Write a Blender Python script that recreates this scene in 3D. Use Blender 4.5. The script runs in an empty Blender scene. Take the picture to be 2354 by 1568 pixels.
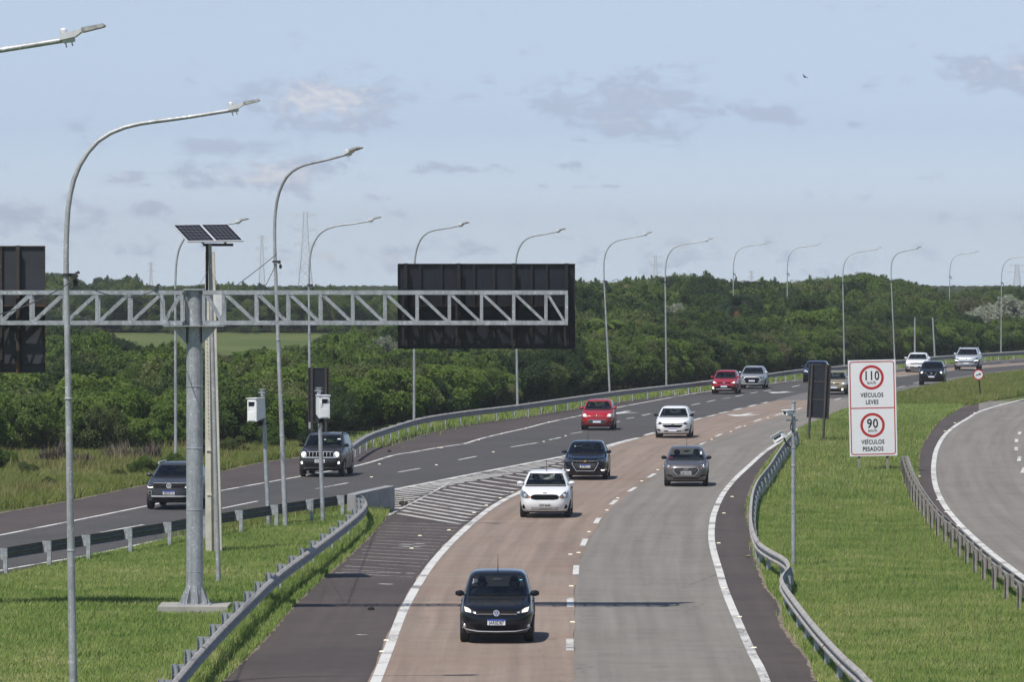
import bpy, math, random
import numpy as np
from math import radians, sin, cos, tan, atan2, sqrt, pi
from mathutils import Vector, Matrix, Euler

SC = bpy.context.scene
COL = SC.collection
random.seed(7)
RNG = np.random.default_rng(11)

# ---------------------------------------------------------------- camera (200 mm telephoto on a footbridge, 8.7 m up)
FPX = 13078.0            # focal length in pixels of the 2354 px wide photograph
CX, CY, HORIZON = 1177.0, 784.0, 590.0
CAM_H = 8.7
PITCH = math.atan((CY - HORIZON) / FPX)
cam_data = bpy.data.cameras.new('camera')
cam_data.sensor_width = 36.0
cam_data.lens = 36.0 * FPX / 2354.0
cam_data.clip_start = 1.0
cam_data.clip_end = 30000.0
cam = bpy.data.objects.new('camera', cam_data)
COL.objects.link(cam)
cam.location = (0, 0, CAM_H)
cam.rotation_euler = (pi / 2 - PITCH, 0, 0)
SC.camera = cam

# ---------------------------------------------------------------- sun and sky
LIGHT = Vector((0.36, 0.50, -1.0)).normalized()      # the way the sunlight travels
sun_data = bpy.data.lights.new('sun', 'SUN')
sun_data.energy = 4.9
sun_data.angle = radians(0.5)
sun_data.color = (1.0, 0.955, 0.89)
sun = bpy.data.objects.new('sun', sun_data)
COL.objects.link(sun)
sun.rotation_euler = LIGHT.to_track_quat('-Z', 'Y').to_euler()
sun.location = (-40, -40, 120)
SUN_ELEV = math.asin(-LIGHT.z)
SUN_ROT = atan2(-LIGHT.x, -LIGHT.y)
SC.view_settings.view_transform = 'Standard'
SC.view_settings.look = 'None'
SC.view_settings.exposure = 0.0
SC.view_settings.gamma = 1.0
SC.view_settings.use_curve_mapping = False
SC.render.engine = 'CYCLES'
SC.cycles.max_bounces = 8
SC.cycles.transparent_max_bounces = 16


def build_world():
    w = bpy.data.worlds.new('World')
    SC.world = w
    w.use_nodes = True
    nt = w.node_tree
    nt.nodes.clear()
    N = lambda t: nt.nodes.new(t)
    L = nt.links.new

    def math_(op, a, b=None, c=None, clamp=False):
        n = N('ShaderNodeMath'); n.operation = op; n.use_clamp = clamp
        for i, v in enumerate((a, b, c)):
            if v is None: continue
            if isinstance(v, (int, float)): n.inputs[i].default_value = v
            else: L(v, n.inputs[i])
        return n.outputs[0]
    out = N('ShaderNodeOutputWorld'); bg = N('ShaderNodeBackground')
    bg.inputs['Strength'].default_value = SKY_STRENGTH
    sky = N('ShaderNodeTexSky'); sky.sky_type = 'NISHITA'; sky.sun_disc = False
    sky.sun_elevation = SUN_ELEV; sky.sun_rotation = SUN_ROT
    sky.altitude = 0; sky.air_density = 1.0; sky.dust_density = 0.3; sky.ozone_density = 1.5
    tint = N('ShaderNodeMix'); tint.data_type = 'RGBA'; tint.blend_type = 'MULTIPLY'
    tint.inputs[0].default_value = 1.0
    L(sky.outputs[0], tint.inputs[6])
    tc = N('ShaderNodeTexCoord'); sep = N('ShaderNodeSeparateXYZ'); L(tc.outputs['Generated'], sep.inputs[0])
    yy = math_('MAXIMUM', sep.outputs[1], 0.05)
    az = math_('DIVIDE', sep.outputs[0], yy)         # tangent of the azimuth from straight ahead
    el = math_('DIVIDE', sep.outputs[2], yy)         # tangent of the elevation
    # the pale blue of the air towards the horizon
    rp = N('ShaderNodeValToRGB'); e = rp.color_ramp.elements
    while len(e) < len(SKY_TINT): e.new(0.5)
    for k, (p, c) in enumerate(SKY_TINT):
        e[k].position = p; e[k].color = tuple(q / 2.5 for q in c) + (1,)
    L(math_('MULTIPLY_ADD', el, 4.0, 0.1), rp.inputs[0])
    vs = N('ShaderNodeVectorMath'); vs.operation = 'SCALE'; L(rp.outputs[0], vs.inputs[0]); vs.inputs['Scale'].default_value = 2.5
    L(vs.outputs[0], tint.inputs[7])
    # work in hundredths so that one unit is about half a degree
    U = math_('MULTIPLY', az, 100.0); V = math_('MULTIPLY', el, 100.0)
    vec = N('ShaderNodeCombineXYZ'); L(U, vec.inputs[0]); L(math_('MULTIPLY', V, 1.9), vec.inputs[1])
    n1 = N('ShaderNodeTexNoise'); n1.inputs['Scale'].default_value = 1.15; n1.inputs['Detail'].default_value = 8
    n1.inputs['Roughness'].default_value = 0.66; n1.inputs['Distortion'].default_value = 0.25
    L(vec.outputs[0], n1.inputs['Vector'])
    n2 = N('ShaderNodeTexNoise'); n2.inputs['Scale'].default_value = 4.5; n2.inputs['Detail'].default_value = 6
    L(vec.outputs[0], n2.inputs['Vector'])
    dens = None; white = None
    for (X, Y, rx, ry, amt, wht) in CLOUDS:
        u0 = (X - CX) / FPX * 100; v0 = (HORIZON - Y) / FPX * 100
        du = math_('MULTIPLY', math_('SUBTRACT', U, u0), FPX / 100 / (rx * 1.2))
        dv = math_('MULTIPLY', math_('SUBTRACT', V, v0), FPX / 100 / (ry * 1.25))
        r2 = math_('ADD', math_('MULTIPLY', du, du), math_('MULTIPLY', dv, dv))
        g = math_('MULTIPLY', math_('EXPONENT', math_('MULTIPLY', r2, -1.0)), amt)
        dens = g if dens is None else math_('MAXIMUM', dens, g)
        if wht > 0:
            # the lit upper part of the cloud
            du2 = math_('ADD', dv, -0.15)
            r3 = math_('ADD', math_('MULTIPLY', du, du), math_('MULTIPLY', du2, du2))
            h = math_('MULTIPLY', math_('EXPONENT', math_('MULTIPLY', r3, -1.6)), wht)
            white = h if white is None else math_('MAXIMUM', white, h)
    # a low bank of thin cloud towards the horizon
    bank = math_('MULTIPLY', math_('EXPONENT', math_('MULTIPLY', math_('POWER', math_('MULTIPLY', math_('SUBTRACT', V, 0.35), 1.15), 2), -1.0)), 0.17)
    dens = math_('MAXIMUM', dens, bank)
    sm = N('ShaderNodeMapRange'); sm.interpolation_type = 'SMOOTHSTEP'
    L(math_('ADD', dens, math_('MULTIPLY', math_('SUBTRACT', n1.outputs[0], 0.5), 3.6)), sm.inputs[0])
    sm.inputs[1].default_value = 0.36; sm.inputs[2].default_value = 0.98
    cover = math_('MULTIPLY', sm.outputs[0], 0.9)
    wm = N('ShaderNodeMapRange'); wm.interpolation_type = 'SMOOTHSTEP'
    L(math_('ADD', white, math_('MULTIPLY', math_('SUBTRACT', n2.outputs[0], 0.5), 1.3)), wm.inputs[0])
    wm.inputs[1].default_value = 0.25; wm.inputs[2].default_value = 0.95
    k = 1.0 / SKY_STRENGTH
    cc = N('ShaderNodeMix'); cc.data_type = 'RGBA'
    cc.inputs[6].default_value = tuple(c * k for c in CLOUD_GREY) + (1,)
    cc.inputs[7].default_value = tuple(c * k for c in CLOUD_WHITE) + (1,)
    L(wm.outputs[0], cc.inputs[0])
    mx = N('ShaderNodeMix'); mx.data_type = 'RGBA'
    L(cover, mx.inputs[0]); L(tint.outputs[2], mx.inputs[6]); L(cc.outputs[2], mx.inputs[7])
    L(mx.outputs[2], bg.inputs[0]); L(bg.outputs[0], out.inputs[0])


SKY_STRENGTH = 0.1
# tint over elevation: position = 0.1 + 4 * tangent of the elevation
SKY_TINT = [(0.07, (1.14, 1.46, 2.26)), (0.10, (1.08, 1.36, 2.10)), (0.19, (0.755, 0.92, 1.50)), (0.28, (0.835, 0.905, 1.29)), (0.6, (0.85, 0.9, 1.05)), (1.0, (0.82, 0.85, 0.92))]
CLOUD_GREY = (0.455, 0.54, 0.70)
CLOUD_WHITE = (0.74, 0.75, 0.80)
# where each cloud stands in the sky: (x, y, half width, half height, density, sunlit part), as angles from straight ahead
CLOUDS = [
    (745, 240, 165, 62, 1.15, 0.72), (800, 275, 150, 34, 1.0, 0.2), (880, 262, 50, 40, 0.75, 0.3), (1440, 235, 210, 66, 1.1, 0.3),
    (1420, 288, 140, 26, 1.0, 0.35), (1770, 262, 100, 22, 0.8, 0.15), (2260, 175, 140, 40, 1.1, 0.35),
    (2345, 155, 70, 44, 1.0, 0.5), (620, 408, 150, 38, 1.1, 0.75), (480, 395, 120, 30, 0.9, 0.2), (560, 340, 150, 24, 0.85, 0.0), (460, 418, 70, 26, 0.85, 0.1),
    (290, 410, 90, 26, 0.85, 0.4), (520, 340, 60, 26, 0.7, 0.0), (760, 380, 110, 38, 0.75, 0.0),
    (90, 500, 150, 44, 0.85, 0.35), (330, 478, 70, 24, 0.8, 0.0), (170, 290, 34, 16, 0.75, 0.0),
    (1070, 388, 140, 12, 0.8, 0.0), (1295, 378, 46, 9, 0.8, 0.0), (1255, 430, 26, 7, 0.7, 0), (1380, 430, 80, 6, 0.6, 0),
    (1060, 225, 55, 14, 0.6, 0.0), (850, 455, 40, 10, 0.7, 0), (1990, 287, 46, 10, 0.75, 0), (1880, 195, 34, 8, 0.6, 0),
    (780, 600, 260, 30, 0.65, 0.75), (1150, 570, 200, 24, 0.55, 0.5), (1560, 575, 240, 30, 0.6, 0.55),
    (1950, 600, 200, 24, 0.5, 0.3), (330, 560, 160, 30, 0.6, 0.55), (1330, 322, 30, 7, 0.7, 0),
]
build_world()


# ---------------------------------------------------------------- from a direction in the photograph to a place in the world
def ray(X, Y):
    u = (X - CX) / FPX; v = (CY - Y) / FPX
    cp, sp = cos(PITCH), sin(PITCH)
    return Vector((u, cp + v * sp, -sp + v * cp))


def gp(X, Y, z=0.0):
    """the point at height z seen at photograph pixel (X, Y)"""
    d = ray(X, Y)
    t = (z - CAM_H) / d.z
    return Vector((d.x * t, d.y * t, z))


def at(X, Y, dist):
    """the point dist metres ahead seen at photograph pixel (X, Y)"""
    d = ray(X, Y)
    t = dist / d.y
    return Vector((d.x * t, dist, CAM_H + d.z * t))


def interp(x, pts):
    xs = [p[0] for p in pts]; ys = [p[1] for p in pts]
    return float(np.interp(x, xs, ys))


# ---------------------------------------------------------------- object properties
def tag(o, label=None, cat=None, group=None, kind=None):
    if label: o['label'] = label
    if cat: o['category'] = cat
    if group: o['group'] = group
    if kind: o['kind'] = kind
    return o


def thing(name, label, cat, loc=(0, 0, 0), rz=0.0, group=None):
    o = bpy.data.objects.new(name, None)
    o.empty_display_size = 0.3
    COL.objects.link(o)
    o.location = loc; o.rotation_euler = (0, 0, rz)
    return tag(o, label, cat, group)


def copy_tree(o, parent=None):
    c = o.copy(); COL.objects.link(c)
    if parent is not None: c.parent = parent
    for ch in list(o.children): copy_tree(ch, c)
    return c


# ---------------------------------------------------------------- mesh building
class MB:
    def __init__(self):
        self.v = []; self.f = []; self.m = []; self.uv = None; self.mi = 0

    def add(self, vs, fs):
        b = len(self.v)
        self.v.extend([tuple(p) for p in vs])
        self.f.extend([tuple(i + b for i in q) for q in fs])
        self.m.extend([self.mi] * len(fs))
        return b

    def box(self, c, s, rot=None, taper=1.0):
        x, y, z = s[0] / 2, s[1] / 2, s[2] / 2
        vs = []
        for (sx, sy, sz) in ((-1, -1, -1), (1, -1, -1), (1, 1, -1), (-1, 1, -1), (-1, -1, 1), (1, -1, 1), (1, 1, 1), (-1, 1, 1)):
            k = taper if sz > 0 else 1.0
            p = Vector((sx * x * k, sy * y * k, sz * z))
            if rot is not None: p = rot @ p
            vs.append(p + Vector(c))
        self.add(vs, [(0, 3, 2, 1), (4, 5, 6, 7), (0, 1, 5, 4), (1, 2, 6, 5), (2, 3, 7, 6), (3, 0, 4, 7)])
        return self

    def bar(self, p0, p1, w, h=None, up=(0, 0, 1)):
        """a square section bar from p0 to p1"""
        p0 = Vector(p0); p1 = Vector(p1); h = w if h is None else h
        d = (p1 - p0); L = d.length; d.normalize()
        upv = Vector(up)
        s = d.cross(upv)
        if s.length < 1e-4: s = d.cross(Vector((0, 1, 0)))
        s.normalize(); t = s.cross(d).normalized()
        vs = []
        for p in (p0, p1):
            for (a, b) in ((-1, -1), (1, -1), (1, 1), (-1, 1)):
                vs.append(p + s * a * w / 2 + t * b * h / 2)
        self.add(vs, [(3, 2, 1, 0), (4, 5, 6, 7), (0, 1, 5, 4), (1, 2, 6, 5), (2, 3, 7, 6), (3, 0, 4, 7)])
        return self

    def tube(self, path, r, n=10, cap=True):
        path = [Vector(p) for p in path]
        rr = r if isinstance(r, (list, tuple)) else [r] * len(path)
        rings = []
        ref = None
        for i, p in enumerate(path):
            if i == 0: d = path[1] - path[0]
            elif i == len(path) - 1: d = path[-1] - path[-2]
            else: d = path[i + 1] - path[i - 1]
            d.normalize()
            if ref is None:
                ref = Vector((1, 0, 0)) if abs(d.x) < 0.9 else Vector((0, 1, 0))
            s = (ref - d * ref.dot(d)).normalized(); ref = s
            t = d.cross(s)
            rings.append([p + (s * cos(2 * pi * k / n) + t * sin(2 * pi * k / n)) * rr[i] for k in range(n)])
        vs = [q for R in rings for q in R]
        fs = []
        for i in range(len(path) - 1):
            for k in range(n):
                a = i * n + k; b = i * n + (k + 1) % n
                fs.append((a, b, b + n, a + n))
        if cap:
            fs.append(tuple(range(n - 1, -1, -1)))
            fs.append(tuple((len(path) - 1) * n + k for k in range(n)))
        self.add(vs, fs)
        return self

    def lathe(self, prof, axis_o=(0, 0, 0), axis='z', n=20):
        """profile of (radius, height) pairs turned about an axis"""
        vs = []
        for (r, h) in prof:
            for k in range(n):
                a = 2 * pi * k / n
                p = {'z': (r * cos(a), r * sin(a), h), 'x': (h, r * cos(a), r * sin(a)), 'y': (r * sin(a), h, r * cos(a))}[axis]
                vs.append(Vector(p) + Vector(axis_o))
        fs = []
        for i in range(len(prof) - 1):
            for k in range(n):
                a = i * n + k; b = i * n + (k + 1) % n
                fs.append((a, b, b + n, a + n))
        self.add(vs, fs)
        return self

    def ell(self, c, r, nu=12, nv=8, rot=None):
        vs = []; fs = []
        for j in range(nv + 1):
            th = pi * j / nv
            for i in range(nu):
                ph = 2 * pi * i / nu
                p = Vector((r[0] * sin(th) * cos(ph), r[1] * sin(th) * sin(ph), r[2] * cos(th)))
                if rot is not None: p = rot @ p
                vs.append(p + Vector(c))
        for j in range(nv):
            for i in range(nu):
                a = j * nu + i; b = j * nu + (i + 1) % nu
                fs.append((a, a + nu, b + nu, b))
        self.add(vs, fs)
        return self

    def prism(self, poly, d0, d1, axis='y', origin=(0, 0, 0)):
        """a flat polygon given in two coordinates, made solid along the third axis"""
        n = len(poly); o = Vector(origin)
        def P(a, b, d):
            return o + Vector({'y': (a, d, b), 'x': (d, a, b), 'z': (a, b, d)}[axis])
        vs = [P(a, b, d0) for a, b in poly] + [P(a, b, d1) for a, b in poly]
        fs = [tuple(range(n - 1, -1, -1)), tuple(range(n, 2 * n))]
        for i in range(n):
            j = (i + 1) % n
            fs.append((i, j, j + n, i + n))
        self.add(vs, fs)
        return self

    def mesh(self, name, mats, angle=35):
        me = bpy.data.meshes.new(name)
        me.from_pydata(self.v, [], self.f)
        for m in (mats if isinstance(mats, (list, tuple)) else [mats]): me.materials.append(m)
        if any(self.m): me.polygons.foreach_set('material_index', self.m)
        if self.uv is not None:
            ul = me.uv_layers.new(name='UVMap')
            li = np.zeros(len(me.loops), dtype=np.int32); me.loops.foreach_get('vertex_index', li)
            ul.data.foreach_set('uv', np.asarray(self.uv, dtype=np.float32)[li].ravel())
        me.polygons.foreach_set('use_smooth', [True] * len(me.polygons))
        me.update()
        if angle is not None: me.set_sharp_from_angle(angle=radians(angle))
        return me

    def build(self, name, mats, parent=None, angle=35, loc=None):
        me = self.mesh(name, mats, angle)
        o = bpy.data.objects.new(name, me)
        COL.objects.link(o)
        if parent is not None: o.parent = parent
        if loc is not None: o.location = loc
        return o


def link(name, me, parent=None, loc=None, rot=None):
    o = bpy.data.objects.new(name, me); COL.objects.link(o)
    if parent is not None: o.parent = parent
    if loc is not None: o.location = loc
    if rot is not None: o.rotation_euler = rot
    return o


def text_mesh(body, size, extrude=0.002, spacing=1.0, bold=0.0):
    """writing as a mesh lying in x and z, facing -y, centred"""
    c = bpy.data.curves.new('writing', 'FONT')
    c.body = body; c.size = size; c.extrude = extrude; c.align_x = 'CENTER'; c.align_y = 'CENTER'
    c.space_character = spacing; c.offset = bold; c.resolution_u = 4
    o = bpy.data.objects.new('writing', c); COL.objects.link(o)
    dg = bpy.context.evaluated_depsgraph_get()
    me = bpy.data.meshes.new_from_object(o.evaluated_get(dg))
    bpy.data.objects.remove(o); bpy.data.curves.remove(c)
    me.transform(Matrix.Rotation(pi / 2, 4, 'X'))
    return me


def catmull(P, step):
    """a smooth path through the points, resampled every step metres"""
    P = [Vector(p) for p in P]
    Q = [P[0] * 2 - P[1]] + P + [P[-1] * 2 - P[-2]]
    out = []
    for i in range(1, len(Q) - 2):
        p0, p1, p2, p3 = Q[i - 1], Q[i], Q[i + 1], Q[i + 2]
        for k in range(24):
            t = k / 24
            out.append(0.5 * ((2 * p1) + (p2 - p0) * t + (2 * p0 - 5 * p1 + 4 * p2 - p3) * t * t + (3 * p1 - p0 - 3 * p2 + p3) * t ** 3))
    out.append(P[-1])
    L = [0.0]
    for a, b in zip(out, out[1:]): L.append(L[-1] + (b - a).length)
    n = max(2, int(round(L[-1] / step)))
    res = []
    A = np.array([tuple(p) for p in out])
    for k in range(n + 1):
        s = L[-1] * k / n
        res.append(Vector([float(np.interp(s, L, A[:, j])) for j in range(3)]))
    return res
# ---------------------------------------------------------------- materials
def new_mat(name):
    m = bpy.data.materials.new(name); m.use_nodes = True
    nt = m.node_tree
    return m, nt, nt.nodes['Principled BSDF']


def noise_node(nt, scale, detail=3.0, coord='Object', vec=None, rough=0.55):
    n = nt.nodes.new('ShaderNodeTexNoise')
    n.inputs['Scale'].default_value = scale; n.inputs['Detail'].default_value = detail; n.inputs['Roughness'].default_value = rough
    if vec is None:
        tc = nt.nodes.new('ShaderNodeTexCoord'); vec = tc.outputs[coord]
    nt.links.new(vec, n.inputs['Vector'])
    return n.outputs['Fac']


def ramp(nt, fac, stops):
    r = nt.nodes.new('ShaderNodeValToRGB')
    e = r.color_ramp.elements
    while len(e) < len(stops): e.new(0.5)
    for k, (p, c) in enumerate(stops):
        e[k].position = p; e[k].color = tuple(c) + (1,)
    nt.links.new(fac, r.inputs[0])
    return r.outputs[0]


def mixc(nt, fac, a, b, mode='MIX'):
    m = nt.nodes.new('ShaderNodeMix'); m.data_type = 'RGBA'; m.blend_type = mode
    for sock, v in ((m.inputs[0], fac), (m.inputs[6], a), (m.inputs[7], b)):
        if isinstance(v, (int, float)): sock.default_value = v
        elif isinstance(v, (tuple, list)): sock.default_value = tuple(v) + ((1,) if len(v) == 3 else ())
        else: nt.links.new(v, sock)
    return m.outputs[2]


def bump(nt, bsdf, height, strength=0.3, dist=0.02):
    b = nt.nodes.new('ShaderNodeBump'); b.inputs['Strength'].default_value = strength; b.inputs['Distance'].default_value = dist
    nt.links.new(height, b.inputs['Height']); nt.links.new(b.outputs[0], bsdf.inputs['Normal'])


def plain(name, c, rough=0.5, metal=0.0, var=0.12, scale=6.0, coat=0.0, spec=0.5):
    """one colour with a little wear"""
    m, nt, b = new_mat(name)
    f = noise_node(nt, scale, 4)
    col = ramp(nt, f, [(0.3, [x * (1 - var) for x in c]), (0.7, [min(1, x * (1 + var)) for x in c])])
    nt.links.new(col, b.inputs['Base Color'])
    b.inputs['Roughness'].default_value = rough; b.inputs['Metallic'].default_value = metal
    b.inputs['Coat Weight'].default_value = coat; b.inputs['Coat Roughness'].default_value = 0.04
    b.inputs['Specular IOR Level'].default_value = spec
    return m


def asphalt(name, c, warm, grain=0.16, streak=0.12, cracks=0.0):
    m, nt, b = new_mat(name)
    g1 = noise_node(nt, 38.0, 3)                         # stones
    g2 = noise_node(nt, 0.16, 5)                         # broad patches
    uv = nt.nodes.new('ShaderNodeUVMap')
    mp = nt.nodes.new('ShaderNodeMapping'); mp.inputs['Scale'].default_value = (9.0, 0.035, 1)
    nt.links.new(uv.outputs[0], mp.inputs[0])
    st = noise_node(nt, 1.0, 4, vec=mp.outputs[0])       # tyre polish along the lane
    mp2 = nt.nodes.new('ShaderNodeMapping'); mp2.inputs['Scale'].default_value = (0.8, 0.9, 1)
    nt.links.new(uv.outputs[0], mp2.inputs[0])
    st2 = noise_node(nt, 1.0, 5, vec=mp2.outputs[0])     # marks across the lane
    base = ramp(nt, g2, [(0.32, c), (0.68, warm)])
    k = ramp(nt, st, [(0.30, [1 - streak] * 3), (0.70, [1 + streak * 0.6] * 3)])
    base = mixc(nt, 1.0, base, k, 'MULTIPLY')
    k = ramp(nt, st2, [(0.32, [0.95] * 3), (0.66, [1.03] * 3)])
    base = mixc(nt, 1.0, base, k, 'MULTIPLY')
    k = ramp(nt, g1, [(0.25, [1 - grain * 1.6] * 3), (0.5, [1.0] * 3), (0.75, [1 + grain * 1.8] * 3)])
    base = mixc(nt, 1.0, base, k, 'MULTIPLY')
    g3 = noise_node(nt, 1.1, 6, rough=0.7)
    k = ramp(nt, g3, [(0.30, [0.86] * 3), (0.48, [1.0] * 3), (0.72, [1.07] * 3)])
    base = mixc(nt, 1.0, base, k, 'MULTIPLY')
    mp4 = nt.nodes.new('ShaderNodeMapping'); mp4.inputs['Scale'].default_value = (3.2, 0.16, 1); nt.links.new(uv.outputs[0], mp4.inputs[0])
    sm_ = noise_node(nt, 1.0, 6, vec=mp4.outputs[0], rough=0.75)     # rubber and oil smears
    k = ramp(nt, sm_, [(0.60, [1.0] * 3), (0.74, [0.74, 0.74, 0.76])])
    base = mixc(nt, 1.0, base, k, 'MULTIPLY')
    if cracks > 0:
        mp5 = nt.nodes.new('ShaderNodeMapping'); mp5.inputs['Scale'].default_value = (2.2, 5.5, 1); nt.links.new(uv.outputs[0], mp5.inputs[0])
        sc_ = noise_node(nt, 1.0, 5, vec=mp5.outputs[0], rough=0.8)      # scuffs across the lane, in patches
        pt = noise_node(nt, 0.11, 3)
        mk = ramp(nt, pt, [(0.47, (0, 0, 0)), (0.60, (1, 1, 1))])
        k = ramp(nt, sc_, [(0.56, [1.0] * 3), (0.66, [0.72, 0.72, 0.74])])
        base = mixc(nt, mk, base, mixc(nt, 1.0, base, k, 'MULTIPLY'))
        mp3 = nt.nodes.new('ShaderNodeMapping'); mp3.inputs['Scale'].default_value = (0.30, 0.055, 1)
        tc = nt.nodes.new('ShaderNodeTexCoord'); nt.links.new(tc.outputs['Object'], mp3.inputs[0])
        vo = nt.nodes.new('ShaderNodeTexVoronoi'); vo.feature = 'DISTANCE_TO_EDGE'; vo.inputs['Scale'].default_value = 1.0
        wob = noise_node(nt, 0.7, 5)
        va = nt.nodes.new('ShaderNodeVectorMath'); va.operation = 'ADD'
        cb = nt.nodes.new('ShaderNodeCombineXYZ'); nt.links.new(wob, cb.inputs[0]); nt.links.new(wob, cb.inputs[1])
        nt.links.new(mp3.outputs[0], va.inputs[0]); nt.links.new(cb.outputs[0], va.inputs[1]); nt.links.new(va.outputs[0], vo.inputs['Vector'])
        br = noise_node(nt, 0.09, 2)
        ck = ramp(nt, vo.outputs['Distance'], [(0.0, (0.5, 0.5, 0.52)), (0.008, (1, 1, 1))])
        sel = ramp(nt, br, [(0.52, (0, 0, 0)), (0.60, [cracks] * 3)])
        base = mixc(nt, sel, base, mixc(nt, 1.0, base, ck, 'MULTIPLY'))
    nt.links.new(base, b.inputs['Base Color'])
    b.inputs['Roughness'].default_value = 0.86
    b.inputs['Specular IOR Level'].default_value = 0.3
    bump(nt, b, g1, 0.25, 0.008)
    return m


def paint_mark(name, c, wear):
    """road paint worn through to the asphalt in patches"""
    m, nt, b = new_mat(name)
    f = noise_node(nt, 9.0, 6, rough=0.7)
    g = noise_node(nt, 0.5, 3)
    s = nt.nodes.new('ShaderNodeMath'); s.operation = 'ADD'
    nt.links.new(f, s.inputs[0]); nt.links.new(g, s.inputs[1])
    col = ramp(nt, s.outputs[0], [(0.5 * wear + 0.40, (0.13, 0.12, 0.115)), (0.5 * wear + 0.52, [x * 0.86 for x in c]), (1.0, c)])
    # the sum of two noises is about 1, bring it to 0..1
    mul = nt.nodes.new('ShaderNodeMath'); mul.operation = 'MULTIPLY'; mul.inputs[1].default_value = 0.62
    nt.links.new(s.outputs[0], mul.inputs[0])
    r = [n for n in nt.nodes if n.type == 'VALTORGB'][-1]
    nt.links.new(mul.outputs[0], r.inputs[0])
    nt.links.new(col, b.inputs['Base Color'])
    b.inputs['Roughness'].default_value = 0.7
    return m


def galvanised(name, c=(0.36, 0.38, 0.40), rough=0.5, rust=0.0, metal=0.35):
    m, nt, b = new_mat(name)
    v = nt.nodes.new('ShaderNodeTexVoronoi'); v.inputs['Scale'].default_value = 26
    tc = nt.nodes.new('ShaderNodeTexCoord'); nt.links.new(tc.outputs['Object'], v.inputs['Vector'])
    n2 = noise_node(nt, 3.0, 5)
    base = ramp(nt, n2, [(0.3, [x * 0.80 for x in c]), (0.7, [x * 1.12 for x in c])])
    sp = nt.nodes.new('ShaderNodeSeparateColor'); nt.links.new(v.outputs['Color'], sp.inputs[0])
    k = ramp(nt, sp.outputs[0], [(0.0, (0.90,) * 3), (0.9, (1.06,) * 3), (1.0, (1.5,) * 3)])
    base = mixc(nt, 1.0, base, k, 'MULTIPLY')
    mp = nt.nodes.new('ShaderNodeMapping'); mp.inputs['Scale'].default_value = (9.0, 9.0, 0.35); nt.links.new(tc.outputs['Object'], mp.inputs[0])
    wz = noise_node(nt, 1.0, 5, vec=mp.outputs[0], rough=0.7)            # runs and stains down the metal
    k = ramp(nt, wz, [(0.34, (0.76, 0.75, 0.73)), (0.50, (1.0,) * 3), (0.72, (1.10,) * 3)])
    base = mixc(nt, 1.0, base, k, 'MULTIPLY')
    if rust > 0:
        rf = noise_node(nt, 1.7, 6)
        rr = ramp(nt, rf, [(0.62 - rust * 0.2, (0, 0, 0)), (0.72, (1, 1, 1))])
        base = mixc(nt, rr, base, (0.16, 0.07, 0.03))
    nt.links.new(base, b.inputs['Base Color'])
    b.inputs['Roughness'].default_value = rough; b.inputs['Metallic'].default_value = metal
    return m


def skyward(nt, bsdf, k):
    """blades and leaves catch light from above more than their flat faces would"""
    geo = nt.nodes.new('ShaderNodeNewGeometry')
    a = nt.nodes.new('ShaderNodeVectorMath'); a.operation = 'ADD'; a.inputs[1].default_value = (0, 0, k)
    nt.links.new(geo.outputs['Normal'], a.inputs[0])
    n = nt.nodes.new('ShaderNodeVectorMath'); n.operation = 'NORMALIZE'; nt.links.new(a.outputs[0], n.inputs[0])
    nt.links.new(n.outputs[0], bsdf.inputs['Normal'])


def leaf_mat(name, stops, transl=0.42, rough=0.55):
    """leaves: each leaf and each plant its own shade of the colours"""
    m, nt, b = new_mat(name)
    geo = nt.nodes.new('ShaderNodeNewGeometry'); oi = nt.nodes.new('ShaderNodeObjectInfo')
    a = nt.nodes.new('ShaderNodeMath'); a.operation = 'MULTIPLY_ADD'
    nt.links.new(oi.outputs['Random'], a.inputs[0]); a.inputs[1].default_value = 0.62
    s = nt.nodes.new('ShaderNodeMath'); s.operation = 'MULTIPLY'; s.inputs[1].default_value = 0.38
    nt.links.new(geo.outputs['Random Per Island'], s.inputs[0]); nt.links.new(s.outputs[0], a.inputs[2])
    col = ramp(nt, a.outputs[0], stops)
    nt.links.new(col, b.inputs['Base Color'])
    b.inputs['Roughness'].default_value = rough; b.inputs['Specular IOR Level'].default_value = 0.25
    skyward(nt, b, 0.5)
    tr = nt.nodes.new('ShaderNodeBsdfTranslucent')
    tcol = mixc(nt, 1.0, col, (1.25, 1.35, 0.55), 'MULTIPLY')
    nt.links.new(tcol, tr.inputs[0])
    mx = nt.nodes.new('ShaderNodeMixShader'); mx.inputs[0].default_value = transl
    nt.links.new(b.outputs[0], mx.inputs[1]); nt.links.new(tr.outputs[0], mx.inputs[2])
    out = nt.nodes['Material Output']; nt.links.new(mx.outputs[0], out.inputs[0])
    return m


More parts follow.
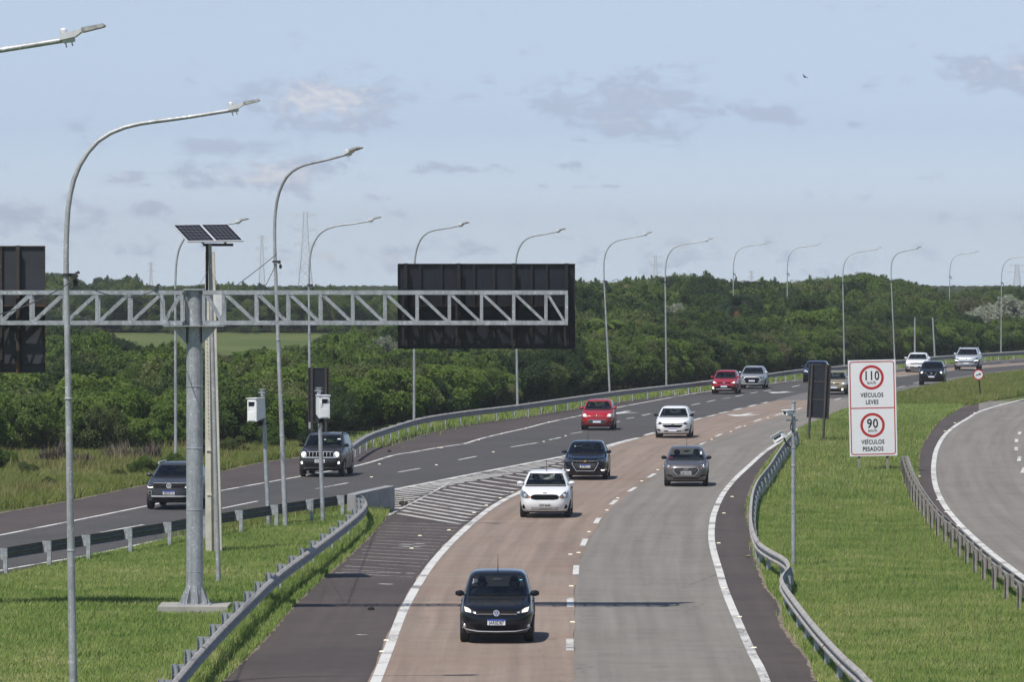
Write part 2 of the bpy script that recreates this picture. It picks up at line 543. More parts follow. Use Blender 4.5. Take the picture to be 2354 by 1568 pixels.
def car_paint(name, c, metal=0.0, rough=0.28, coat=0.5, spec=0.4, dust=0.35):
    m, nt, b = new_mat(name)
    f = noise_node(nt, 2.2, 5)
    col = ramp(nt, f, [(0.3, [x * 0.93 for x in c]), (0.7, [min(1, x * 1.05) for x in c])])
    # road dust low on the body
    tc = nt.nodes.new('ShaderNodeTexCoord'); sp = nt.nodes.new('ShaderNodeSeparateXYZ'); nt.links.new(tc.outputs['Object'], sp.inputs[0])
    mr = nt.nodes.new('ShaderNodeMapRange'); nt.links.new(sp.outputs[2], mr.inputs[0])
    mr.inputs[1].default_value = 0.15; mr.inputs[2].default_value = 0.55; mr.inputs[3].default_value = dust; mr.inputs[4].default_value = 0.0
    mul = nt.nodes.new('ShaderNodeMath'); mul.operation = 'MULTIPLY'; nt.links.new(mr.outputs[0], mul.inputs[0]); nt.links.new(f, mul.inputs[1])
    col = mixc(nt, mul.outputs[0], col, (0.16, 0.13, 0.11))
    nt.links.new(col, b.inputs['Base Color'])
    b.inputs['Metallic'].default_value = metal; b.inputs['Roughness'].default_value = rough
    b.inputs['Coat Weight'].default_value = coat; b.inputs['Coat Roughness'].default_value = 0.05; b.inputs['Specular IOR Level'].default_value = spec
    return m


def glass_mat(name, tint, gloss=0.9):
    m, nt, b = new_mat(name)
    nt.nodes.remove(b)
    t = nt.nodes.new('ShaderNodeBsdfTransparent'); t.inputs[0].default_value = tuple(tint) + (1,)
    g = nt.nodes.new('ShaderNodeBsdfGlossy'); g.inputs['Roughness'].default_value = 0.03; g.inputs[0].default_value = (gloss,) * 3 + (1,)
    fr = nt.nodes.new('ShaderNodeFresnel'); bf = nt.nodes.new('ShaderNodeNewGeometry'); io = nt.nodes.new('ShaderNodeMapRange')
    nt.links.new(bf.outputs['Backfacing'], io.inputs[0]); io.inputs[3].default_value = 1.5; io.inputs[4].default_value = 1 / 1.5
    nt.links.new(io.outputs[0], fr.inputs[0])             # a thin pane reflects alike from both sides
    f = noise_node(nt, 3.0, 2)                            # a trace of dust and smears
    k = nt.nodes.new('ShaderNodeMath'); k.operation = 'MULTIPLY_ADD'; nt.links.new(f, k.inputs[0]); k.inputs[1].default_value = 0.03
    nt.links.new(fr.outputs[0], k.inputs[2])
    mx = nt.nodes.new('ShaderNodeMixShader'); nt.links.new(k.outputs[0], mx.inputs[0])
    nt.links.new(t.outputs[0], mx.inputs[1]); nt.links.new(g.outputs[0], mx.inputs[2])
    nt.links.new(mx.outputs[0], nt.nodes['Material Output'].inputs[0])
    return m


def lamp_mat(name, c, s):
    m, nt, b = new_mat(name)
    f = noise_node(nt, 30.0, 2)
    col = ramp(nt, f, [(0.3, [x * 0.7 for x in c]), (0.7, c)])
    nt.links.new(col, b.inputs['Base Color']); nt.links.new(col, b.inputs['Emission Color'])
    b.inputs['Emission Strength'].default_value = s; b.inputs['Roughness'].default_value = 0.1
    return m


def ground_mat(name, stops, scale=0.35, rough=0.95):
    m, nt, b = new_mat(name)
    f = noise_node(nt, scale, 8, rough=0.65)
    col = ramp(nt, f, stops)
    g = noise_node(nt, 14.0, 4)
    k = ramp(nt, g, [(0.25, (0.72,) * 3), (0.75, (1.22,) * 3)])
    col = mixc(nt, 1.0, col, k, 'MULTIPLY')
    nt.links.new(col, b.inputs['Base Color']); b.inputs['Roughness'].default_value = rough
    b.inputs['Specular IOR Level'].default_value = 0.1
    bump(nt, b, g, 0.5, 0.05)
    return m


def concrete(name, c):
    m, nt, b = new_mat(name)
    f = noise_node(nt, 1.3, 7, rough=0.7)
    col = ramp(nt, f, [(0.25, [x * 0.62 for x in c]), (0.55, c), (0.8, [x * 1.12 for x in c])])
    g = noise_node(nt, 60.0, 3)
    k = ramp(nt, g, [(0.3, (0.85,) * 3), (0.7, (1.1,) * 3)])
    col = mixc(nt, 1.0, col, k, 'MULTIPLY')
    nt.links.new(col, b.inputs['Base Color']); b.inputs['Roughness'].default_value = 0.9
    bump(nt, b, g, 0.3, 0.01)
    return m


M = {}
M['red_lane'] = asphalt('red asphalt', (0.240, 0.178, 0.140), (0.258, 0.206, 0.167), grain=0.20, streak=0.20, cracks=0.6)
M['grey_lane'] = asphalt('grey asphalt', (0.190, 0.174, 0.152), (0.212, 0.194, 0.172), grain=0.14, streak=0.17, cracks=0.9)
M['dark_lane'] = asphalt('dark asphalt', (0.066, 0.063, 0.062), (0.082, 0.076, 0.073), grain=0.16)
M['brown_shoulder'] = asphalt('brown asphalt', (0.064, 0.053, 0.049), (0.088, 0.070, 0.064), grain=0.18)
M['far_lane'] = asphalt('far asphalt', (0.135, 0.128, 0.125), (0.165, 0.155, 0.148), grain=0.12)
M['white_mark'] = paint_mark('white road paint', (0.68, 0.67, 0.635), 0.17)
M['thin_mark'] = paint_mark('worn road paint', (0.60, 0.59, 0.56), 0.26)
M['hatch_mark'] = paint_mark('hatching paint', (0.55, 0.53, 0.495), 0.17)
M['stud'] = plain('reflective stud', (0.75, 0.70, 0.50), 0.4)
M['steel'] = galvanised('galvanised steel', (0.40, 0.42, 0.44))
M['rail_steel'] = galvanised('weathered rail steel', (0.36, 0.345, 0.325), 0.68, rust=0.05, metal=0.1)
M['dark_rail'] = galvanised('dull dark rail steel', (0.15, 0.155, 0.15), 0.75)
M['old_steel'] = galvanised('aged steel', (0.33, 0.31, 0.28), 0.75, rust=0.10)
M['pole'] = galvanised('lamp pole steel', (0.42, 0.43, 0.44), 0.55)
M['brown_steel'] = galvanised('rusty brown steel', (0.055, 0.045, 0.040), 0.7, rust=0.3)
M['black_panel'] = plain('black painted sheet', (0.011, 0.013, 0.019), 0.42, var=0.2, scale=1.5)
M['grey_panel'] = plain('dark grey sheet', (0.030, 0.032, 0.038), 0.5, var=0.2, scale=1.2)
M['black_steel'] = plain('black painted steel', (0.014, 0.013, 0.013), 0.5)
M['black_rubber'] = plain('black rubber', (0.012, 0.012, 0.012), 0.75)
M['cable'] = plain('black cable', (0.03, 0.03, 0.03), 0.6)
M['twist'] = plain('grey twisted cable', (0.14, 0.135, 0.13), 0.6)
M['white_box'] = plain('white enamel', (0.78, 0.79, 0.79), 0.35, var=0.05)
M['sign_white'] = plain('reflective white sheet', (0.74, 0.745, 0.75), 0.45, var=0.03, scale=1.2)
M['sign_red'] = plain('sign red', (0.42, 0.022, 0.022), 0.45, var=0.06)
M['sign_black'] = plain('sign black', (0.012, 0.012, 0.013), 0.5)
M['concrete'] = concrete('concrete', (0.36, 0.345, 0.31))
M['pale_concrete'] = concrete('pale concrete', (0.60, 0.565, 0.48))
M['dark_concrete'] = concrete('weathered concrete', (0.30, 0.305, 0.31))
M['lamp_grey'] = plain('lamp housing', (0.60, 0.61, 0.62), 0.45, var=0.15)
M['lamp_fin'] = plain('cooling fins', (0.34, 0.34, 0.33), 0.6, var=0.5, scale=14)
M['cell'] = plain('solar cells', (0.005, 0.005, 0.010), 0.5, spec=0.12)
M['alu'] = plain('aluminium', (0.72, 0.73, 0.74), 0.35, metal=0.3, var=0.05)
M['yellow'] = plain('fluorescent yellow', (0.80, 0.78, 0.03), 0.5)
M['pylon'] = plain('pylon steel', (0.50, 0.51, 0.53), 0.6)
M['glass'] = glass_mat('car glass', (0.55, 0.60, 0.58))
M['smoked_glass'] = glass_mat('smoked car glass', (0.27, 0.31, 0.31))
M['dark_glass'] = glass_mat('tinted car glass', (0.07, 0.08, 0.085))
M['tyre'] = plain('tyre', (0.016, 0.016, 0.017), 0.8)
M['rim'] = plain('wheel rim', (0.42, 0.43, 0.44), 0.35, metal=0.8)
M['steel_rim'] = plain('wheel cover', (0.20, 0.20, 0.21), 0.45, metal=0.5)
M['trim'] = plain('black plastic', (0.010, 0.010, 0.011), 0.65, spec=0.2)
M['grille'] = plain('grille mesh', (0.005, 0.005, 0.006), 0.9, spec=0.08)
M['chrome'] = plain('chrome', (0.82, 0.83, 0.84), 0.12, metal=1.0, var=0.03)
M['silver'] = plain('silver trim', (0.62, 0.63, 0.64), 0.3, metal=0.4, var=0.05)
M['lens'] = plain('headlight lens', (0.10, 0.105, 0.11), 0.08, var=0.6, scale=22, coat=1.0)
M['dark_lens'] = plain('smoked headlight', (0.035, 0.037, 0.040), 0.08, var=0.6, scale=18, coat=1.0)
M['reflector'] = plain('lamp reflector', (0.85, 0.85, 0.83), 0.15, metal=0.5)
M['lit'] = lamp_mat('lit lamp', (1.0, 0.97, 0.88), 2.2)
M['warm_lit'] = lamp_mat('warm lit lamp', (1.0, 0.90, 0.68), 1.0)
M['amber'] = plain('amber lens', (0.62, 0.16, 0.02), 0.2)
M['plate_white'] = plain('plate white', (0.76, 0.77, 0.78), 0.4, var=0.03)
M['plate_grey'] = plain('plate grey', (0.46, 0.46, 0.44), 0.4, var=0.05)
M['plate_blue'] = plain('plate blue', (0.015, 0.06, 0.42), 0.4, var=0.03)
M['seat'] = plain('seat fabric', (0.030, 0.030, 0.032), 0.9)
M['dash'] = plain('dashboard', (0.022, 0.022, 0.024), 0.7)
M['gold'] = plain('gold badge', (0.75, 0.52, 0.16), 0.25, metal=0.8)
M['skin'] = plain('skin', (0.42, 0.26, 0.18), 0.6)
M['hair'] = plain('hair', (0.02, 0.014, 0.010), 0.6)
M['white_cloth'] = plain('white cloth', (0.55, 0.56, 0.58), 0.9)
M['dark_cloth'] = plain('dark cloth', (0.03, 0.032, 0.045), 0.9)
M['bark'] = plain('bark', (0.13, 0.10, 0.075), 0.9, var=0.35, scale=5)
M['pale_bark'] = plain('pale bark', (0.30, 0.27, 0.22), 0.9, var=0.3, scale=5)
M['bird'] = plain('dark feathers', (0.015, 0.015, 0.017), 0.8)
M['soil'] = ground_mat('meadow ground', [(0.30, (0.070, 0.098, 0.028)), (0.5, (0.100, 0.128, 0.040)), (0.7, (0.14, 0.155, 0.062))], 0.06)
M['dirt'] = ground_mat('sandy dirt', [(0.30, (0.10, 0.085, 0.060)), (0.5, (0.20, 0.17, 0.13)), (0.7, (0.30, 0.26, 0.21))], 2.0)
M['verge'] = ground_mat('verge soil', [(0.30, (0.040, 0.058, 0.014)), (0.55, (0.062, 0.085, 0.022)), (0.75, (0.12, 0.11, 0.055))], 0.5)
M['old_grass'] = leaf_mat('grass blades', [(0.0, (0.052, 0.088, 0.012)), (0.45, (0.082, 0.122, 0.020)), (0.8, (0.118, 0.150, 0.034)), (1.0, (0.24, 0.21, 0.09))], 0.45)
M['dry_grass'] = leaf_mat('dry grass', [(0.0, (0.10, 0.12, 0.030)), (0.5, (0.19, 0.17, 0.06)), (1.0, (0.34, 0.28, 0.15))], 0.35)
M['purple_leaf'] = leaf_mat('purple cane leaves', [(0.0, (0.055, 0.042, 0.036)), (0.6, (0.10, 0.075, 0.066)), (1.0, (0.24, 0.20, 0.16))], 0.25)
GREENS = {
    'dark': [(0.0, (0.020, 0.038, 0.011)), (0.5, (0.036, 0.064, 0.018)), (1.0, (0.064, 0.100, 0.029))],
    'mid': [(0.0, (0.048, 0.084, 0.017)), (0.5, (0.080, 0.128, 0.026)), (1.0, (0.128, 0.176, 0.044))],
    'bright': [(0.0, (0.070, 0.124, 0.019)), (0.5, (0.112, 0.174, 0.030)), (1.0, (0.170, 0.226, 0.054))],
    'olive': [(0.0, (0.056, 0.080, 0.022)), (0.5, (0.098, 0.126, 0.038)), (1.0, (0.155, 0.180, 0.066))],
    'brown': [(0.0, (0.072, 0.078, 0.032)), (0.5, (0.115, 0.118, 0.052)), (1.0, (0.185, 0.170, 0.090))],
    'silver': [(0.0, (0.10, 0.12, 0.085)), (0.5, (0.18, 0.20, 0.16)), (1.0, (0.38, 0.39, 0.36))],
    'blue': [(0.0, (0.026, 0.046, 0.026)), (0.5, (0.044, 0.074, 0.040)), (1.0, (0.080, 0.116, 0.066))],
}
for k_, s_ in GREENS.items(): M['leaf_' + k_] = leaf_mat(k_ + ' leaves', s_)
# ---------------------------------------------------------------- ground, roads and markings
def structure(o, kind='structure'):
    o['kind'] = kind
    return o


# edges of the roads, as they lie on the ground, (x, y) in the photograph
A_EDGE = [(300, 1800), (462, 1620), (509, 1568), (601, 1477), (681.5, 1384.6), (762, 1312), (834, 1248), (872, 1206), (898, 1172), (903, 1150)]
B_LINE = [(790, 1800), (846, 1610), (864, 1568), (898, 1495), (934, 1388), (982, 1312), (1028.6, 1256), (1074.7, 1211.8), (1098.7, 1191.7),
          (1126.8, 1169.7), (1166.9, 1145.6), (1197, 1131.6), (1295, 1081.5), (1387.4, 1031.4), (1467.6, 1007.3), (1491.5, 998), (1602.7, 963),
          (1664, 948), (1730, 933), (1785, 921), (1806, 917)]
B_LINE[3] = (893, 1495)
B_LINE[4] = (930, 1400)
C_SEAM = [(1318, 1800), (1318.5, 1495), (1319, 1432), (1323, 1332), (1339, 1272), (1367, 1220), (1387, 1191.7), (1407, 1167.7), (1447.5, 1135.6),
          (1487.6, 1103.5), (1527.7, 1075.5), (1583, 1029), (1670.6, 999.6), (1754, 970), (1816, 951.7), (1850, 941), (1895, 927), (1925, 917)]
D_LINE = [(1840, 1800), (1758, 1563), (1728, 1501), (1692.5, 1421), (1666.7, 1357.6), (1652.7, 1310), (1641, 1270), (1635.6, 1238), (1637, 1206),
          (1642.8, 1178), (1660.7, 1138.6), (1688.5, 1103), (1720.4, 1073), (1756, 1041), (1788, 1019), (1831, 986), (1870.6, 971), (1905, 955),
          (1950, 938), (2000, 925), (2030, 917)]
E_EDGE = [(2060, 1800), (1875.6, 1568), (1859.7, 1521), (1800, 1441), (1796, 1393), (1764, 1357.6), (1752, 1325.7), (1740, 1290), (1728, 1230),
          (1720, 1166.5), (1728, 1122.7), (1752, 1079), (1784, 1039), (1812, 1007), (1843, 986), (1882, 970), (1915, 955), (1960, 938),
          (2010, 925), (2042, 917)]
F_EDGE = [(-700, 1490), (-200, 1372), (0, 1328), (158, 1296), (361, 1252), (429, 1238), (513, 1220), (593, 1199), (681.5, 1186), (802, 1168), (880, 1150), (903, 1138)]
F_LINE = [(-700, 1472), (-200, 1356), (0, 1313), (158, 1285.6), (240.5, 1270), (361, 1244), (429, 1231.5), (513, 1213), (593, 1193), (681.5, 1180), (802, 1162), (860, 1142)]
GORE_L = [(886, 1131), (906, 1126.5), (1000, 1108), (1100, 1088), (1200, 1068.5), (1297, 1049.4), (1370, 1032), (1436, 1014.5), (1467.6, 1007.3)]
H_LINE = [(-700, 1372), (-200, 1272), (0, 1231.4), (160, 1200), (333, 1165), (509, 1128.8), (689.5, 1096), (822, 1071), (906, 1047), (943.7, 1041), (1014.5, 1028.6),
          (1066.6, 1021), (1098.7, 1011), (1155, 997), (1211, 984.5), (1259, 972), (1339, 955), (1414, 938.5), (1512, 920), (1595.6, 905), (1638, 899),
          (1740, 886), (1841, 874), (1950, 861), (2062, 850), (2200, 838), (2354, 826), (2600, 812)]
G_EDGE = [(-700, 1306), (-200, 1219), (0, 1180), (160, 1152), (333, 1116), (509, 1084), (601, 1064), (697.6, 1050), (810, 1024), (882, 1009), (934, 998.5), (1030.6, 979),
          (1119, 965), (1207, 953), (1343, 931), (1487.6, 913), (1640, 893.5), (1740, 880), (1841, 867), (1950, 856), (2062, 845), (2200, 833), (2354, 821.5), (2600, 808)]
J_EDGE = [(2030, 917), (2062, 909), (2170, 886), (2262, 868), (2354, 857), (2600, 834)]
K_EDGE = [(2560, 1540), (2437, 1445), (2337, 1372), (2240, 1283), (2160, 1212), (2128, 1160), (2110, 1110), (2112, 1045), (2129, 1008), (2162, 966), (2212, 937), (2283, 920), (2354, 908), (2500, 890)]
L_LINE = [(2560, 1480), (2450, 1402), (2341, 1320), (2325, 1308), (2273.6, 1268), (2218, 1218), (2182, 1178), (2162, 1146.6), (2150, 1115), (2146, 1083), (2148, 1055),
          (2154, 1031), (2170, 1003), (2194, 981), (2226, 961.5), (2250, 947.5), (2295.5, 933), (2354, 918), (2500, 900)]


def fx(pts):
    """x of an edge at a given y"""
    p = sorted([(y, x) for x, y in pts])
    return lambda y: interp(y, p)


def fy(pts):
    p = sorted(pts)
    return lambda x: interp(x, p)


def smooth_edge(pts, step):
    return [Vector((p.x, p.y, 0)) for p in catmull([gp(x, y) for x, y in pts], step)]


def strip(name, P, Q, mat, z, nu=1):
    """a paved strip between two paths of equal length"""
    mb = MB(); uv = []; d = 0.0
    for i, (p, q) in enumerate(zip(P, Q)):
        if i: d += (p - P[i - 1]).length * 0.5 + (q - Q[i - 1]).length * 0.5
        for k in range(nu + 1):
            t = k / nu
            r = p.lerp(q, t)
            mb.v.append((r.x, r.y, z)); uv.append((t * (q - p).length / 3.5, d))
    for i in range(len(P) - 1):
        for k in range(nu):
            a = i * (nu + 1) + k
            mb.f.append((a, a + 1, a + nu + 2, a + nu + 1)); mb.m.append(0)
    mb.uv = uv
    return structure(mb.build(name, mat, angle=None))


def rows(y0, y1, step=0.0007):
    """y values from near to far, evenly spaced in depth"""
    a, b = 1 / (y0 - HORIZON), 1 / (y1 - HORIZON)
    n = max(2, int(abs(b - a) / 2.2e-5))
    return [HORIZON + 1 / (a + (b - a) * i / n) for i in range(n + 1)]


def strip_rows(name, fl, fr, ys, mat, z):
    return strip(name, [gp(fl(y), y) for y in ys], [gp(fr(y), y) for y in ys], mat, z)


def strip_cols(name, fl, fr, xs, mat, z):
    return strip(name, [gp(x, fl(x)) for x in xs], [gp(x, fr(x)) for x in xs], mat, z)


fA, fB, fC, fD, fE = fx(A_EDGE), fx(B_LINE), fx(C_SEAM), fx(D_LINE), fx(E_EDGE)
fC_ = fC
fC = lambda y: fC_(y) + (y - HORIZON) / 900 * (3.0 * sin(y * 0.11) + 2.0 * sin(y * 0.37 + 1) + 1.5 * sin(y * 0.9))
fF, fFl, fH, fG, fJ, fGo = fy(F_EDGE), fy(F_LINE), fy(H_LINE), fy(G_EDGE), fy(J_EDGE), fy(GORE_L)
fK, fL = fx(K_EDGE[:-3]), fx(L_LINE[:-3])

# the land: one sheet out to the horizon
mb = MB()
xs_ = [-9000, -3000, -1200, -600, -300, -150, -75, 0, 75, 150, 300, 600, 1200, 3000, 9000]
ys_ = [-400, 0, 100, 200, 300, 400, 500, 600, 850, 1000, 1150, 1500, 2500, 5000, 9000, 20000]
land_z = lambda y: -0.05 if y <= 850 else -0.05 - 0.0080 * (y - 850) - 1.6 * min(1.0, (y - 850) / 300.0)   # beyond the wood the land falls away
mb.v = [(x, y, land_z(y)) for y in ys_ for x in xs_]
n_ = len(xs_)
for j in range(len(ys_) - 1):
    for i in range(n_ - 1):
        mb.f.append((j * n_ + i, j * n_ + i + 1, (j + 1) * n_ + i + 1, (j + 1) * n_ + i)); mb.m.append(0)
structure(mb.build('ground', M['soil'], angle=None))

wiggle = lambda f, amp, fr: (lambda y: f(y) + amp * (0.5 * sin(y * fr) + 0.3 * sin(y * fr * 2.7 + 1) + 0.2 * sin(y * fr * 6.1)))
ysn = rows(1780, 1150)
ysm = rows(1780, 917)
# main carriageway: dark shoulder, red lane, grey lane, dark shoulder
strip_rows('road_shoulder', wiggle(fA, 3, 0.05), lambda y: fB(y) - 12 * (y - HORIZON) / 900, ysn, M['brown_shoulder'], 0.0)
seamB = lambda y: fB(y) - 15 * (y - HORIZON) / 900 + 2.5 * sin(y * 0.31) + 1.5 * sin(y * 0.83)
strip_rows('road', seamB, fC, rows(1780, 1015), M['red_lane'], 0.004)
strip_rows('road', fB, fC, rows(1015, 917), M['red_lane'], 0.004)
strip_rows('road', fC, fD, ysm, M['grey_lane'], 0.0)
strip_rows('road_shoulder', lambda y: fD(y), wiggle(fE, 3, 0.07), ysm, M['brown_shoulder'], 0.0)
# further carriageway
xl = list(np.linspace(-700, 903, 90))
strip_cols('road', fH, fF, xl, M['dark_lane'], 0.0)
xg = list(np.linspace(903, 1806, 70))
fBx = fy([(x, y) for x, y in B_LINE])
low = lambda x: (fx([(b, a) for a, b in A_EDGE])(0), 0)
# the wedge between both carriageways, under the hatching, belongs to the dark asphalt
gl = [gp(x, fGo(x)) for x in np.linspace(886, 1467.6, 60)]
brow = [gp(fB(y), y) for y in rows(1192, 1007.3)]
strip_cols('road', fH, lambda x: fGo(x) if x < 1467.6 else fBx(x), xg, M['dark_lane'], 0.0)
ygo = rows(1200, 1008)
fGx = fx(GORE_L)
strip('road', [gp(fGx(y) if y < 1131 else 880, y) for y in ygo], [gp(fB(y) - 6, y) for y in ygo], M['brown_shoulder'], -0.004)
strip_cols('road_shoulder', wiggle(fG, 1.5, 0.04), fH, xl + xg[1:], M['brown_shoulder'], 0.0)
xf = list(np.linspace(1806, 2600, 60))
farj = fy([(1806, 917), (2030, 917)] + J_EDGE[1:])
strip_cols('road', fH, farj, xf, M['dark_lane'], 0.0)
strip_cols('road_shoulder', fG, fH, xf, M['brown_shoulder'], 0.0)
# far away the surface turns pale beside the grass, and red again in one lane
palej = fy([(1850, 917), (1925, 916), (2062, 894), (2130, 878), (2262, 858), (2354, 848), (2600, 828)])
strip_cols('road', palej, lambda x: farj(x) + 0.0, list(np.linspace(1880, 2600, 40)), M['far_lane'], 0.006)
strip_cols('road', fy([(1990, 863), (2062, 856), (2200, 845), (2354, 834), (2600, 818)]), fy([(1990, 875), (2062, 867), (2200, 851.5), (2354, 839), (2600, 821)]),
           list(np.linspace(1990, 2600, 40)), M['red_lane'], 0.006)
# a square of paler surfacing across the dark lane
strip('road', [gp(x, y) for x, y in ((1782, 920), (1836, 906), (1905, 893))], [gp(x, y) for x, y in ((1852, 920), (1900, 908), (1950, 898))], M['far_lane'], 0.005)
# side road
xk = rows(1535, 922)
strip_rows('road', fL, lambda y: 3300, xk, M['grey_lane'], 0.0)
strip_rows('road_shoulder', wiggle(fK, 2.5, 0.06), fL, xk, M['brown_shoulder'], 0.0)

# grass verges
gr_y = rows(1780, 926)
strip_rows('verge', lambda y: fE(y) - 6, lambda y: fK(y) + 6, rows(1535, 926), M['verge'], -0.012)
strip_rows('verge', lambda y: fE(y) - 6, lambda y: 2700, rows(1780, 1535), M['verge'], -0.012)
strip_cols('verge', lambda x: farj(x) - 1.5, fy([(2030, 1000), (2130, 1008), (2162, 966), (2212, 937), (2283, 920), (2354, 908), (2600, 880)]), list(np.linspace(2020, 2600, 40)), M['verge'], -0.016)
strip_cols('verge', lambda x: fF(x) - 2, fy([(-700, 2300), (250, 1850), (462, 1640), (601, 1485), (762, 1318), (834, 1254), (898, 1178), (905, 1160)]), list(np.linspace(-700, 900, 60)), M['verge'], -0.012)
strip_cols('verge', lambda x: fG(x) - interp(x, [(-700, 190), (0, 160), (700, 60), (1000, 22), (2600, 8)]), lambda x: fG(x) + 1, list(np.linspace(-700, 2600, 80)), M['verge'], -0.012)

# ---------------------------------------------------------------- painted markings
def ribbon(mb, path, w, z, w2=None):
    """a painted line of even width along a path"""
    n = len(path); L = []; R = []
    for i, p in enumerate(path):
        d = path[min(i + 1, n - 1)] - path[max(i - 1, 0)]
        s = Vector((d.y, -d.x, 0)).normalized()
        ww = w if w2 is None else w + (w2 - w) * i / (n - 1)
        L.append(p - s * ww / 2); R.append(p + s * ww / 2)
    b = len(mb.v)
    for l, r in zip(L, R):
        mb.v.append((l.x, l.y, z)); mb.v.append((r.x, r.y, z))
    for i in range(n - 1):
        mb.f.append((b + 2 * i, b + 2 * i + 1, b + 2 * i + 3, b + 2 * i + 2)); mb.m.append(0)


def quad_mark(mb, c, z):
    b = len(mb.v)
    mb.v += [(p.x, p.y, z) for p in c]
    mb.f.append((b, b + 1, b + 2, b + 3)); mb.m.append(0)


lines = MB()
ZM = 0.009
ribbon(lines, smooth_edge(B_LINE[:15], 1.0), 0.225, ZM)
ribbon(lines, smooth_edge(D_LINE[:16], 1.0), 0.20, ZM)
ribbon(lines, smooth_edge(H_LINE[:-1], 1.5), 0.17, ZM)
ribbon(lines, smooth_edge(F_LINE, 1.5), 0.15, ZM)
ribbon(lines, smooth_edge(GORE_L, 1.0), 0.26, ZM + 0.003)
ribbon(lines, smooth_edge(L_LINE[:-1], 1.0), 0.20, ZM)
ribbon(lines, [gp(1990, 928), gp(2030, 919), gp(2062, 911), gp(2170, 888), gp(2262, 870), gp(2354, 859)], 0.15, ZM)
structure(lines.build('road_markings', M['white_mark'], angle=None))

dash = MB()
def dashes(seg, w, z=ZM):
    for (x0, y0, x1, y1) in seg:
        p, q = gp(x0, y0), gp(x1, y1)
        ribbon(dash, [p, p.lerp(q, 0.33), p.lerp(q, 0.66), q], w, z)
# between the red and the grey lane
dashes([(1310, 1497, 1310, 1470), (1311, 1397, 1310.5, 1376), (1323.5, 1322, 1325, 1301), (1339, 1256, 1346, 1240), (1369, 1204, 1377.5, 1191),
        (1404, 1161, 1417.5, 1150), (1445, 1131, 1461.5, 1121), (1489.5, 1099, 1505.5, 1089.5), (1528, 1073, 1543, 1064)], 0.17)
dashes([(1404, 1157, 1404.1, 1156.9)], 0.01)
dashes([(1609, 1023, 1622, 1017), (1645, 1004, 1659, 998), (1690, 986, 1704, 980.5), (1734, 970, 1750, 964), (1780, 956.5, 1797, 951), (1827, 944, 1842, 938.5),
        (1917, 921, 1933, 916), (1960, 911, 1976, 906), (2062, 892, 2080, 888), (2100, 882, 2118, 878)], 0.15)
# along the edge of the red lane
dashes([(1483, 1001, 1504, 995), (1552, 979.5, 1572, 974), (1594, 966.5, 1612, 961.5), (1626, 958.5, 1644, 954.5), (1655, 950.5, 1672, 947), (1687, 943, 1706, 939),
        (1722, 935, 1738, 931), (1750, 928, 1766, 925)], 0.22)
# between the lanes of the further carriageway
dashes([(-60, 1280, 40, 1262), (230.5, 1225.4, 329.5, 1207.4), (509, 1170, 592, 1153), (725.6, 1124.8, 800, 1111), (914, 1086.7, 966.4, 1077.5), (1053.8, 1058, 1095.5, 1049.8),
        (1174, 1028.6, 1236, 1018.5), (1262, 1012, 1290, 1006), (1312, 998, 1337, 993.7), (1416, 971, 1425, 969), (1440.7, 963, 1458, 960), (1475.6, 956, 1495, 951.7),
        (1552, 940, 1570.6, 936), (1589, 932, 1609, 928), (1625, 924.5, 1644, 920.5), (1659, 918, 1678, 915), (1691, 912, 1708, 908.5), (1725, 905, 1741, 902),
        (1756, 900, 1773, 897), (1820.6, 890, 1839, 886), (1862, 880, 1880, 877)], 0.14)
dashes([(1581, 950.5, 1596.5, 947.5), (1546, 958, 1560, 955)], 0.14)
dashes([(2066, 866.5, 2092, 863), (2130, 857, 2156, 854), (2250, 843, 2276, 840), (2300, 836, 2322, 834), (2150, 868, 2172, 865), (2240, 856, 2262, 853)], 0.14, 0.012)
# side road
dashes([(2343, 999, 2345, 993), (2336.5, 1017, 2337, 1010), (2336, 1036, 2336, 1029), (2342, 1061, 2344, 1051), (2350, 1088, 2355, 1076)], 0.16)
structure(dash.build('road_markings', M['white_mark'], angle=None))

# hatching between both carriageways: chevrons, fading out towards the point
hat = MB()
spine = [(905, 1184), (960, 1148), (1010, 1127), (1060, 1112), (1120, 1101), (1200, 1086), (1260, 1072), (1330, 1052), (1390, 1034), (1440, 1014)]
SP = catmull([gp(x, y) for x, y in spine], 0.25)
GL = catmull([gp(x, y) for x, y in GORE_L], 0.25)
BL = catmull([gp(x, y) for x, y in B_LINE[5:15]], 0.25)
def on_path(path, y):
    """the point of a path at depth y"""
    ys = [p.y for p in path]
    if y < min(ys) or y > max(ys): return None
    return Vector((float(np.interp(y, ys, [p.x for p in path])), y, 0))
y = 190.4
while y < 285:
    s = on_path(SP, y)
    if s is not None:
        q = s
        for k in range(90):                               # the arm runs forward and outward until it meets the edge line
            q = s + Vector((1, -3.5, 0)) * 0.04 * k
            e = on_path(BL, q.y)
            if e is None or q.x > e.x - 0.30: break
        if k > 1: ribbon(hat, [s.lerp(q, t) for t in (0, .25, .5, .75, 1)], 0.27, ZM + 0.001)
        for k in range(120):
            q = s + Vector((-1, -2.4, 0)) * 0.04 * k
            e = on_path(GL, q.y)
            if e is not None and q.x < e.x + 0.2: break
            if q.y < 203.0 and q.x < -4.3: break
            if q.y < 188.5: break
        if k > 1: ribbon(hat, [s.lerp(q, t) for t in (0, .25, .5, .75, 1)], 0.31, ZM + 0.001)
    y += 2.2
ribbon(hat, catmull([gp(893, 1186), gp(930, 1166), gp(975, 1143), gp(1012, 1123), (gp(1040, 1104))], 0.5), 0.10, ZM + 0.004)
structure(hat.build('road_markings', M['hatch_mark'], angle=None))

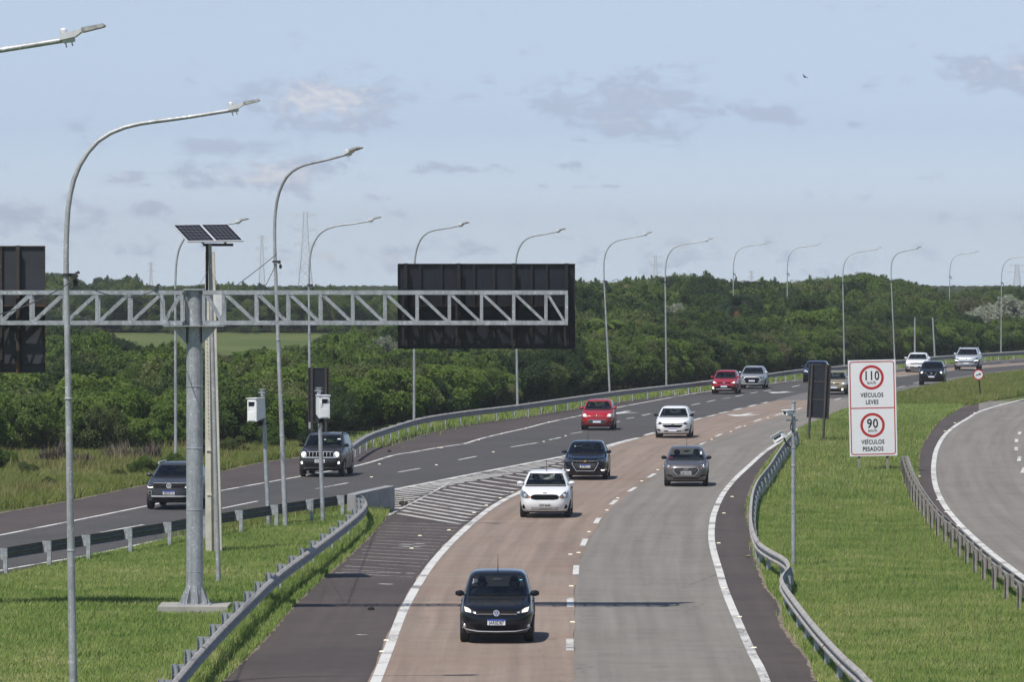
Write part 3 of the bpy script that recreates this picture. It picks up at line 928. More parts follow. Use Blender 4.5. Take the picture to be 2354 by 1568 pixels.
# worn thin bars further down the shoulder
thin = MB()
for k in range(17):
    yl = 1203 + k * 6.4 + (k * k) * 0.05; yr = yl + 5 + k * 0.35
    xl0 = fA(yl) + 14 + random.uniform(0, 12); xr0 = fB(yr) - 14 * (yr - HORIZON) / 900 - random.uniform(6, 14)
    p, q = gp(xl0, yl), gp(xr0, yr)
    ribbon(thin, [p.lerp(q, t / 8) + Vector((0, random.uniform(-.03, .03), 0)) for t in range(9)], 0.085, ZM)
p, q = gp(fA(1318) + 30, 1317), gp(fB(1319) - 26, 1319)
ribbon(thin, [p.lerp(q, t / 6) for t in range(7)], 0.10, ZM)
for (x0, y0, x1, y1) in ((920, 1252, 948, 1253), (920, 1257, 944, 1258.5), (952, 1251, 975, 1252), (948, 1258, 966, 1259), (872, 1344, 902, 1345), (820, 1461, 842, 1462),
                         (1060, 1168, 1072, 1168), (870, 1176, 884, 1177)):
    ribbon(thin, [gp(x0, y0), gp(x1, y1)], 0.22, ZM + 0.002)
structure(thin.build('road_markings', M['thin_mark'], angle=None))

# lane arrows far along the road
arr = MB()
def arrow(x, y, dx, dy, s=1.0):
    p = gp(x - dx, y + dy); q = gp(x + dx, y - dy)
    d = (q - p).normalized(); n = Vector((d.y, -d.x, 0))
    ribbon(arr, [p, q], 0.28 * s, ZM)
    t = p + d * 0.2
    b = len(arr.v)
    for v in (t - n * 0.75 * s + d * 1.8, t + n * 0.75 * s + d * 1.8, t - d * 1.6): arr.v.append((v.x, v.y, ZM + 0.002))
    arr.f.append((b, b + 1, b + 2)); arr.m.append(0)
arrow(1712, 953.5, 13, 3, 1.3); arrow(1433, 948, 14, 3, 1.3); arrow(1797, 902, 12, 1.6, 1.2); arrow(2240, 848, 9, 1, 1.2)
structure(arr.build('road_markings', M['white_mark'], angle=None))

# small reflective studs beside the lines
stud = MB()
stud.box((0, 0, 0.012), (0.13, 0.10, 0.024), taper=0.7)
STUD = stud.mesh('road_stud', M['stud'])
spots = [(878, 1500), (888, 1474), (946, 1262), (965, 1233), (1032, 1220), (1090, 1180), (1118, 1163), (1150, 1146), (1178, 1133), (1230, 1106), (1700, 1420), (1733, 1491), (1664, 1354),
         (1652, 1300), (1652, 1250), (1664, 1181), (1683, 1143), (1316, 1432), (1313, 1349), (1311, 1276), (1330, 1272), (1354, 1224), (1395, 1174), (1420, 1146), (1475, 1107), (1512, 1081),
         (1580, 1040), (1636, 1011), (1680, 993), (1712, 980), (1765, 961), (1812, 948), (872, 1068), (1009, 1030), (1015, 1030), (1100, 1012), (1153, 998), (1208, 986), (1262, 971),
         (854, 1098), (1003, 1070), (1134, 1040), (1250, 1016), (1300, 1003), (2106, 1075), (2113, 1096), (2114, 1117), (2156, 1150), (2175, 1178), (2202, 1210), (2234, 1246),
         (2270, 1289), (2172, 992), (2195, 973), (2240, 950), (2300, 931)]
for (x, y) in spots:
    p = gp(x, y)
    o = link('road_stud', STUD, loc=(p.x, p.y, 0.006))
    tag(o, 'small yellowish reflective stud set in the asphalt beside a painted line', 'road stud', 'reflective studs along the road lines')

# sandy dirt swept against the edges of the asphalt
dirt = MB()
def dirt_edge(pts, w, seed, shift=0.0):
    g = random.Random(seed)
    P = [Vector((p.x, p.y, 0)) for p in catmull([gp(x, y) for x, y in pts], 0.6)]
    n = len(P); b = len(dirt.v)
    for i, p in enumerate(P):
        d = P[min(i + 1, n - 1)] - P[max(i - 1, 0)]; s = Vector((d.y, -d.x, 0)).normalized()
        a, c = w * g.uniform(.2, 1.0), w * g.uniform(.2, .9)
        for q in (p - s * (a - shift), p + s * (c + shift)): dirt.v.append((q.x, q.y, 0.006))
    for i in range(n - 1): dirt.f.append((b + 2 * i, b + 2 * i + 1, b + 2 * i + 3, b + 2 * i + 2)); dirt.m.append(0)
dirt_edge(A_EDGE[1:], 0.13, 1); dirt_edge(E_EDGE[1:15], 0.10, 2); dirt_edge(F_EDGE[1:-1], 0.12, 3); dirt_edge(G_EDGE[1:16], 0.16, 4); dirt_edge(K_EDGE[1:12], 0.12, 5)
structure(dirt.build('road_edge', M['dirt'], angle=None))
for k, (x, y, w, lab) in enumerate(((853, 1404, .16, 'scrap of black tyre rubber lying on the dark shoulder'), (895, 1040, .20, 'small dark clod on the brown shoulder near the boxy graphite suv'), (928, 1163, .34, 'torn black strip lying on the hatching beside the concrete barrier'), (1720, 1283, .16, 'grey stone lying on the dark shoulder by the winding guardrail'))):
    p = gp(x, y); g = random.Random(k); mb = MB()
    mb.ell((0, 0, w * .18), (w * .5, w * .35, w * .22), 9, 6); mb.v = [(a * g.uniform(.7, 1.3), b * g.uniform(.7, 1.3), max(0, c * g.uniform(.6, 1.4))) for a, b, c in mb.v]
    tag(mb.build('debris_scrap', M['black_rubber'] if k != 3 else M['dirt'], loc=(p.x, p.y, 0.012)), lab, 'debris')
# ---------------------------------------------------------------- guardrails
WBEAM = [(0.000, 0.00), (0.035, -0.012), (0.080, -0.050), (0.083, -0.085), (0.012, -0.135), (0.004, -0.155), (0.012, -0.175), (0.083, -0.225), (0.080, -0.262), (0.035, -0.298), (0.0, -0.31)]


def guardrail(name, label, pts, side, spacing, phase=0.5, spacer=True, ztop=0.76, post_top=0.02, markers=None, limit=100, rail_mat='rail_steel', first=0, marker_list=()):
    """W-beam on posts. pts: where the top of the rail is seen. side: +1 when the traffic is at the right hand of the path's direction"""
    P = catmull([gp(x, y, ztop) for x, y in pts], 0.5)
    root = thing(name, label, 'guardrail', loc=(P[0].x, P[0].y, 0))
    o0 = Vector((P[0].x, P[0].y, 0))
    mb = MB(); n = len(P); m = len(WBEAM)
    frames = []
    for i, p in enumerate(P):
        d = P[min(i + 1, n - 1)] - P[max(i - 1, 0)]; d.z = 0; d.normalize()
        s = Vector((d.y, -d.x, 0)) * side
        frames.append((p, d, s))
        for (a, b) in WBEAM:
            q = p + s * a - o0; mb.v.append((q.x, q.y, q.z + b))
        for (a, b) in reversed(WBEAM):
            q = p + s * (a - 0.006) - o0; mb.v.append((q.x, q.y, q.z + b))
    w = 2 * m
    for i in range(n - 1):
        for k in range(w):
            a = i * w + k; b = i * w + (k + 1) % w
            mb.f.append((a, b, b + w, a + w)); mb.m.append(0)
    mb.f.append(tuple(range(w))); mb.m.append(0)
    mb.f.append(tuple((n - 1) * w + k for k in range(w))); mb.m.append(0)
    # the lapped joints every four metres
    for i in range(4, n - 1, 8):
        p, d, s = frames[i]
        for (a, b) in ((0.084, -0.067), (0.084, -0.243)):
            q = p + s * a - o0; c = Vector((q.x, q.y, q.z + b))
            mb.bar(c - d * 0.03, c + d * 0.03, 0.045, 0.012, up=s)
    mb.build('rail', M[rail_mat], root, angle=30)
    pm = MB()
    # a C section post, open towards the rail's direction
    pm.box((0, -0.055, 0), (0.014, 0.11, 1.0)); pm.box((0.035, -0.004, 0), (0.056, 0.010, 0.998)); pm.box((0.035, -0.106, 0), (0.056, 0.010, 0.998))
    post_me = pm.mesh('post', M['steel' if rail_mat != 'old_steel' else 'old_steel'])
    sb = MB()
    sb.box((0.010, 0, 0), (0.012, 0.14, 0.32)); sb.box((0.046, 0.062, 0), (0.06, 0.012, 0.318)); sb.box((0.046, -0.062, 0), (0.06, 0.012, 0.318))
    sp_me = sb.mesh('spacer', M['steel' if rail_mat != 'old_steel' else 'old_steel'])
    ym = MB(); ym.box((0, 0, 0), (0.16, 0.006, 0.13))
    ym_me = ym.mesh('marker', M['yellow'])
    L = 0.0; nxt = phase; k = 0
    for i in range(1, n):
        L += (P[i] - P[i - 1]).length
        if L >= nxt and k < limit:
            p, d, s = frames[i]
            h = ztop + post_top
            ang = atan2(s.y, s.x) - pi / 2
            gap = 0.15 if spacer else 0.01
            base = p - s * gap - o0
            po = link('post', post_me, root, loc=(base.x, base.y, h / 2 - 0.04), rot=(0, 0, ang)); po.scale = (1.15, 1.0, h + 0.08)
            if spacer:
                c = p - s * (gap - 0.075) - o0
                link('spacer', sp_me, root, loc=(c.x, c.y, ztop - 0.15 + post_top * 0.5), rot=(0, 0, ang))
            if k in marker_list:
                c = base - s * 0.118
                link('marker', ym_me, root, loc=(c.x, c.y, 0.22), rot=(0, 0, ang))
            nxt += spacing; k += 1
    return root


guardrail('guardrail', 'steel guardrail curving along the dark hatched shoulder up to the concrete barrier',
          [(240, 1760), (330, 1645), (395, 1567), (481, 1469), (561, 1388.6), (637, 1318), (721.6, 1256), (785, 1209), (822, 1179), (838, 1160), (836, 1146), (830, 1139)], 1, 4.0, 1.2, post_top=0.04)
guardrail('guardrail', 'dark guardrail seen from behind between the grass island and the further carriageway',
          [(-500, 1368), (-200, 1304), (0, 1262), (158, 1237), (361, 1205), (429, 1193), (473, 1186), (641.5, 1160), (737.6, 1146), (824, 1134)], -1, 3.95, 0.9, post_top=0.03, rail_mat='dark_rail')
guardrail('guardrail', 'long guardrail rising from the ground in front of the thicket',
          [(810, 1021), (842, 1001), (878, 987), (966, 961), (1066, 945), (1191, 930), (1327, 911), (1439.5, 896), (1568, 882), (1637, 874), (1762, 859), (1841, 849), (1945.6, 840),
           (2062, 828.5), (2170.5, 818), (2354, 807), (2560, 797)], 1, 4.2, 1.5, post_top=-0.03, limit=100)
guardrail('guardrail', 'winding guardrail along the grassy median that swings round the camera mast',
          [(1834, 988), (1812, 1009), (1790, 1039), (1772, 1067), (1744, 1103), (1732, 1135), (1728, 1182), (1732, 1214), (1745, 1244), (1772, 1264), (1798, 1278), (1812, 1290), (1815, 1303),
           (1803, 1318), (1800, 1334), (1820, 1366), (1875.6, 1437), (1935, 1501), (1979, 1541), (2010, 1572), (2120, 1660)], 1, 4.0, 1.2, post_top=-0.12, spacer=False)
guardrail('guardrail', 'guardrail with yellow marked posts seen from behind beside the side road',
          [(2084.6, 1047), (2096, 1080), (2114, 1116), (2154, 1170.5), (2194, 1206), (2234, 1242), (2289.7, 1290), (2354, 1336), (2460, 1410)], -1, 4.0, 0.8, post_top=0.0,
          marker_list=(1, 2, 4, 5, 7, 8, 9, 11, 13), rail_mat='old_steel')

# concrete nose where both rails meet
nose = thing('concrete_barrier', 'grey concrete barrier wall standing at the point of the hatched area', 'barrier', loc=(0, 0, 0))
a0, a1, a2 = gp(818, 1139, 0.78), gp(855, 1130, 0.80), gp(907, 1119, 0.82)
mb = MB()
foot = [Vector((p.x, p.y, 0)) for p in (a0, a1, a2)]
d01 = (foot[2] - foot[0]).normalized()
back = Vector((-0.30, 0.35, 0))
vs = []
for p, h in zip(foot, (0.80, 0.82, 0.84)):
    q = p + back
    vs += [(p.x, p.y, -0.05), (p.x, p.y, h), (q.x, q.y, h), (q.x, q.y, -0.05)]
fs = []
for i in range(2):
    b = i * 4
    for k in range(4): fs.append((b + k, b + (k + 1) % 4, b + 4 + (k + 1) % 4, b + 4 + k))
fs += [(3, 2, 1, 0), (8, 9, 10, 11)]
mb.add(vs, fs)
mb.build('wall', M['dark_concrete'], nose)
mb = MB()
q0 = gp(880, 1169); q1 = gp(894, 1169)
mb.box(((q0.x + q1.x) / 2, q0.y + 0.25, 0.29), ((q1 - q0).length + 0.06, 0.42, 0.66))
mb.build('end_block', M['dark_concrete'], nose)

# ---------------------------------------------------------------- sign gantry
DG = 138.0
SG = FPX / DG
GX = lambda X: (X - CX) / SG
GZ = lambda Y: CAM_H - (Y - HORIZON) / SG
gx0 = GX(447)
gan = thing('sign_gantry', 'tall galvanised steel column carrying a lattice beam across the sky', 'sign gantry', loc=(gx0, DG, 0))
o = lambda X, y, z: (X - gx0, y - DG, z)
mb = MB()
mb.tube([o(gx0 + 0.0, DG, 0.26), o(gx0, DG, 3.0), o(gx0, DG, GZ(664))], [0.205, 0.202, 0.195], 28)
for zz in (1.05, 2.55, 4.05, 5.55):
    mb.lathe([(0.198, zz - 0.012), (0.210, zz - 0.006), (0.210, zz + 0.006), (0.198, zz + 0.012)], n=28)
mb.build('column', M['steel'], gan, angle=40)
mb = MB()
for k in range(8):
    a = k * pi / 4 + 0.25
    R = Matrix.Rotation(a, 3, 'Z')
    pts = [(0.20, 0.28), (0.36, 0.28), (0.36, 0.34), (0.205, 0.70)]
    vs = [R @ Vector((r, -0.008, z)) for r, z in pts] + [R @ Vector((r, 0.008, z)) for r, z in pts]
    mb.add(vs, [(0, 1, 2, 3), (7, 6, 5, 4), (0, 4, 5, 1), (1, 5, 6, 2), (2, 6, 7, 3), (3, 7, 4, 0)])
mb.box((0, 0, 0.26), (0.80, 0.80, 0.035))
for k in range(8):
    a = k * pi / 4
    mb.lathe([(0.022, 0.28), (0.022, 0.34), (0.0, 0.345)], (0.34 * cos(a), 0.34 * sin(a), 0), n=6)
mb.build('base_plate', M['steel'], gan)
zt, zb = 7.83, 7.095
mb = MB()
mb.box((0, 0, zt + 0.075), (0.50, 0.56, 0.03)); mb.build('cap_plate', M['steel'], gan); mb = MB()
mb.box((0, -0.02, zb - 0.075), ((515 - 375) / SG, 0.86, 0.022))
mb.build('bracket_plate', M['steel'], gan)
for sx in (-1, 1):
    mb = MB()
    for yy in (-0.16, 0.16):
        pts = [(sx * 0.19, zb - 0.086), (sx * 0.56, zb - 0.086), (sx * 0.20, zb - 0.50)]
        mb.prism([(a, b) for a, b in pts] if sx > 0 else [(a, b) for a, b in reversed(pts)], yy - 0.008, yy + 0.008)
        mb.bar((sx * 0.19, yy, zb - 0.10), (sx * 0.56, yy, zb - 0.10), 0.03, 0.012)
    mb.prism([(sx * 0.20, zb - 0.50), (sx * 0.56, zb - 0.088), (sx * 0.545, zb - 0.075), (sx * 0.19, zb - 0.49)][::sx], -0.15, 0.15)
    mb.build('bracket', M['steel'], gan)
mb = MB()
DEPTH = 0.32
xe0, xe1 = GX(-330) - gx0, GX(1305) - gx0
xs = [GX(v) - gx0 for v in (-297, -223, -148, -74, 0, 74, 150, 225, 299.5, 374, 420)]
xr = [GX(v) - gx0 for v in (470, 515, 590, 663, 737, 811, 885, 959, 1033, 1107, 1181, 1255, 1302)]
for yy in (-DEPTH, DEPTH):
    for (u0, u1) in ((xe0, GX(421) - gx0), (GX(468) - gx0, xe1)):
        for z in (zt, zb):
            mb.bar((u0, yy, z), (u1, yy, z), 0.085, 0.10)
    for u in xs + xr:
        mb.bar((u, yy, zb + 0.048), (u, yy, zt - 0.048), 0.075, 0.075, up=(0, 1, 0))
    for u0, u1 in zip(xs, xs[1:]):
        mb.bar((u0 + 0.06, yy, zb + 0.05), (u1 - 0.05, yy, zt - 0.05), 0.062, 0.062, up=(0, 1, 0))
    for u0, u1 in zip(xr, xr[1:]):
        mb.bar((u0 + 0.05, yy, zt - 0.05), (u1 - 0.06, yy, zb + 0.05), 0.062, 0.062, up=(0, 1, 0))
for u in xs + xr:
    for z in (zt, zb):
        mb.bar((u, -DEPTH + 0.04, z), (u, DEPTH - 0.04, z), 0.06, 0.06)
for u0, u1 in list(zip(xs, xs[1:])) + list(zip(xr, xr[1:])):
    for z in (zt, zb):
        mb.bar((u0, -DEPTH + 0.05, z - 0.001), (u1, DEPTH - 0.05, z - 0.001), 0.035, 0.035)
mb.build('lattice_beam', M['steel'], gan)
# concrete footing
f0 = gp(446, 1400, 0.1)
ft = thing('concrete_footing', 'square concrete slab under the gantry column in the grass', 'footing', loc=(gx0, DG - 0.05, 0))
mb = MB(); mb.box((0, 0, 0.02), (1.74, 1.9, 0.46), taper=0.97); mb.build('slab', M['concrete'], ft)
mb = MB(); mb.box((0, 0, 0.232), (0.98, 0.98, 0.02)); mb.build('grout_pad', M['concrete'], ft)


def back_panel(name, label, X0, X1, Y0, Y1, dist, posts, ribs, hrails, mat, post_mat, clamp=True, sticker=None):
    s = FPX / dist
    cx = ((X0 + X1) / 2 - CX) / s; zt_ = CAM_H - (Y0 - HORIZON) / s; zb_ = CAM_H - (Y1 - HORIZON) / s
    W = (X1 - X0) / s; H = zt_ - zb_
    r = thing(name, label, 'road sign', loc=(cx, dist, zb_))
    mb = MB(); mb.box((0, 0.03, H / 2), (W, 0.012, H)); mb.build('panel', M[mat], r)
    mb = MB(); mb.box((0, 0.046, H / 2), (W - 0.02, 0.006, H - 0.02)); mb.build('face', plain_green, r)
    mb = MB()
    for z in (0.012, H - 0.012): mb.box((0, 0.0, z), (W, 0.06, 0.024))
    for x in (-W / 2 + 0.012, W / 2 - 0.012): mb.box((x, -0.003, H / 2), (0.024, 0.06, H - 0.05))
    mb.build('frame', M[post_mat], r)
    mb = MB()
    for X in ribs: mb.box(((X - CX) / s - cx, -0.012, H / 2), (0.05, 0.07, H - 0.06))
    for Y in hrails:
        z = CAM_H - (Y - HORIZON) / s - zb_
        mb.box((0, -0.016, z), (W - 0.06, 0.075, 0.035))
    if len(mb.v): mb.build('stiffeners', M[post_mat], r)
    for X in posts:
        mb = MB()
        x = (X - CX) / s - cx
        mb.box((x, -0.10, H / 2), (0.012, 0.11, H + 0.02)); mb.box((x, -0.157, H / 2), (0.085, 0.012, H + 0.02)); mb.box((x, -0.044, H / 2), (0.085, 0.012, H + 0.02))
        mb.build('post', M[post_mat], r)
        if clamp:
            mb = MB()
            z0, z1 = zb - zb_ - 0.55, zt - zb_ + 0.10
            mb.box((x - 0.045, -0.93, (z0 + z1) / 2), (0.05, 0.05, z1 - z0))
            for z in (zt - zb_ + 0.085, zb - zb_ - 0.075): mb.bar((x - 0.045, -0.93, z), (x - 0.02, -0.15, z), 0.03)
            mb.build('clamp', M['black_steel'], r)
    if sticker:
        mb = MB(); mb.box((sticker[0], 0.021, sticker[1]), (0.075, 0.004, 0.14)); mb.build('sticker', M['sign_white'], r)
    return r


plain_green = plain('green sign face', (0.01, 0.12, 0.05), 0.45, var=0.05)
back_panel('overhead_sign', 'large black sign panel seen from behind, hung over the road on the lattice beam', 914, 1322, 606, 802, DG + 0.62, (932.7, 1054.5, 1180.9, 1302),
           (966, 1015, 1090, 1136, 1222, 1257), (703,), 'black_panel', 'black_steel', sticker=(1.96, 0.17))
back_panel('overhead_sign', 'dark grey sign panel with rusty frame seen from behind on the beam', -205, 104, 565, 857, DG + 0.62, (42, -130), (-60, 3), (703, 838),
           'grey_panel', 'brown_steel', clamp=False)

# ---------------------------------------------------------------- lamp posts
def lamp_meshes():
    prof = [(0.0, 0.0), (-0.02, 3.0), (-0.055, 7.4), (-0.062, 8.6), (-0.045, 9.2), (0.0, 9.75), (0.12, 10.26), (0.33, 10.68), (0.64, 11.02), (1.0, 11.20), (1.4, 11.31), (2.26, 11.42), (3.2, 11.56)]
    path = catmull([(x, 0, z) for x, z in prof], 0.30)
    n = len(path)
    rr = [0.084 - 0.046 * min(1.0, (i / (n - 1)) * 1.05) for i in range(n)]
    pole = MB(); pole.tube(path, rr, 12)
    pole.box((0, 0, 0.01), (0.34, 0.34, 0.03))
    for zz in (2.9, 5.9): pole.lathe([(0.07, zz - 0.02), (0.082, zz - 0.01), (0.082, zz + 0.01), (0.07, zz + 0.02)], (-0.02 if zz < 4 else -0.04, 0, 0), n=12)
    ang = atan2(0.15, 0.62)
    R = Matrix.Rotation(-ang, 3, 'Y')
    T = Vector((3.18, 0, 11.56))
    h = MB()
    def pr(poly, hy, mb): mb.add([T + R @ Vector((a, -hy, b)) for a, b in poly] + [T + R @ Vector((a, hy, b)) for a, b in poly],
                                 [tuple(range(len(poly))), tuple(range(2 * len(poly) - 1, len(poly) - 1, -1))] +
                                 [(i, i + len(poly), (i + 1) % len(poly) + len(poly), (i + 1) % len(poly)) for i in range(len(poly))])
    pr([(-0.02, 0.0), (0.015, 0.078), (0.30, 0.085), (0.33, 0.052), (0.20, -0.005)], 0.13, h)
    fin = MB()
    pr([(0.30, 0.06), (0.31, 0.092), (0.62, 0.072), (0.635, 0.045), (0.60, 0.03), (0.31, 0.03)], 0.16, fin)
    for k in range(9): pr([(0.325 + k * 0.034, 0.06), (0.325 + k * 0.034, 0.100 - k * 0.002), (0.333 + k * 0.034, 0.100 - k * 0.002), (0.333 + k * 0.034, 0.06)], 0.15, fin)
    gear = MB()
    pr([(0.0, 0.0), (0.185, -0.002), (0.175, -0.062), (0.02, -0.050)], 0.075, gear)
    for a in (0.045, 0.13): gear.tube([T + R @ Vector((a, 0, -0.045)), T + R @ Vector((a, 0, -0.115))], 0.010, 6)
    sen = MB(); sen.lathe([(0.045, 0.0), (0.05, 0.02), (0.05, 0.055), (0.035, 0.075), (0.0, 0.08)], T + R @ Vector((0.05, 0, 0.079)), n=12)
    return (pole.mesh('pole', M['pole']), h.mesh('lamp_head', M['lamp_grey']), fin.mesh('cooling_fins', M['lamp_fin']), gear.mesh('gear_box', M['lamp_grey']), sen.mesh('sensor', M['lamp_grey']))


LM = lamp_meshes()
def lamp_post(base, height, yaw, lean, label, clamp=None):
    s = height / 11.7
    r = thing('street_lamp', label, 'street lamp', loc=base, group='curved street lamps along the road')
    r.rotation_euler = (0, lean, 0); r.rotation_mode = 'XYZ'
    p = link('pole', LM[0], r, rot=(0, 0, yaw)); p.scale = (s, s, s)
    hd = link('lamp_head', LM[1], r, rot=(0, 0, yaw)); hd.scale = (s, s, s)
    for nm, me in (('cooling_fins', LM[2]), ('gear_box', LM[3]), ('sensor', LM[4])): link(nm, me, hd)
    if clamp:
        mb = MB(); mb.lathe([(0.06, clamp - 0.03), (0.085, clamp - 0.03), (0.085, clamp + 0.03), (0.06, clamp + 0.03)], (-0.05 * s, 0, 0), n=12)
        mb.box((0.08, 0, clamp - 0.02), (0.10, 0.04, 0.10)); mb.ell((0.12, -0.03, clamp - 0.16), (0.05, 0.05, 0.08), 8, 6)
        mb.build('cable_clamp', M['cable'], r)
    return r


def lamp_px(xb, yb, xt, top, tip_dx, label, dist=None, clamp=True):
    """base pixel, x of the straight part, top pixel, and how far the arm reaches"""
    if dist is None: p = gp(xb, yb)
    else:
        p = at(xb, yb, dist); p.z = 0.0
    s = FPX / p.y
    zt_ = CAM_H + (HORIZON - top) / s
    k = zt_ / 11.71
    c = max(-1, min(1, (tip_dx / s) / (3.78 * k + 0.0)))
    yaw = -math.acos(c)
    hstraight = 8.0 * k
    lean = (xt - xb) / s / hstraight
    return lamp_post(p, zt_, yaw, lean, label, clamp * 8.35 * k if clamp else None)


lamp_px(-372, 2035, -384, 73, 657, 'street lamp head on an arm reaching into the sky at the upper corner', clamp=False)
lamp_px(168.5, 1604, 161, 240, 442, 'tall street lamp with its pole passing in front of the lattice beam')
lamp_px(656.5, 1216, 637, 353, 205, 'tall street lamp between the two white camera boxes')
lamp_px(404, 1066, 406, 505, 166, 'street lamp whose arm appears behind the solar panel')
lamp_px(713, 1034, 713, 502, 163, 'street lamp rising behind the dark roadside sign and the white camera box')
lamp_px(952, 988, 954, 513, 122, 'street lamp behind the end of the big black panel nearer the gantry column')
lamp_px(1190, 953, 1187, 529, 112, 'street lamp half hidden behind the far end of the big black panel')
lamp_px(1402, 908, 1391, 540, 111, 'street lamp at the guardrail just beyond the big black panel')
lamp_px(1532, 890, 1531, 550, 108, 'second street lamp beyond the big black panel, behind the guardrail')
lamp_px(1685, 809, 1687, 557, 84, 'street lamp rising from the thicket beside the tall palm', dist=520)
lamp_px(1810, 800, 1811, 560, 94, 'street lamp rising from the dark wood left of the tall black signboard', dist=540)
lamp_px(1941, 846, 1939, 571, 91, 'street lamp beside the upper edge of the speed limit board')
lamp_px(2057, 832, 2050, 571, 66, 'street lamp right behind the upper corner of the speed limit board')
lamp_px(2182, 783, 2184, 577, 74, 'street lamp rising from the wood above the white cars', dist=590)
lamp_px(2301, 812, 2303, 585, 70, 'street lamp near the edge beside the small grey board')

def bare_pole(x0, y0, x1, y1, label):
    p = gp(x1, y1); s = FPX / p.y
    o_ = MB(); o_.tube([(0, 0, 0), ((x0 - x1) / s, 0, (y1 - y0) / s)], [0.09, 0.06], 10)
    o_.box((0, 0, 0.02), (0.3, 0.3, 0.04))
    t = o_.build('steel_pole', M['pole'], loc=tuple(p)); tag(t, label, 'pole', 'bare steel poles at the bend')
bare_pole(2103, 729, 2103, 826, 'bare upright steel pole in front of the wood at the bend')
bare_pole(2144, 730, 2149, 823, 'bare leaning steel pole in front of the wood at the bend')

# ---------------------------------------------------------------- concrete post, solar panel and its tube
pb = gp(492, 1275)
cpost = thing('concrete_post', 'pale tapered concrete utility post with steps beside the gantry column', 'utility post', loc=(pb.x, pb.y, 0))
s_ = FPX / pb.y
hp = 8.85
mb = MB()
def hsec(z, w):
    """an H shaped section: two flanges and a web set back"""
    d = w * 0.7; f = w * 0.38
    return [(-w / 2, -d / 2), (-w / 2 + f, -d / 2), (-w / 2 + f, -d * 0.16), (w / 2 - f, -d * 0.16), (w / 2 - f, -d / 2), (w / 2, -d / 2), (w / 2, d / 2), (-w / 2, d / 2)]
prev = None
lv = [(0, 0.48), (2, 0.44), (4, 0.39), (6.6, 0.33), (hp, 0.28)]
vs = []
for z, w in lv:
    xo = -(z / hp) * 0.115
    vs += [(a + xo, b, z) for a, b in hsec(z, w)]
fs = []
for i in range(len(lv) - 1):
    for k in range(8):
        fs.append((i * 8 + k, i * 8 + (k + 1) % 8, (i + 1) * 8 + (k + 1) % 8, (i + 1) * 8 + k))
fs += [tuple(range(7, -1, -1)), tuple((len(lv) - 1) * 8 + k for k in range(8))]
mb.add(vs, fs)
mb.build('shaft', M['pale_concrete'], cpost, angle=20)
for zz in (1.75, 3.05):
    mb = MB(); mb.box((-0.10 - zz * 0.013, -0.15, zz), (0.14, 0.06, 0.05)); mb.build('step', M['pale_concrete'], cpost)
mb = MB()
for k in range(26): mb.lathe([(0.012, -0.006), (0.012, 0.006), (0, 0.007)], (-0.155 - k * 0.0018 + 0.012, -0.158 + k * 0.0012, 3.4 + k * 0.12), axis='y', n=6)
mb.build('holes', M['black_rubber'], cpost)
cab = thing('equipment_cabinet', 'pale grey equipment cabinet fixed to the concrete post behind the lattice beam', 'cabinet', loc=(pb.x + 0.19, pb.y - 0.30, 6.98))
mb = MB(); mb.box((0, 0, 0.33), (0.30, 0.22, 0.66)); mb.build('box', M['pale_concrete'] if False else M['white_box'], cab)
mb = MB(); mb.box((0, -0.116, 0.33), (0.27, 0.010, 0.61)); mb.box((0.10, -0.126, 0.33), (0.02, 0.012, 0.08)); mb.build('door', M['lamp_grey'], cab)
mb = MB()
for k in (-0.09, 0.0, 0.08): mb.tube([(k, 0, 0.0), (k + 0.02, 0, -0.10), (k + 0.07, 0, -0.08), (k + 0.09, 0, 0.0)], 0.014, 6)
mb.build('conduit', M['cable'], cab)

tb = gp(502.5, 1347)
sst = FPX / tb.y
tube_top = Vector(((482.5 - CX) / sst - tb.x, 0, CAM_H + (HORIZON - 560) / sst))
sol = thing('solar_panel', 'solar panel array tilted on a leaning steel tube above the lattice beam', 'solar panel', loc=(tb.x, tb.y, 0))
mb = MB(); mb.tube([(0, 0, -0.05), tube_top * 0.5, tube_top - Vector((0, 0, 0.02))], [0.066, 0.055, 0.048], 14)
mb.build('tube', M['pole'], sol)
def sp(X, Y): return Vector(((X - CX) / sst - tb.x, 0, CAM_H + (HORIZON - Y) / sst))
cen = (sp(393, 519) + sp(563, 556)) / 2
e1 = sp(563, 556) - sp(437, 558); e2 = sp(393, 519) - sp(437, 558)
e2 = e2 + Vector((0, 1.72, 0)); e1 = e1 + Vector((0, 0.42, 0))
nrm = e1.cross(e2).normalized()
if nrm.z < 0: nrm = -nrm
mod_names = []
for half in (0, 1):
    mb = MB(); mb.mi = 0
    c0 = cen - e2 / 2 - e1 / 2 + e1 * (0.5 * half)
    u = e1 * 0.5; v = e2
    def P(a, b, h): return c0 + u * a + v * b + nrm * h
    mb.add([P(0, 0, 0), P(1, 0, 0), P(1, 1, 0), P(0, 1, 0), P(0, 0, .035), P(1, 0, .035), P(1, 1, .035), P(0, 1, .035)],
           [(0, 3, 2, 1), (4, 5, 6, 7), (0, 1, 5, 4), (1, 2, 6, 5), (2, 3, 7, 6), (3, 0, 4, 7)])
    fr = mb.build('module_frame', M['alu'], sol)
    mb = MB()
    nx, ny = 6, 10
    for i in range(nx):
        for j in range(ny):
            gy = 0.03 + 0.94 * j / ny; gh = 0.94 / ny
            gx = 0.035 + 0.93 * i / nx; gw = 0.93 / nx
            mb.add([P(gx + gw * .03, gy + gh * (.10 if j % 2 == 0 else .03), .038), P(gx + gw * .97, gy + gh * (.10 if j % 2 == 0 else .03), .038), P(gx + gw * .97, gy + gh * .97, .038), P(gx + gw * .03, gy + gh * .97, .038)], [(0, 1, 2, 3)])
    mb.build('cells', M['cell'], fr)
mb = MB()
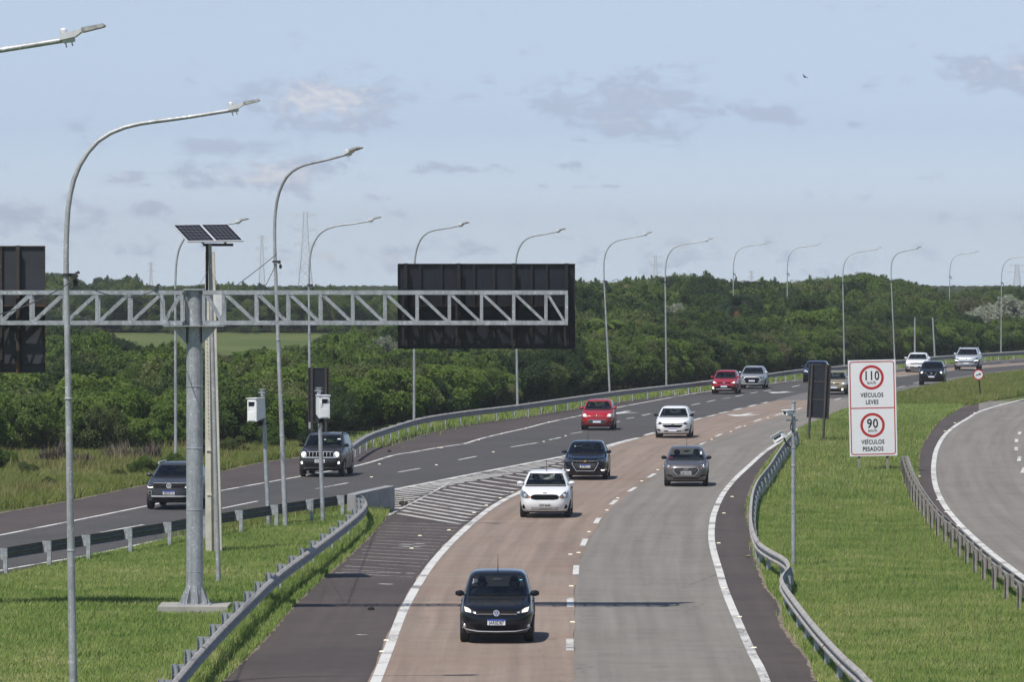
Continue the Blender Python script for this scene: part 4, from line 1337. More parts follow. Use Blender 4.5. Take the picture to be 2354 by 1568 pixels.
b0 = sp(467, 561) + Vector((0, 0.0, 0)); b1 = sp(534, 561) + Vector((0, 0.2, 0))
mb.bar(b0 + Vector((0, .1, -0.02)), b1 + Vector((0, .1, -0.02)), 0.12, 0.07)
mb.bar(cen - e2 * 0.42 - e1 * 0.2 - nrm * 0.05, cen + e2 * 0.42 - e1 * 0.2 - nrm * 0.05, 0.05)
mb.bar(cen - e2 * 0.42 + e1 * 0.2 - nrm * 0.05, cen + e2 * 0.42 + e1 * 0.2 - nrm * 0.05, 0.05)
mb.bar(tube_top - Vector((0.075, 0, 0.02)), tube_top + Vector((-0.075, 0, -1.4)), 0.07, 0.05)  # black bar standing in for the panel's shade on the concrete post's upper end
mb.build('bracket', M['black_steel'], sol)

# ---------------------------------------------------------------- speed camera boxes
def camera_box(xb, yb, xt, ytop, boxc, yaw, label, bw=0.36, bh=0.74, bd=0.50, tilt=0.0):
    p = gp(xb, yb); s = FPX / p.y
    r = thing('speed_camera', label, 'speed camera', loc=(p.x, p.y, 0), group='white speed camera boxes on poles')
    topv = Vector(((xt - xb) / s, 0, (yb - ytop) / s))
    mb = MB(); mb.tube([(0, 0, -0.02), topv * 0.6, topv * 0.97], [0.075, 0.068, 0.062], 14)
    mb.build('pole', M['steel'], r)
    mb = MB()
    mb.lathe([(0.07, -0.20), (0.07, -0.10), (0.10, -0.09), (0.10, -0.05), (0.07, -0.04), (0.07, 0.0), (0.11, 0.01), (0.11, 0.03), (0.0, 0.035)], topv, n=14)
    for a in range(4): mb.box(topv + Vector((0.12 * cos(a * pi / 2 + .4), 0.12 * sin(a * pi / 2 + .4), -0.07)), (0.05, 0.05, 0.04))
    mb.build('cap', M['steel'], r)
    c = Vector(((boxc[0] - xb) / s, -0.24, (yb - boxc[1]) / s))
    R = Matrix.Rotation(yaw, 3, 'Z') @ Matrix.Rotation(tilt, 3, 'Y')
    def B(v): return c + R @ Vector(v)
    mb = MB()
    w, h, d = bw / 2, bh / 2, bd / 2
    prof = [(-d, -h + 0.0), (d, -h + 0.13), (d, h), (-d, h + 0.0)]
    vs = [B((-w, a, b)) for a, b in prof] + [B((w, a, b)) for a, b in prof]
    mb.add(vs, [(0, 3, 2, 1)[::-1], (4, 5, 6, 7)[::-1], (0, 1, 5, 4)[::-1], (1, 2, 6, 5)[::-1], (2, 3, 7, 6)[::-1], (3, 0, 4, 7)[::-1]])
    mb.box(B((0, -0.02, h + 0.010)), (bw + 0.04, bd + 0.06, 0.022), R)
    case = mb.build('case', M['white_box'], r)
    mb = MB(); mb.box(B((0, -d - 0.010, -0.01)), (bw - 0.03, 0.02, bh - 0.06), R)
    mb.box(B((0, -d - 0.024, -h * 0.52)), (bw * 0.62, 0.012, bh * 0.36), R); mb.build('door', M['white_box'], case)
    mb = MB(); mb.box(B((0.0, -d - 0.0225, h * 0.52)), (bw * 0.52, 0.006, bh * 0.19), R)
    mb.lathe([(0.016, -0.004), (0.016, 0.004), (0, 0.005)], B((-w * 0.55, -d - 0.024, h * 0.02)), axis='y', n=8); mb.build('window', M['black_panel'], case)
    mb = MB(); mb.box(B((0.0, -d - 0.045, h * 0.74)), (bw * 0.62, 0.07, 0.014), R); mb.box(B((-bw * 0.29, -d - 0.04, h * 0.53)), (0.012, 0.05, bh * 0.21), R); mb.build('hood', M['white_box'], case)
    mb = MB(); bp = Vector((c.x * 0.5 + topv.x * 0.5, -0.06, c.z - h - 0.02))
    mb.box(bp + Vector((0, -0.1, 0.0)), (0.16, 0.36, 0.10)); mb.lathe([(0.10, -0.07), (0.10, 0.07)], bp + Vector((0, 0.06, -0.05)), n=14)
    mb.tube([bp + Vector((-0.1, -0.1, 0)), bp + Vector((-0.18, -0.1, -0.08)), bp + Vector((-0.12, -0.08, -0.16)), bp + Vector((-0.02, 0, -0.12))], 0.02, 8)
    mb.bar(bp + Vector((0.05, 0.02, -0.06)), bp + Vector((0.30, 0.02, -0.05)), 0.03)
    mb.build('mount', M['black_rubber'], r)
    return r


camera_box(618, 1212, 604, 897, (590, 942), radians(-30), 'white speed camera box turned half aside on a leaning grey pole')
camera_box(742.5, 1204, 733, 893, (743, 935), radians(14), 'white speed camera box facing the road in front of a dark sign')

# camera mast on the median
p = gp(1824, 1311); s = FPX / p.y
mast = thing('camera_mast', 'slim grey mast with two small white cameras in the grass beside the winding guardrail', 'camera mast', loc=(p.x, p.y, 0))
Zm = lambda Y: (1311 - Y) / s
Xm = lambda X: (X - 1824) / s
mb = MB(); mb.tube([(0, 0, -0.02), (0, 0, 2.2), (0.0, 0, Zm(925))], [0.062, 0.058, 0.055], 14)
for zz in (1.6, 2.9, 3.4, 4.1): mb.lathe([(0.056, zz - 0.03), (0.067, zz - 0.025), (0.067, zz + 0.025), (0.056, zz + 0.03)], n=14)
mb.lathe([(0.055, 0), (0.072, 0.0), (0.072, 0.03), (0, 0.035)], (0, 0, Zm(925)), n=14)
mb.build('pole', M['steel'], mast)
mb = MB(); mb.bar((Xm(1802), -0.02, Zm(966)), (Xm(1836), -0.02, Zm(966)), 0.05, 0.04); mb.bar((Xm(1787), -0.03, Zm(1001)), (0, -0.03, Zm(1000)), 0.03, 0.03)
mb.bar((0, -0.05, Zm(956)), (Xm(1812), -0.10, Zm(953)), 0.04); mb.box((0.0, -0.06, Zm(954)), (0.14, 0.10, 0.08))
mb.build('arm', M['steel'], mast)
R = Euler((0.0, radians(4), radians(-35))).to_matrix()
mb = MB(); mb.box((Xm(1810), -0.14, Zm(948)), (0.17, 0.30, 0.12), R); mb.box((Xm(1810), -0.15, Zm(942.5)), (0.19, 0.36, 0.014), R)
cm = mb.build('camera', M['white_box'], mast)
mb = MB(); mb.box(Vector((Xm(1810), -0.14, Zm(948))) + R @ Vector((0, -0.152, -0.01)), (0.08, 0.01, 0.07), R); mb.build('lens', M['black_panel'], cm)
R = Euler((radians(0), radians(-30), radians(-25))).to_matrix()
c = Vector((Xm(1790), -0.12, Zm(1005)))
mb = MB(); mb.box(c, (0.30, 0.22, 0.19), R); mb.box(c + R @ Vector((0, -0.02, 0.10)), (0.34, 0.28, 0.014), R)
il = mb.build('illuminator', M['white_box'], mast)
mb = MB(); mb.box(c + R @ Vector((0.0, -0.112, 0.0)), (0.24, 0.008, 0.05), R); mb.build('slot', M['black_panel'], il)
mb = MB(); mb.tube(catmull([c + Vector((0.14, 0, -0.03)), c + Vector((0.20, 0, -0.16)), (Xm(1812), -0.02, Zm(1026)), (-0.03, 0, Zm(1027))], 0.05), 0.022, 8)
mb.tube(catmull([(-0.06, -0.06, Zm(970)), (-0.09, -0.07, Zm(985)), (0.0, -0.07, Zm(992)), (0.03, -0.06, Zm(1003))], 0.05), 0.012, 6)
mb.build('cable', M['cable'], mast)

# ---------------------------------------------------------------- road signs on the ground
def sign_text(parent, body, size, x, z, mat, spacing=1.0, bold=0.004, y=-0.010, narrow=1.0):
    me = text_mesh(body, size, 0.002, spacing, bold); me.materials.clear(); me.materials.append(mat)
    if narrow != 1.0: me.transform(Matrix.Scale(narrow, 4, Vector((1, 0, 0))))
    return link('lettering', me, parent, loc=(x, y, z))


def ring(mb, r0, r1, y, c, n=40):
    vs = []
    for k in range(n):
        a = 2 * pi * k / n
        for r in (r0, r1): vs.append((c[0] + r * cos(a), y, c[1] + r * sin(a)))
    fs = [(2 * k, 2 * ((k + 1) % n), 2 * ((k + 1) % n) + 1, 2 * k + 1) for k in range(n)]
    mb.add(vs, fs)


pl, pr_ = gp(1974, 1088), gp(2039, 1084)
ds = (pl.y + pr_.y) / 2; s = FPX / ds
W, H = 109.5 / s, 221.5 / s
lim = thing('speed_limit_board', 'tall white board with two red ringed speed limits on legs in the grass', 'road sign', loc=((2006.0 - CX) / s, ds, 0))
zc = (1086 - 938) / s
lim_p = MB(); lim_p.box((0, 0, 0), (W, 0.012, H))
pn = lim_p.build('panel', M['sign_white'], lim, loc=(0, -0.06, zc)); pn.rotation_euler = (0, radians(-1.25), 0)
u_ = 1.0 / s
mb = MB()
def rrect(mb, x0, x1, z0, z1, r, t, y):
    pts = []; inn = []
    for (cx_, cz_, a0) in ((x1 - r, z1 - r, 0), (x0 + r, z1 - r, 90), (x0 + r, z0 + r, 180), (x1 - r, z0 + r, 270)):
        for k in range(7):
            a = radians(a0 + k * 15)
            pts.append((cx_ + r * cos(a), y, cz_ + r * sin(a))); inn.append((cx_ + (r - t) * cos(a), y, cz_ + (r - t) * sin(a)))
    n = len(pts)
    mb.add(pts + inn, [(i, (i + 1) % n, n + (i + 1) % n, n + i) for i in range(n)])
rrect(mb, -W / 2 + 3.2 * u_, W / 2 - 3.2 * u_, -H / 2 + 3.2 * u_, H / 2 - 3.2 * u_, 7 * u_, 2.3 * u_, -0.009)
mb.box((0, -0.0085, 0), (W - 7.5 * u_, 0.003, 2.3 * u_))
mb.build('border', M['sign_red'], pn)
for zz in (70.5, -39.5):
    mb = MB(); ring(mb, 22.3 * u_, 28.2 * u_, -0.0095, (-1 * u_, zz * u_)); mb.build('ring', M['sign_red'], pn)
mb = MB()
for zz in (57, -53): mb.box((0, -0.0065, (zz - 6) * u_), (W - 8 * u_, 0.0012, 0.35 * u_))
mb.build('seam', M['lamp_grey'], pn)
for body, sz, zz, nar, bold in (('110', 29, 73.5, 0.78, 0.010), ('km/h', 10, 58.0, 0.95, 0.002), ('VEÍCULOS', 13.4, 29.5, 0.80, 0.006), ('LEVES', 13.4, 13.3, 0.80, 0.006),
                                ('90', 29, -36.5, 0.86, 0.010), ('km/h', 10, -52.0, 0.95, 0.002), ('VEÍCULOS', 13.4, -78.5, 0.80, 0.006), ('PESADOS', 13.4, -94.5, 0.80, 0.006)):
    sign_text(pn, body, sz * u_, -1 * u_, zz * u_, M['sign_black'], 1.10, bold, narrow=nar)
for xx, lb in ((-32, 1), (33, 0)):
    mb = MB(); mb.box((0, 0, 0), (0.085, 0.085, zc + H * 0.35))
    lg = mb.build('leg', M['old_steel'], lim, loc=((xx + 0.5) * u_, 0.0, (zc + H * 0.35) / 2 - 0.05)); lg.rotation_euler = (0, radians(-0.6), 0)
    mb = MB(); mb.box((0, 0, 0), (0.10, 0.10, 0.18)); mb.build('collar', M['black_steel'], lg, loc=(0, 0, (zc - H / 2 + 0.06) - (zc + H * 0.35) / 2))


def plain_back_sign(X0, X1, Y0, Y1, dist, roll, yaw, label, legs=True, bars=(0.35, 0.68), lw=0.09, mat='black_panel', post='black_steel', seam=True, base_y=None):
    s = FPX / dist
    zt_ = CAM_H - (Y0 - HORIZON) / s; zb_ = CAM_H - (Y1 - HORIZON) / s
    W = (X1 - X0) / s / cos(yaw); H = zt_ - zb_
    r = thing('road_sign', label, 'road sign', loc=(((X0 + X1) / 2 - CX) / s, dist, 0)); r.rotation_euler = (0, roll, yaw)
    mb = MB(); mb.box((0, 0.0, zb_ + H / 2), (W, 0.015, H)); mb.build('panel', M[mat], r)
    mb = MB(); mb.box((0, 0.014, zb_ + H / 2), (W - 0.03, 0.008, H - 0.03)); mb.build('face', plain_green, r)
    mb = MB()
    for z in (zb_ + 0.02, zt_ - 0.02): mb.box((0, -0.022, z), (W, 0.04, 0.035))
    for x in (-W / 2 + 0.018, W / 2 - 0.018): mb.box((x, -0.024, zb_ + H / 2), (0.034, 0.04, H - 0.08))
    for t in bars: mb.box((0, -0.022, zb_ + H * t), (W - 0.08, 0.03, 0.04))
    mb.build('frame', M[post], r)
    for x in (-W * 0.33, W * 0.33):
        mb = MB(); mb.box((x, -0.085, zt_ / 2), (lw, 0.08, zt_ + 0.06)); mb.build('leg', M[post], r)
    return r


M['dark_leg'] = galvanised('dark post steel', (0.075, 0.066, 0.060), 0.7)
plain_back_sign(1853, 1902, 838, 962, 266, radians(3.0), radians(-28), 'narrow black signboard leaning on two legs beside the speed limit board', post='dark_leg')
plain_back_sign(708, 757, 845, 971, 246, radians(0), radians(4), 'dark upright signboard seen from behind above the roof of the boxy graphite suv', post='dark_leg', bars=(0.62,))
plain_back_sign(2246, 2290, 763, 806, 560, radians(0), radians(15), 'small pale grey signboard seen from behind near the guardrail at the bend', mat='lamp_fin', post='old_steel', bars=(0.5,))

p = gp(2255, 916); s = FPX / p.y
rs = thing('round_sign', 'small round white sign with red ring and black arrow on a leaning post', 'road sign', loc=(p.x, p.y, 0)); rs.rotation_euler = (0, radians(-6.2), 0)
zc = (916 - 861) / s
mb = MB(); mb.lathe([(0.0, -0.006), (0.335, -0.006), (0.335, 0.006), (0, 0.006)], (0, -0.05, zc), axis='y', n=32); pn = mb.build('disc', M['sign_white'], rs)
mb = MB(); ring(mb, 0.265, 0.335, -0.062, (0, zc)); mb.build('ring', M['sign_red'], pn)
mb = MB(); mb.prism([(-0.17, zc - 0.06), (0.05, zc - 0.012), (0.05, zc - 0.06), (0.19, zc + 0.035), (0.04, zc + 0.085), (0.04, zc + 0.035), (-0.17, zc - 0.005)], -0.064, -0.061); mb.build('arrow', M['sign_black'], pn)
mb = MB(); mb.tube([(0, 0, -0.03), (0, 0, zc + 0.2)], 0.045, 10); mb.build('post', M['black_steel'], rs)

# ---------------------------------------------------------------- cables
def cable(label, pts, sag, r=0.010, mat='twist'):
    a, b = Vector(pts[0]), Vector(pts[1])
    P = []
    for k in range(25):
        t = k / 24
        q = a.lerp(b, t); q.z -= sag * 4 * t * (1 - t)
        P.append(q)
    mb = MB()
    if mat == 'twist':
        for ph in (0, pi):
            Q = []
            n = 120
            for k in range(n + 1):
                t = k / n
                i = min(int(t * 24), 23); f = t * 24 - i
                c = P[i].lerp(P[i + 1], f)
                w = 2 * pi * t * 22 + ph
                Q.append(c + Vector((cos(w) * r * 0.7, 0, sin(w) * r * 0.7)))
            mb.mi = 0 if ph == 0 else 1
            mb.tube(Q, r * 0.8, 5)
        o_ = mb.build('cable', [M['cable'], M['twist']])
    else:
        mb.tube(P, r, 6); o_ = mb.build('cable', M['cable'])
    return tag(o_, label, 'cable')
d1 = gp(168.5, 1604).y; d3 = gp(656.5, 1216).y
cable('twisted cable sagging from the lamp post to the top of the lattice beam', (at(171, 640, d1), at(361, 664, DG - 0.3)), 0.28)
cable('twisted cable running down to the picture edge from the lamp post', (at(168, 645, d1), at(-60, 735, 100)), 0.12)
cable('twisted cable hanging below the lattice beam beside the gantry column', (at(112, 700, 150), at(395, 742, DG + 0.3)), 0.25)
cable('twisted cable stretched from the lamp post down to the beam near the column', (at(636, 584, d3), at(522, 672, DG + 0.3)), 0.02)
cable('thin twisted cable hanging steeply from the lamp post behind the lattice beam', (at(638, 600, d3), at(560, 738, d3 - 4)), 0.12)
cable('short cable from the leaning tube up to the beam end plate', (at(482, 620, tb.y), at(516, 676, DG + 0.4)), 0.01, 0.004)
cable('short cable from the leaning tube down to the column cap', (at(481, 618, tb.y), at(452, 664, DG + 0.2)), 0.01, 0.004)
cable('thin black cable from the concrete post down to the speed cameras', (at(505, 848, pb.y), at(604, 912, gp(618, 1212).y)), 0.05, 0.010, 'black')
cable('thin black cable strung between the two speed camera poles', (at(604, 912, gp(618, 1212).y), at(732, 915, gp(742, 1204).y)), 0.12, 0.010, 'black')
ins = MB()
for (X, Y, dd) in ((175, 634, d1 - 0.1), (361, 661, DG - 0.36)):
    c = at(X, Y, dd)
    for k in range(3): ins.lathe([(0.02, -0.02), (0.045, -0.015), (0.045, 0.015), (0.02, 0.02)], c + Vector((0.03 * (k - 1), 0, 0.06 * (k - 1))), n=8)
    ins.bar(c + Vector((-0.05, 0, -0.1)), c + Vector((0.05, 0, 0.1)), 0.02)
    o_ = ins.build('insulator', M['cable']); tag(o_, 'small dark insulator clamp on the ' + ('lamp post pole' if X < 200 else 'upper edge of the lattice beam'), 'insulator', 'cable insulators')
    ins = MB()

# ---------------------------------------------------------------- pylons on the skyline
def pylon(X, Ytop, Ybase, dist, label, wide=1.0, arms=3, kind='tower'):
    s = FPX / dist
    zb0 = land_z(dist) - 0.1
    h = CAM_H + (HORIZON - Ytop) / s - zb0
    x = (X - CX) / s
    r = thing('pylon', label, 'pylon', loc=(x, dist, zb0), group='power line pylons on the skyline')
    mb = MB()
    hw = lambda t: wide * h * (0.082 * (1 - t) ** 1.6 + 0.020)
    t_lv = [0, .16, .30, .42, .52, .60, .67, .74, .81, .88, .95, 1.0]
    rr = 0.16 * dist / 2500
    for i, t in enumerate(t_lv):
        w = hw(t); z = t * h
        C = [Vector((sx * w, sy * w, z)) for sx, sy in ((-1, -1), (1, -1), (1, 1), (-1, 1))]
        if i:
            for k in range(4):
                mb.bar(Cp[k], C[k], rr * 1.3)
                mb.bar(Cp[k], C[(k + 1) % 4], rr * 0.75); mb.bar(Cp[(k + 1) % 4], C[k], rr * 0.75)
                mb.bar(C[k], C[(k + 1) % 4], rr * 0.75)
        Cp = C
    mb.build('tower', M['pylon'], r)
    for k in range(arms):
        z = h * (0.98 - k * 0.15) ; L = h * (0.075 if k % 2 == 0 else 0.09) * wide
        mb = MB()
        w = hw(z / h)
        for sx in (-1, 1):
            for sy in (-1, 1):
                mb.bar((sx * w, sy * w, z), (sx * (w + L), 0, z - h * 0.008), rr); mb.bar((sx * w, sy * w, z - h * 0.035), (sx * (w + L), 0, z - h * 0.008), rr)
            mb.bar((sx * (w + L), 0, z - h * 0.01), (sx * (w + L), 0, z - h * 0.05), rr * 0.8)
        mb.build('arm', M['pylon'], r)
    return r
pylon(702, 487, 657, 3000, 'large pale lattice pylon standing behind the second tall lamp post')
pylon(602, 540, 657, 3600, 'slender faded lattice pylon between the solar panel and the large pylon', 0.62)
pylon(347, 603, 655, 3800, 'tiny lattice mast above the trees near the gantry', 0.7, 2)
pylon(1507, 587, 635, 4600, 'small faded pylon on the skyline above the wood between two lamp arms', 1.0, 3)
pylon(1727, 622, 640, 5200, 'faintest small pylon top above the trees', 0.8, 2)
pylon(2338, 607, 655, 4200, 'broad pylon at the edge of the picture above the far trees', 1.9, 2)

# a bird in the sky
c = at(1850, 176, 150)
bd = MB()
bd.ell((0, 0, 0), (0.045, 0.10, 0.04), 8, 6); bd.ell((0, -0.11, 0.015), (0.024, 0.035, 0.024), 6, 5)
for sx in (-1, 1): bd.add([(sx * 0.03, -0.05, 0.01), (sx * 0.16, -0.03, 0.055), (sx * 0.27, 0.02, 0.02), (sx * 0.14, 0.06, 0.03), (sx * 0.03, 0.07, 0.01)], [(0, 1, 2, 3, 4)])
bd.add([(-0.02, 0.09, 0), (0.02, 0.09, 0), (0.04, 0.19, 0), (-0.04, 0.19, 0)], [(0, 1, 2, 3)])
bd_o = bd.build('bird', M['bird'], loc=tuple(c)); bd_o.scale = (.42, .42, .6); bd_o.rotation_euler = (0.2, 0.5, 0.6)
tag(bd_o, 'tiny dark bird flying high in the pale sky', 'bird')
# ---------------------------------------------------------------- cars
def dens(rows, k):
    """control rows (z, front, rear, half width, squareness) made smooth"""
    A = np.array(rows, dtype=float)
    n = len(A)
    out = []
    Q = np.vstack([2 * A[0] - A[1], A, 2 * A[-1] - A[-2]])
    for i in range(1, n):
        p0, p1, p2, p3 = Q[i - 1], Q[i], Q[i + 1], Q[i + 2]
        for j in range(k):
            t = j / k
            out.append(0.5 * ((2 * p1) + (p2 - p0) * t + (2 * p0 - 5 * p1 + 4 * p2 - p3) * t * t + (3 * p1 - p0 - 3 * p2 + p3) * t ** 3))
    out.append(A[-1])
    out = np.array(out)
    for i in range(1, len(out)): out[i, 0] = max(out[i, 0], out[i - 1, 0] + 1e-4)
    return out


class Shell:
    """the outer skin of a car: at each height a rounded plan outline"""
    def __init__(s, S):
        L, W, H = S['L'], S['W'] / 2, S['H']
        zh, zc, yc, yr, rr = S['zh'], S['zc'], S['yc'], S['yrf'], S['yrr']
        zr = H - S.get('roof', 0.10)
        br = S.get('rw', 0.755) * W
        bz = S.get('bz', 0.17)
        gl = S.get('nose', 0.07)
        low = [(bz, 0.26, L - .26, .88 * W, 4), (bz + .06, .08, L - .09, .955 * W, 4.2), (.38 + S.get('lift', 0) * .5, .015, L - .03, .985 * W, 4.6), (.52 + S.get('lift', 0) * .6, 0, L, W, 4.8),
               ((.55 + S.get('lift', 0) * .6 + zh) / 2, .025, L - .01, W, 5), (zh - .07, gl, L - .02, .99 * W, 5), (zh, gl + .09, L - .04, .978 * W, 5),
               (zh + (zc - zh) * .30, gl + .09 + (yc - gl) * .22, L - .06, .965 * W, 5.4), (zh + (zc - zh) * .66, gl + .09 + (yc - gl) * .55, L - .08, .952 * W, 5.6), (zc, yc, L - .10, .93 * W, 6)]
        glass = []
        for k in range(7):
            t = k / 6
            glass.append((zc + .012 + (zr - zc - .012) * t, yc + .03 + (yr - yc - .03) * (t ** 0.93), L - .10 - (L - .10 - rr) * (t ** 1.25), W * .925 + (br - W * .925) * (t ** 1.15), 6.0 + t * 0.6))
        roof = [(zr + .003, yr + .006, rr - .01, br - .004, 6.4), (zr + (H - zr) * .45, yr + .10, rr - .10, br - .05, 5.6), (zr + (H - zr) * .80, yr + .28, rr - .26, br * .80, 4.6), (zr + (H - zr) * .96, yr + .55, rr - .5, br * .52, 3.6), (H, yr + .85, rr - .75, br * .2, 3)]
        a = dens(low, 4); g = np.array(glass); r = dens(roof, 3)
        s.R = np.vstack([a, g, r])
        s.ng0 = len(a); s.ng1 = len(a) + len(g) - 1
        s.S = S; s.L = L; s.W = W; s.H = H; s.zc = zc; s.zr = zr

    def at(s, z):
        R = s.R
        return [float(np.interp(z, R[:, 0], R[:, k])) for k in range(1, 5)]

    def F(s, x, z):
        """how far back the front surface lies at (x, z)"""
        yf, yr, b, n = s.at(z)
        a = (yr - yf) / 2
        q = min(abs(x) / b, 0.9995)
        return (yf + yr) / 2 - a * (1 - q ** n) ** (1 / n)

    def side(s, y, z):
        yf, yr, b, n = s.at(z)
        a = (yr - yf) / 2
        q = min(abs(y - (yf + yr) / 2) / a, 0.9995)
        return b * (1 - q ** n) ** (1 / n)

    def cols(s):
        fr = [-.93, -.90, -.86, -.8, -.7, -.56, -.4, -.2, 0, .2, .4, .56, .7, .8, .86, .90, .93]
        sd = [0.012, .03, .055, .09, .15, .22, .30, .38, .44, .475, .53, .61, .69, .76, .82, .88, .93, .965, .985]
        re = [.93, .86, .7, .45, .15, -.15, -.45, -.7, -.86, -.93]
        C = [('f', v) for v in fr] + [('s', v) for v in sd] + [('r', v) for v in re] + [('t', v) for v in reversed(sd)]
        return C

    def pt(s, row, c):
        z, yf, yr, b, n = row
        a = (yr - yf) / 2; m = (yf + yr) / 2
        k, v = c
        yj = a * (1 - .93 ** n) ** (1 / n)
        if k == 'f': return (v * b, m - a * (1 - abs(v) ** n) ** (1 / n), z)
        if k == 'r': return (v * b, m + a * (1 - abs(v) ** n) ** (1 / n), z)
        y = -yj + 2 * yj * v
        x = b * (1 - min(.9999, abs(y) / a) ** n) ** (1 / n)
        return (x if k == 's' else -x, m + y, z)


def car(S, label, px, py, phi, paint, group=None):
    sh = Shell(S)
    axf = S.get('axf', 0.80)
    p = gp(px, py)
    s = FPX / p.y
    p.x += axf * sin(radians(phi))
    rz = -atan2(p.x, p.y) - radians(phi)
    root = thing(S['name'], label, 'car', loc=(p.x, p.y, 0.012), rz=rz, group='cars driving towards the bridge')
    OY = -axf                                            # the root stands between the front wheels
    C = sh.cols(); R = sh.R
    grid = [[sh.pt(r, c) for c in C] for r in R]
    nc, nr = len(C), len(R)
    sets = {'body': [], 'windscreen': [], 'side_window': [], 'rear_window': []}
    for i in range(nr - 1):
        for j in range(nc):
            j2 = (j + 1) % nc
            kind = 'body'
            if sh.ng0 <= i < sh.ng1:
                (k, v), (k2, v2) = C[j], C[j2]
                lo, hi = sorted((v, v2)) if k == k2 else (9, 9)
                if k == k2 == 'f' and lo >= -.86 and hi <= .86: kind = 'windscreen'
                elif k == k2 and k in 'st' and ((lo >= .055 and hi <= .44) or (lo >= .475 and hi <= S.get('sw', .82))) and i < sh.ng1 - (0): kind = 'side_window'
                elif k == k2 == 'r' and lo >= -.86 and hi <= .86 and i >= sh.ng0 + 1: kind = 'rear_window'
            sets[kind].append((i, j, j2))
    def sub(cells, name, mat, parent, cap=False):
        mb = MB(); idx = {}
        def vid(i, j):
            if (i, j) not in idx:
                idx[(i, j)] = len(mb.v); q = grid[i][j]; mb.v.append((q[0], q[1] + OY, q[2]))
            return idx[(i, j)]
        for (i, j, j2) in cells:
            mb.f.append((vid(i, j), vid(i, j2), vid(i + 1, j2), vid(i + 1, j))); mb.m.append(0)
        if cap:
            mb.f.append(tuple(vid(nr - 1, j) for j in range(nc))); mb.m.append(0)
            mb.f.append(tuple(vid(0, j) for j in reversed(range(nc)))); mb.m.append(0)
        return mb.build(name, mat, parent, angle=50)
    body = sub(sets['body'], 'body', paint, root, True)
    gm = M[S.get('glass', 'glass')]
    ws = sub(sets['windscreen'], 'windscreen', gm, root)
    left = [c for c in sets['side_window'] if C[c[1]][0] == 's']; right = [c for c in sets['side_window'] if C[c[1]][0] == 't']
    sub(left, 'side_window', M[S.get('side_glass', 'dark_glass')], root); sub(right, 'side_window', M[S.get('side_glass', 'dark_glass')], root)
    sub(sets['rear_window'], 'rear_window', gm, root)

    # panels that follow the skin, drawn in front view
    def fp(name, mat, poly, off=0.006, parent=root, mirror=False, build=True, mb=None, skirt=True):
        mbs = mb or MB()
        for sgn in ((1, -1) if mirror else (1,)):
            P = [(x * sgn, z) for x, z in poly]
            xs = sorted(set(x for x, z in P)); xs = [xs[0]] + [b for a, b in zip(xs, xs[1:]) if b - a > 1e-4]
            full = []
            for a, b in zip(xs, xs[1:]):
                n = max(1, int((b - a) / 0.05))
                full += [a + (b - a) * t / n for t in range(n)]
            full.append(xs[-1])
            def span(x):
                zs = []
                for (x0, z0), (x1, z1) in zip(P, P[1:] + P[:1]):
                    if abs(x1 - x0) < 1e-4:
                        if abs(x - x0) < 2e-4: zs += [z0, z1]
                    elif min(x0, x1) - 1e-7 <= x <= max(x0, x1) + 1e-7:
                        t = (x - x0) / (x1 - x0); zs.append(z0 + (z1 - z0) * t)
                return min(zs), max(zs)
            nz = 6; b0 = len(mbs.v); colsn = len(full)
            for x in full:
                lo, hi = span(x)
                for k in range(nz + 1):
                    z = lo + (hi - lo) * k / nz
                    mbs.v.append((x, sh.F(x, z) - off + OY, z))
            for i in range(colsn - 1):
                for k in range(nz):
                    a = b0 + i * (nz + 1) + k
                    q = (a, a + nz + 1, a + nz + 2, a + 1)
                    mbs.f.append(q); mbs.m.append(mbs.mi)
            if skirt:
                loop = [b0 + i * (nz + 1) for i in range(colsn)] + [b0 + (colsn - 1) * (nz + 1) + k for k in range(1, nz + 1)] + \
                       [b0 + i * (nz + 1) + nz for i in range(colsn - 2, -1, -1)] + [b0 + k for k in range(nz - 1, 0, -1)]
                sb = len(mbs.v)
                for q in loop:
                    v = mbs.v[q]; mbs.v.append((v[0], v[1] + off + 0.02, v[2]))
                m_ = len(loop)
                for i in range(m_):
                    mbs.f.append((loop[i], sb + i, sb + (i + 1) % m_, loop[(i + 1) % m_])); mbs.m.append(mbs.mi)
        if build: return mbs.build(name, mat, parent, angle=40)
        return mbs

    def disc(name, mat, x, z, r, off=0.012, parent=root, n=20, depth=0.02, inner=None):
        y = sh.F(x, z) - off + OY
        mb = MB()
        if inner: mb.lathe([(inner, 0), (inner, -depth * .5), (r, -depth * .5), (r, depth)], (x, y, z), axis='y', n=n)
        else: mb.lathe([(0, -depth * .6), (r * .7, -depth * .5), (r, 0), (r, depth)], (x, y, z), axis='y', n=n)
        return mb.build(name, mat, parent, angle=40)

    W = sh.W
    # lower black band, sills
    fp('lower_trim', M['trim'], [(-W * .90, sh.R[0, 0] + .012), (W * .90, sh.R[0, 0] + .012), (W * .92, sh.R[0, 0] + .055), (-W * .92, sh.R[0, 0] + .055)], 0.004)
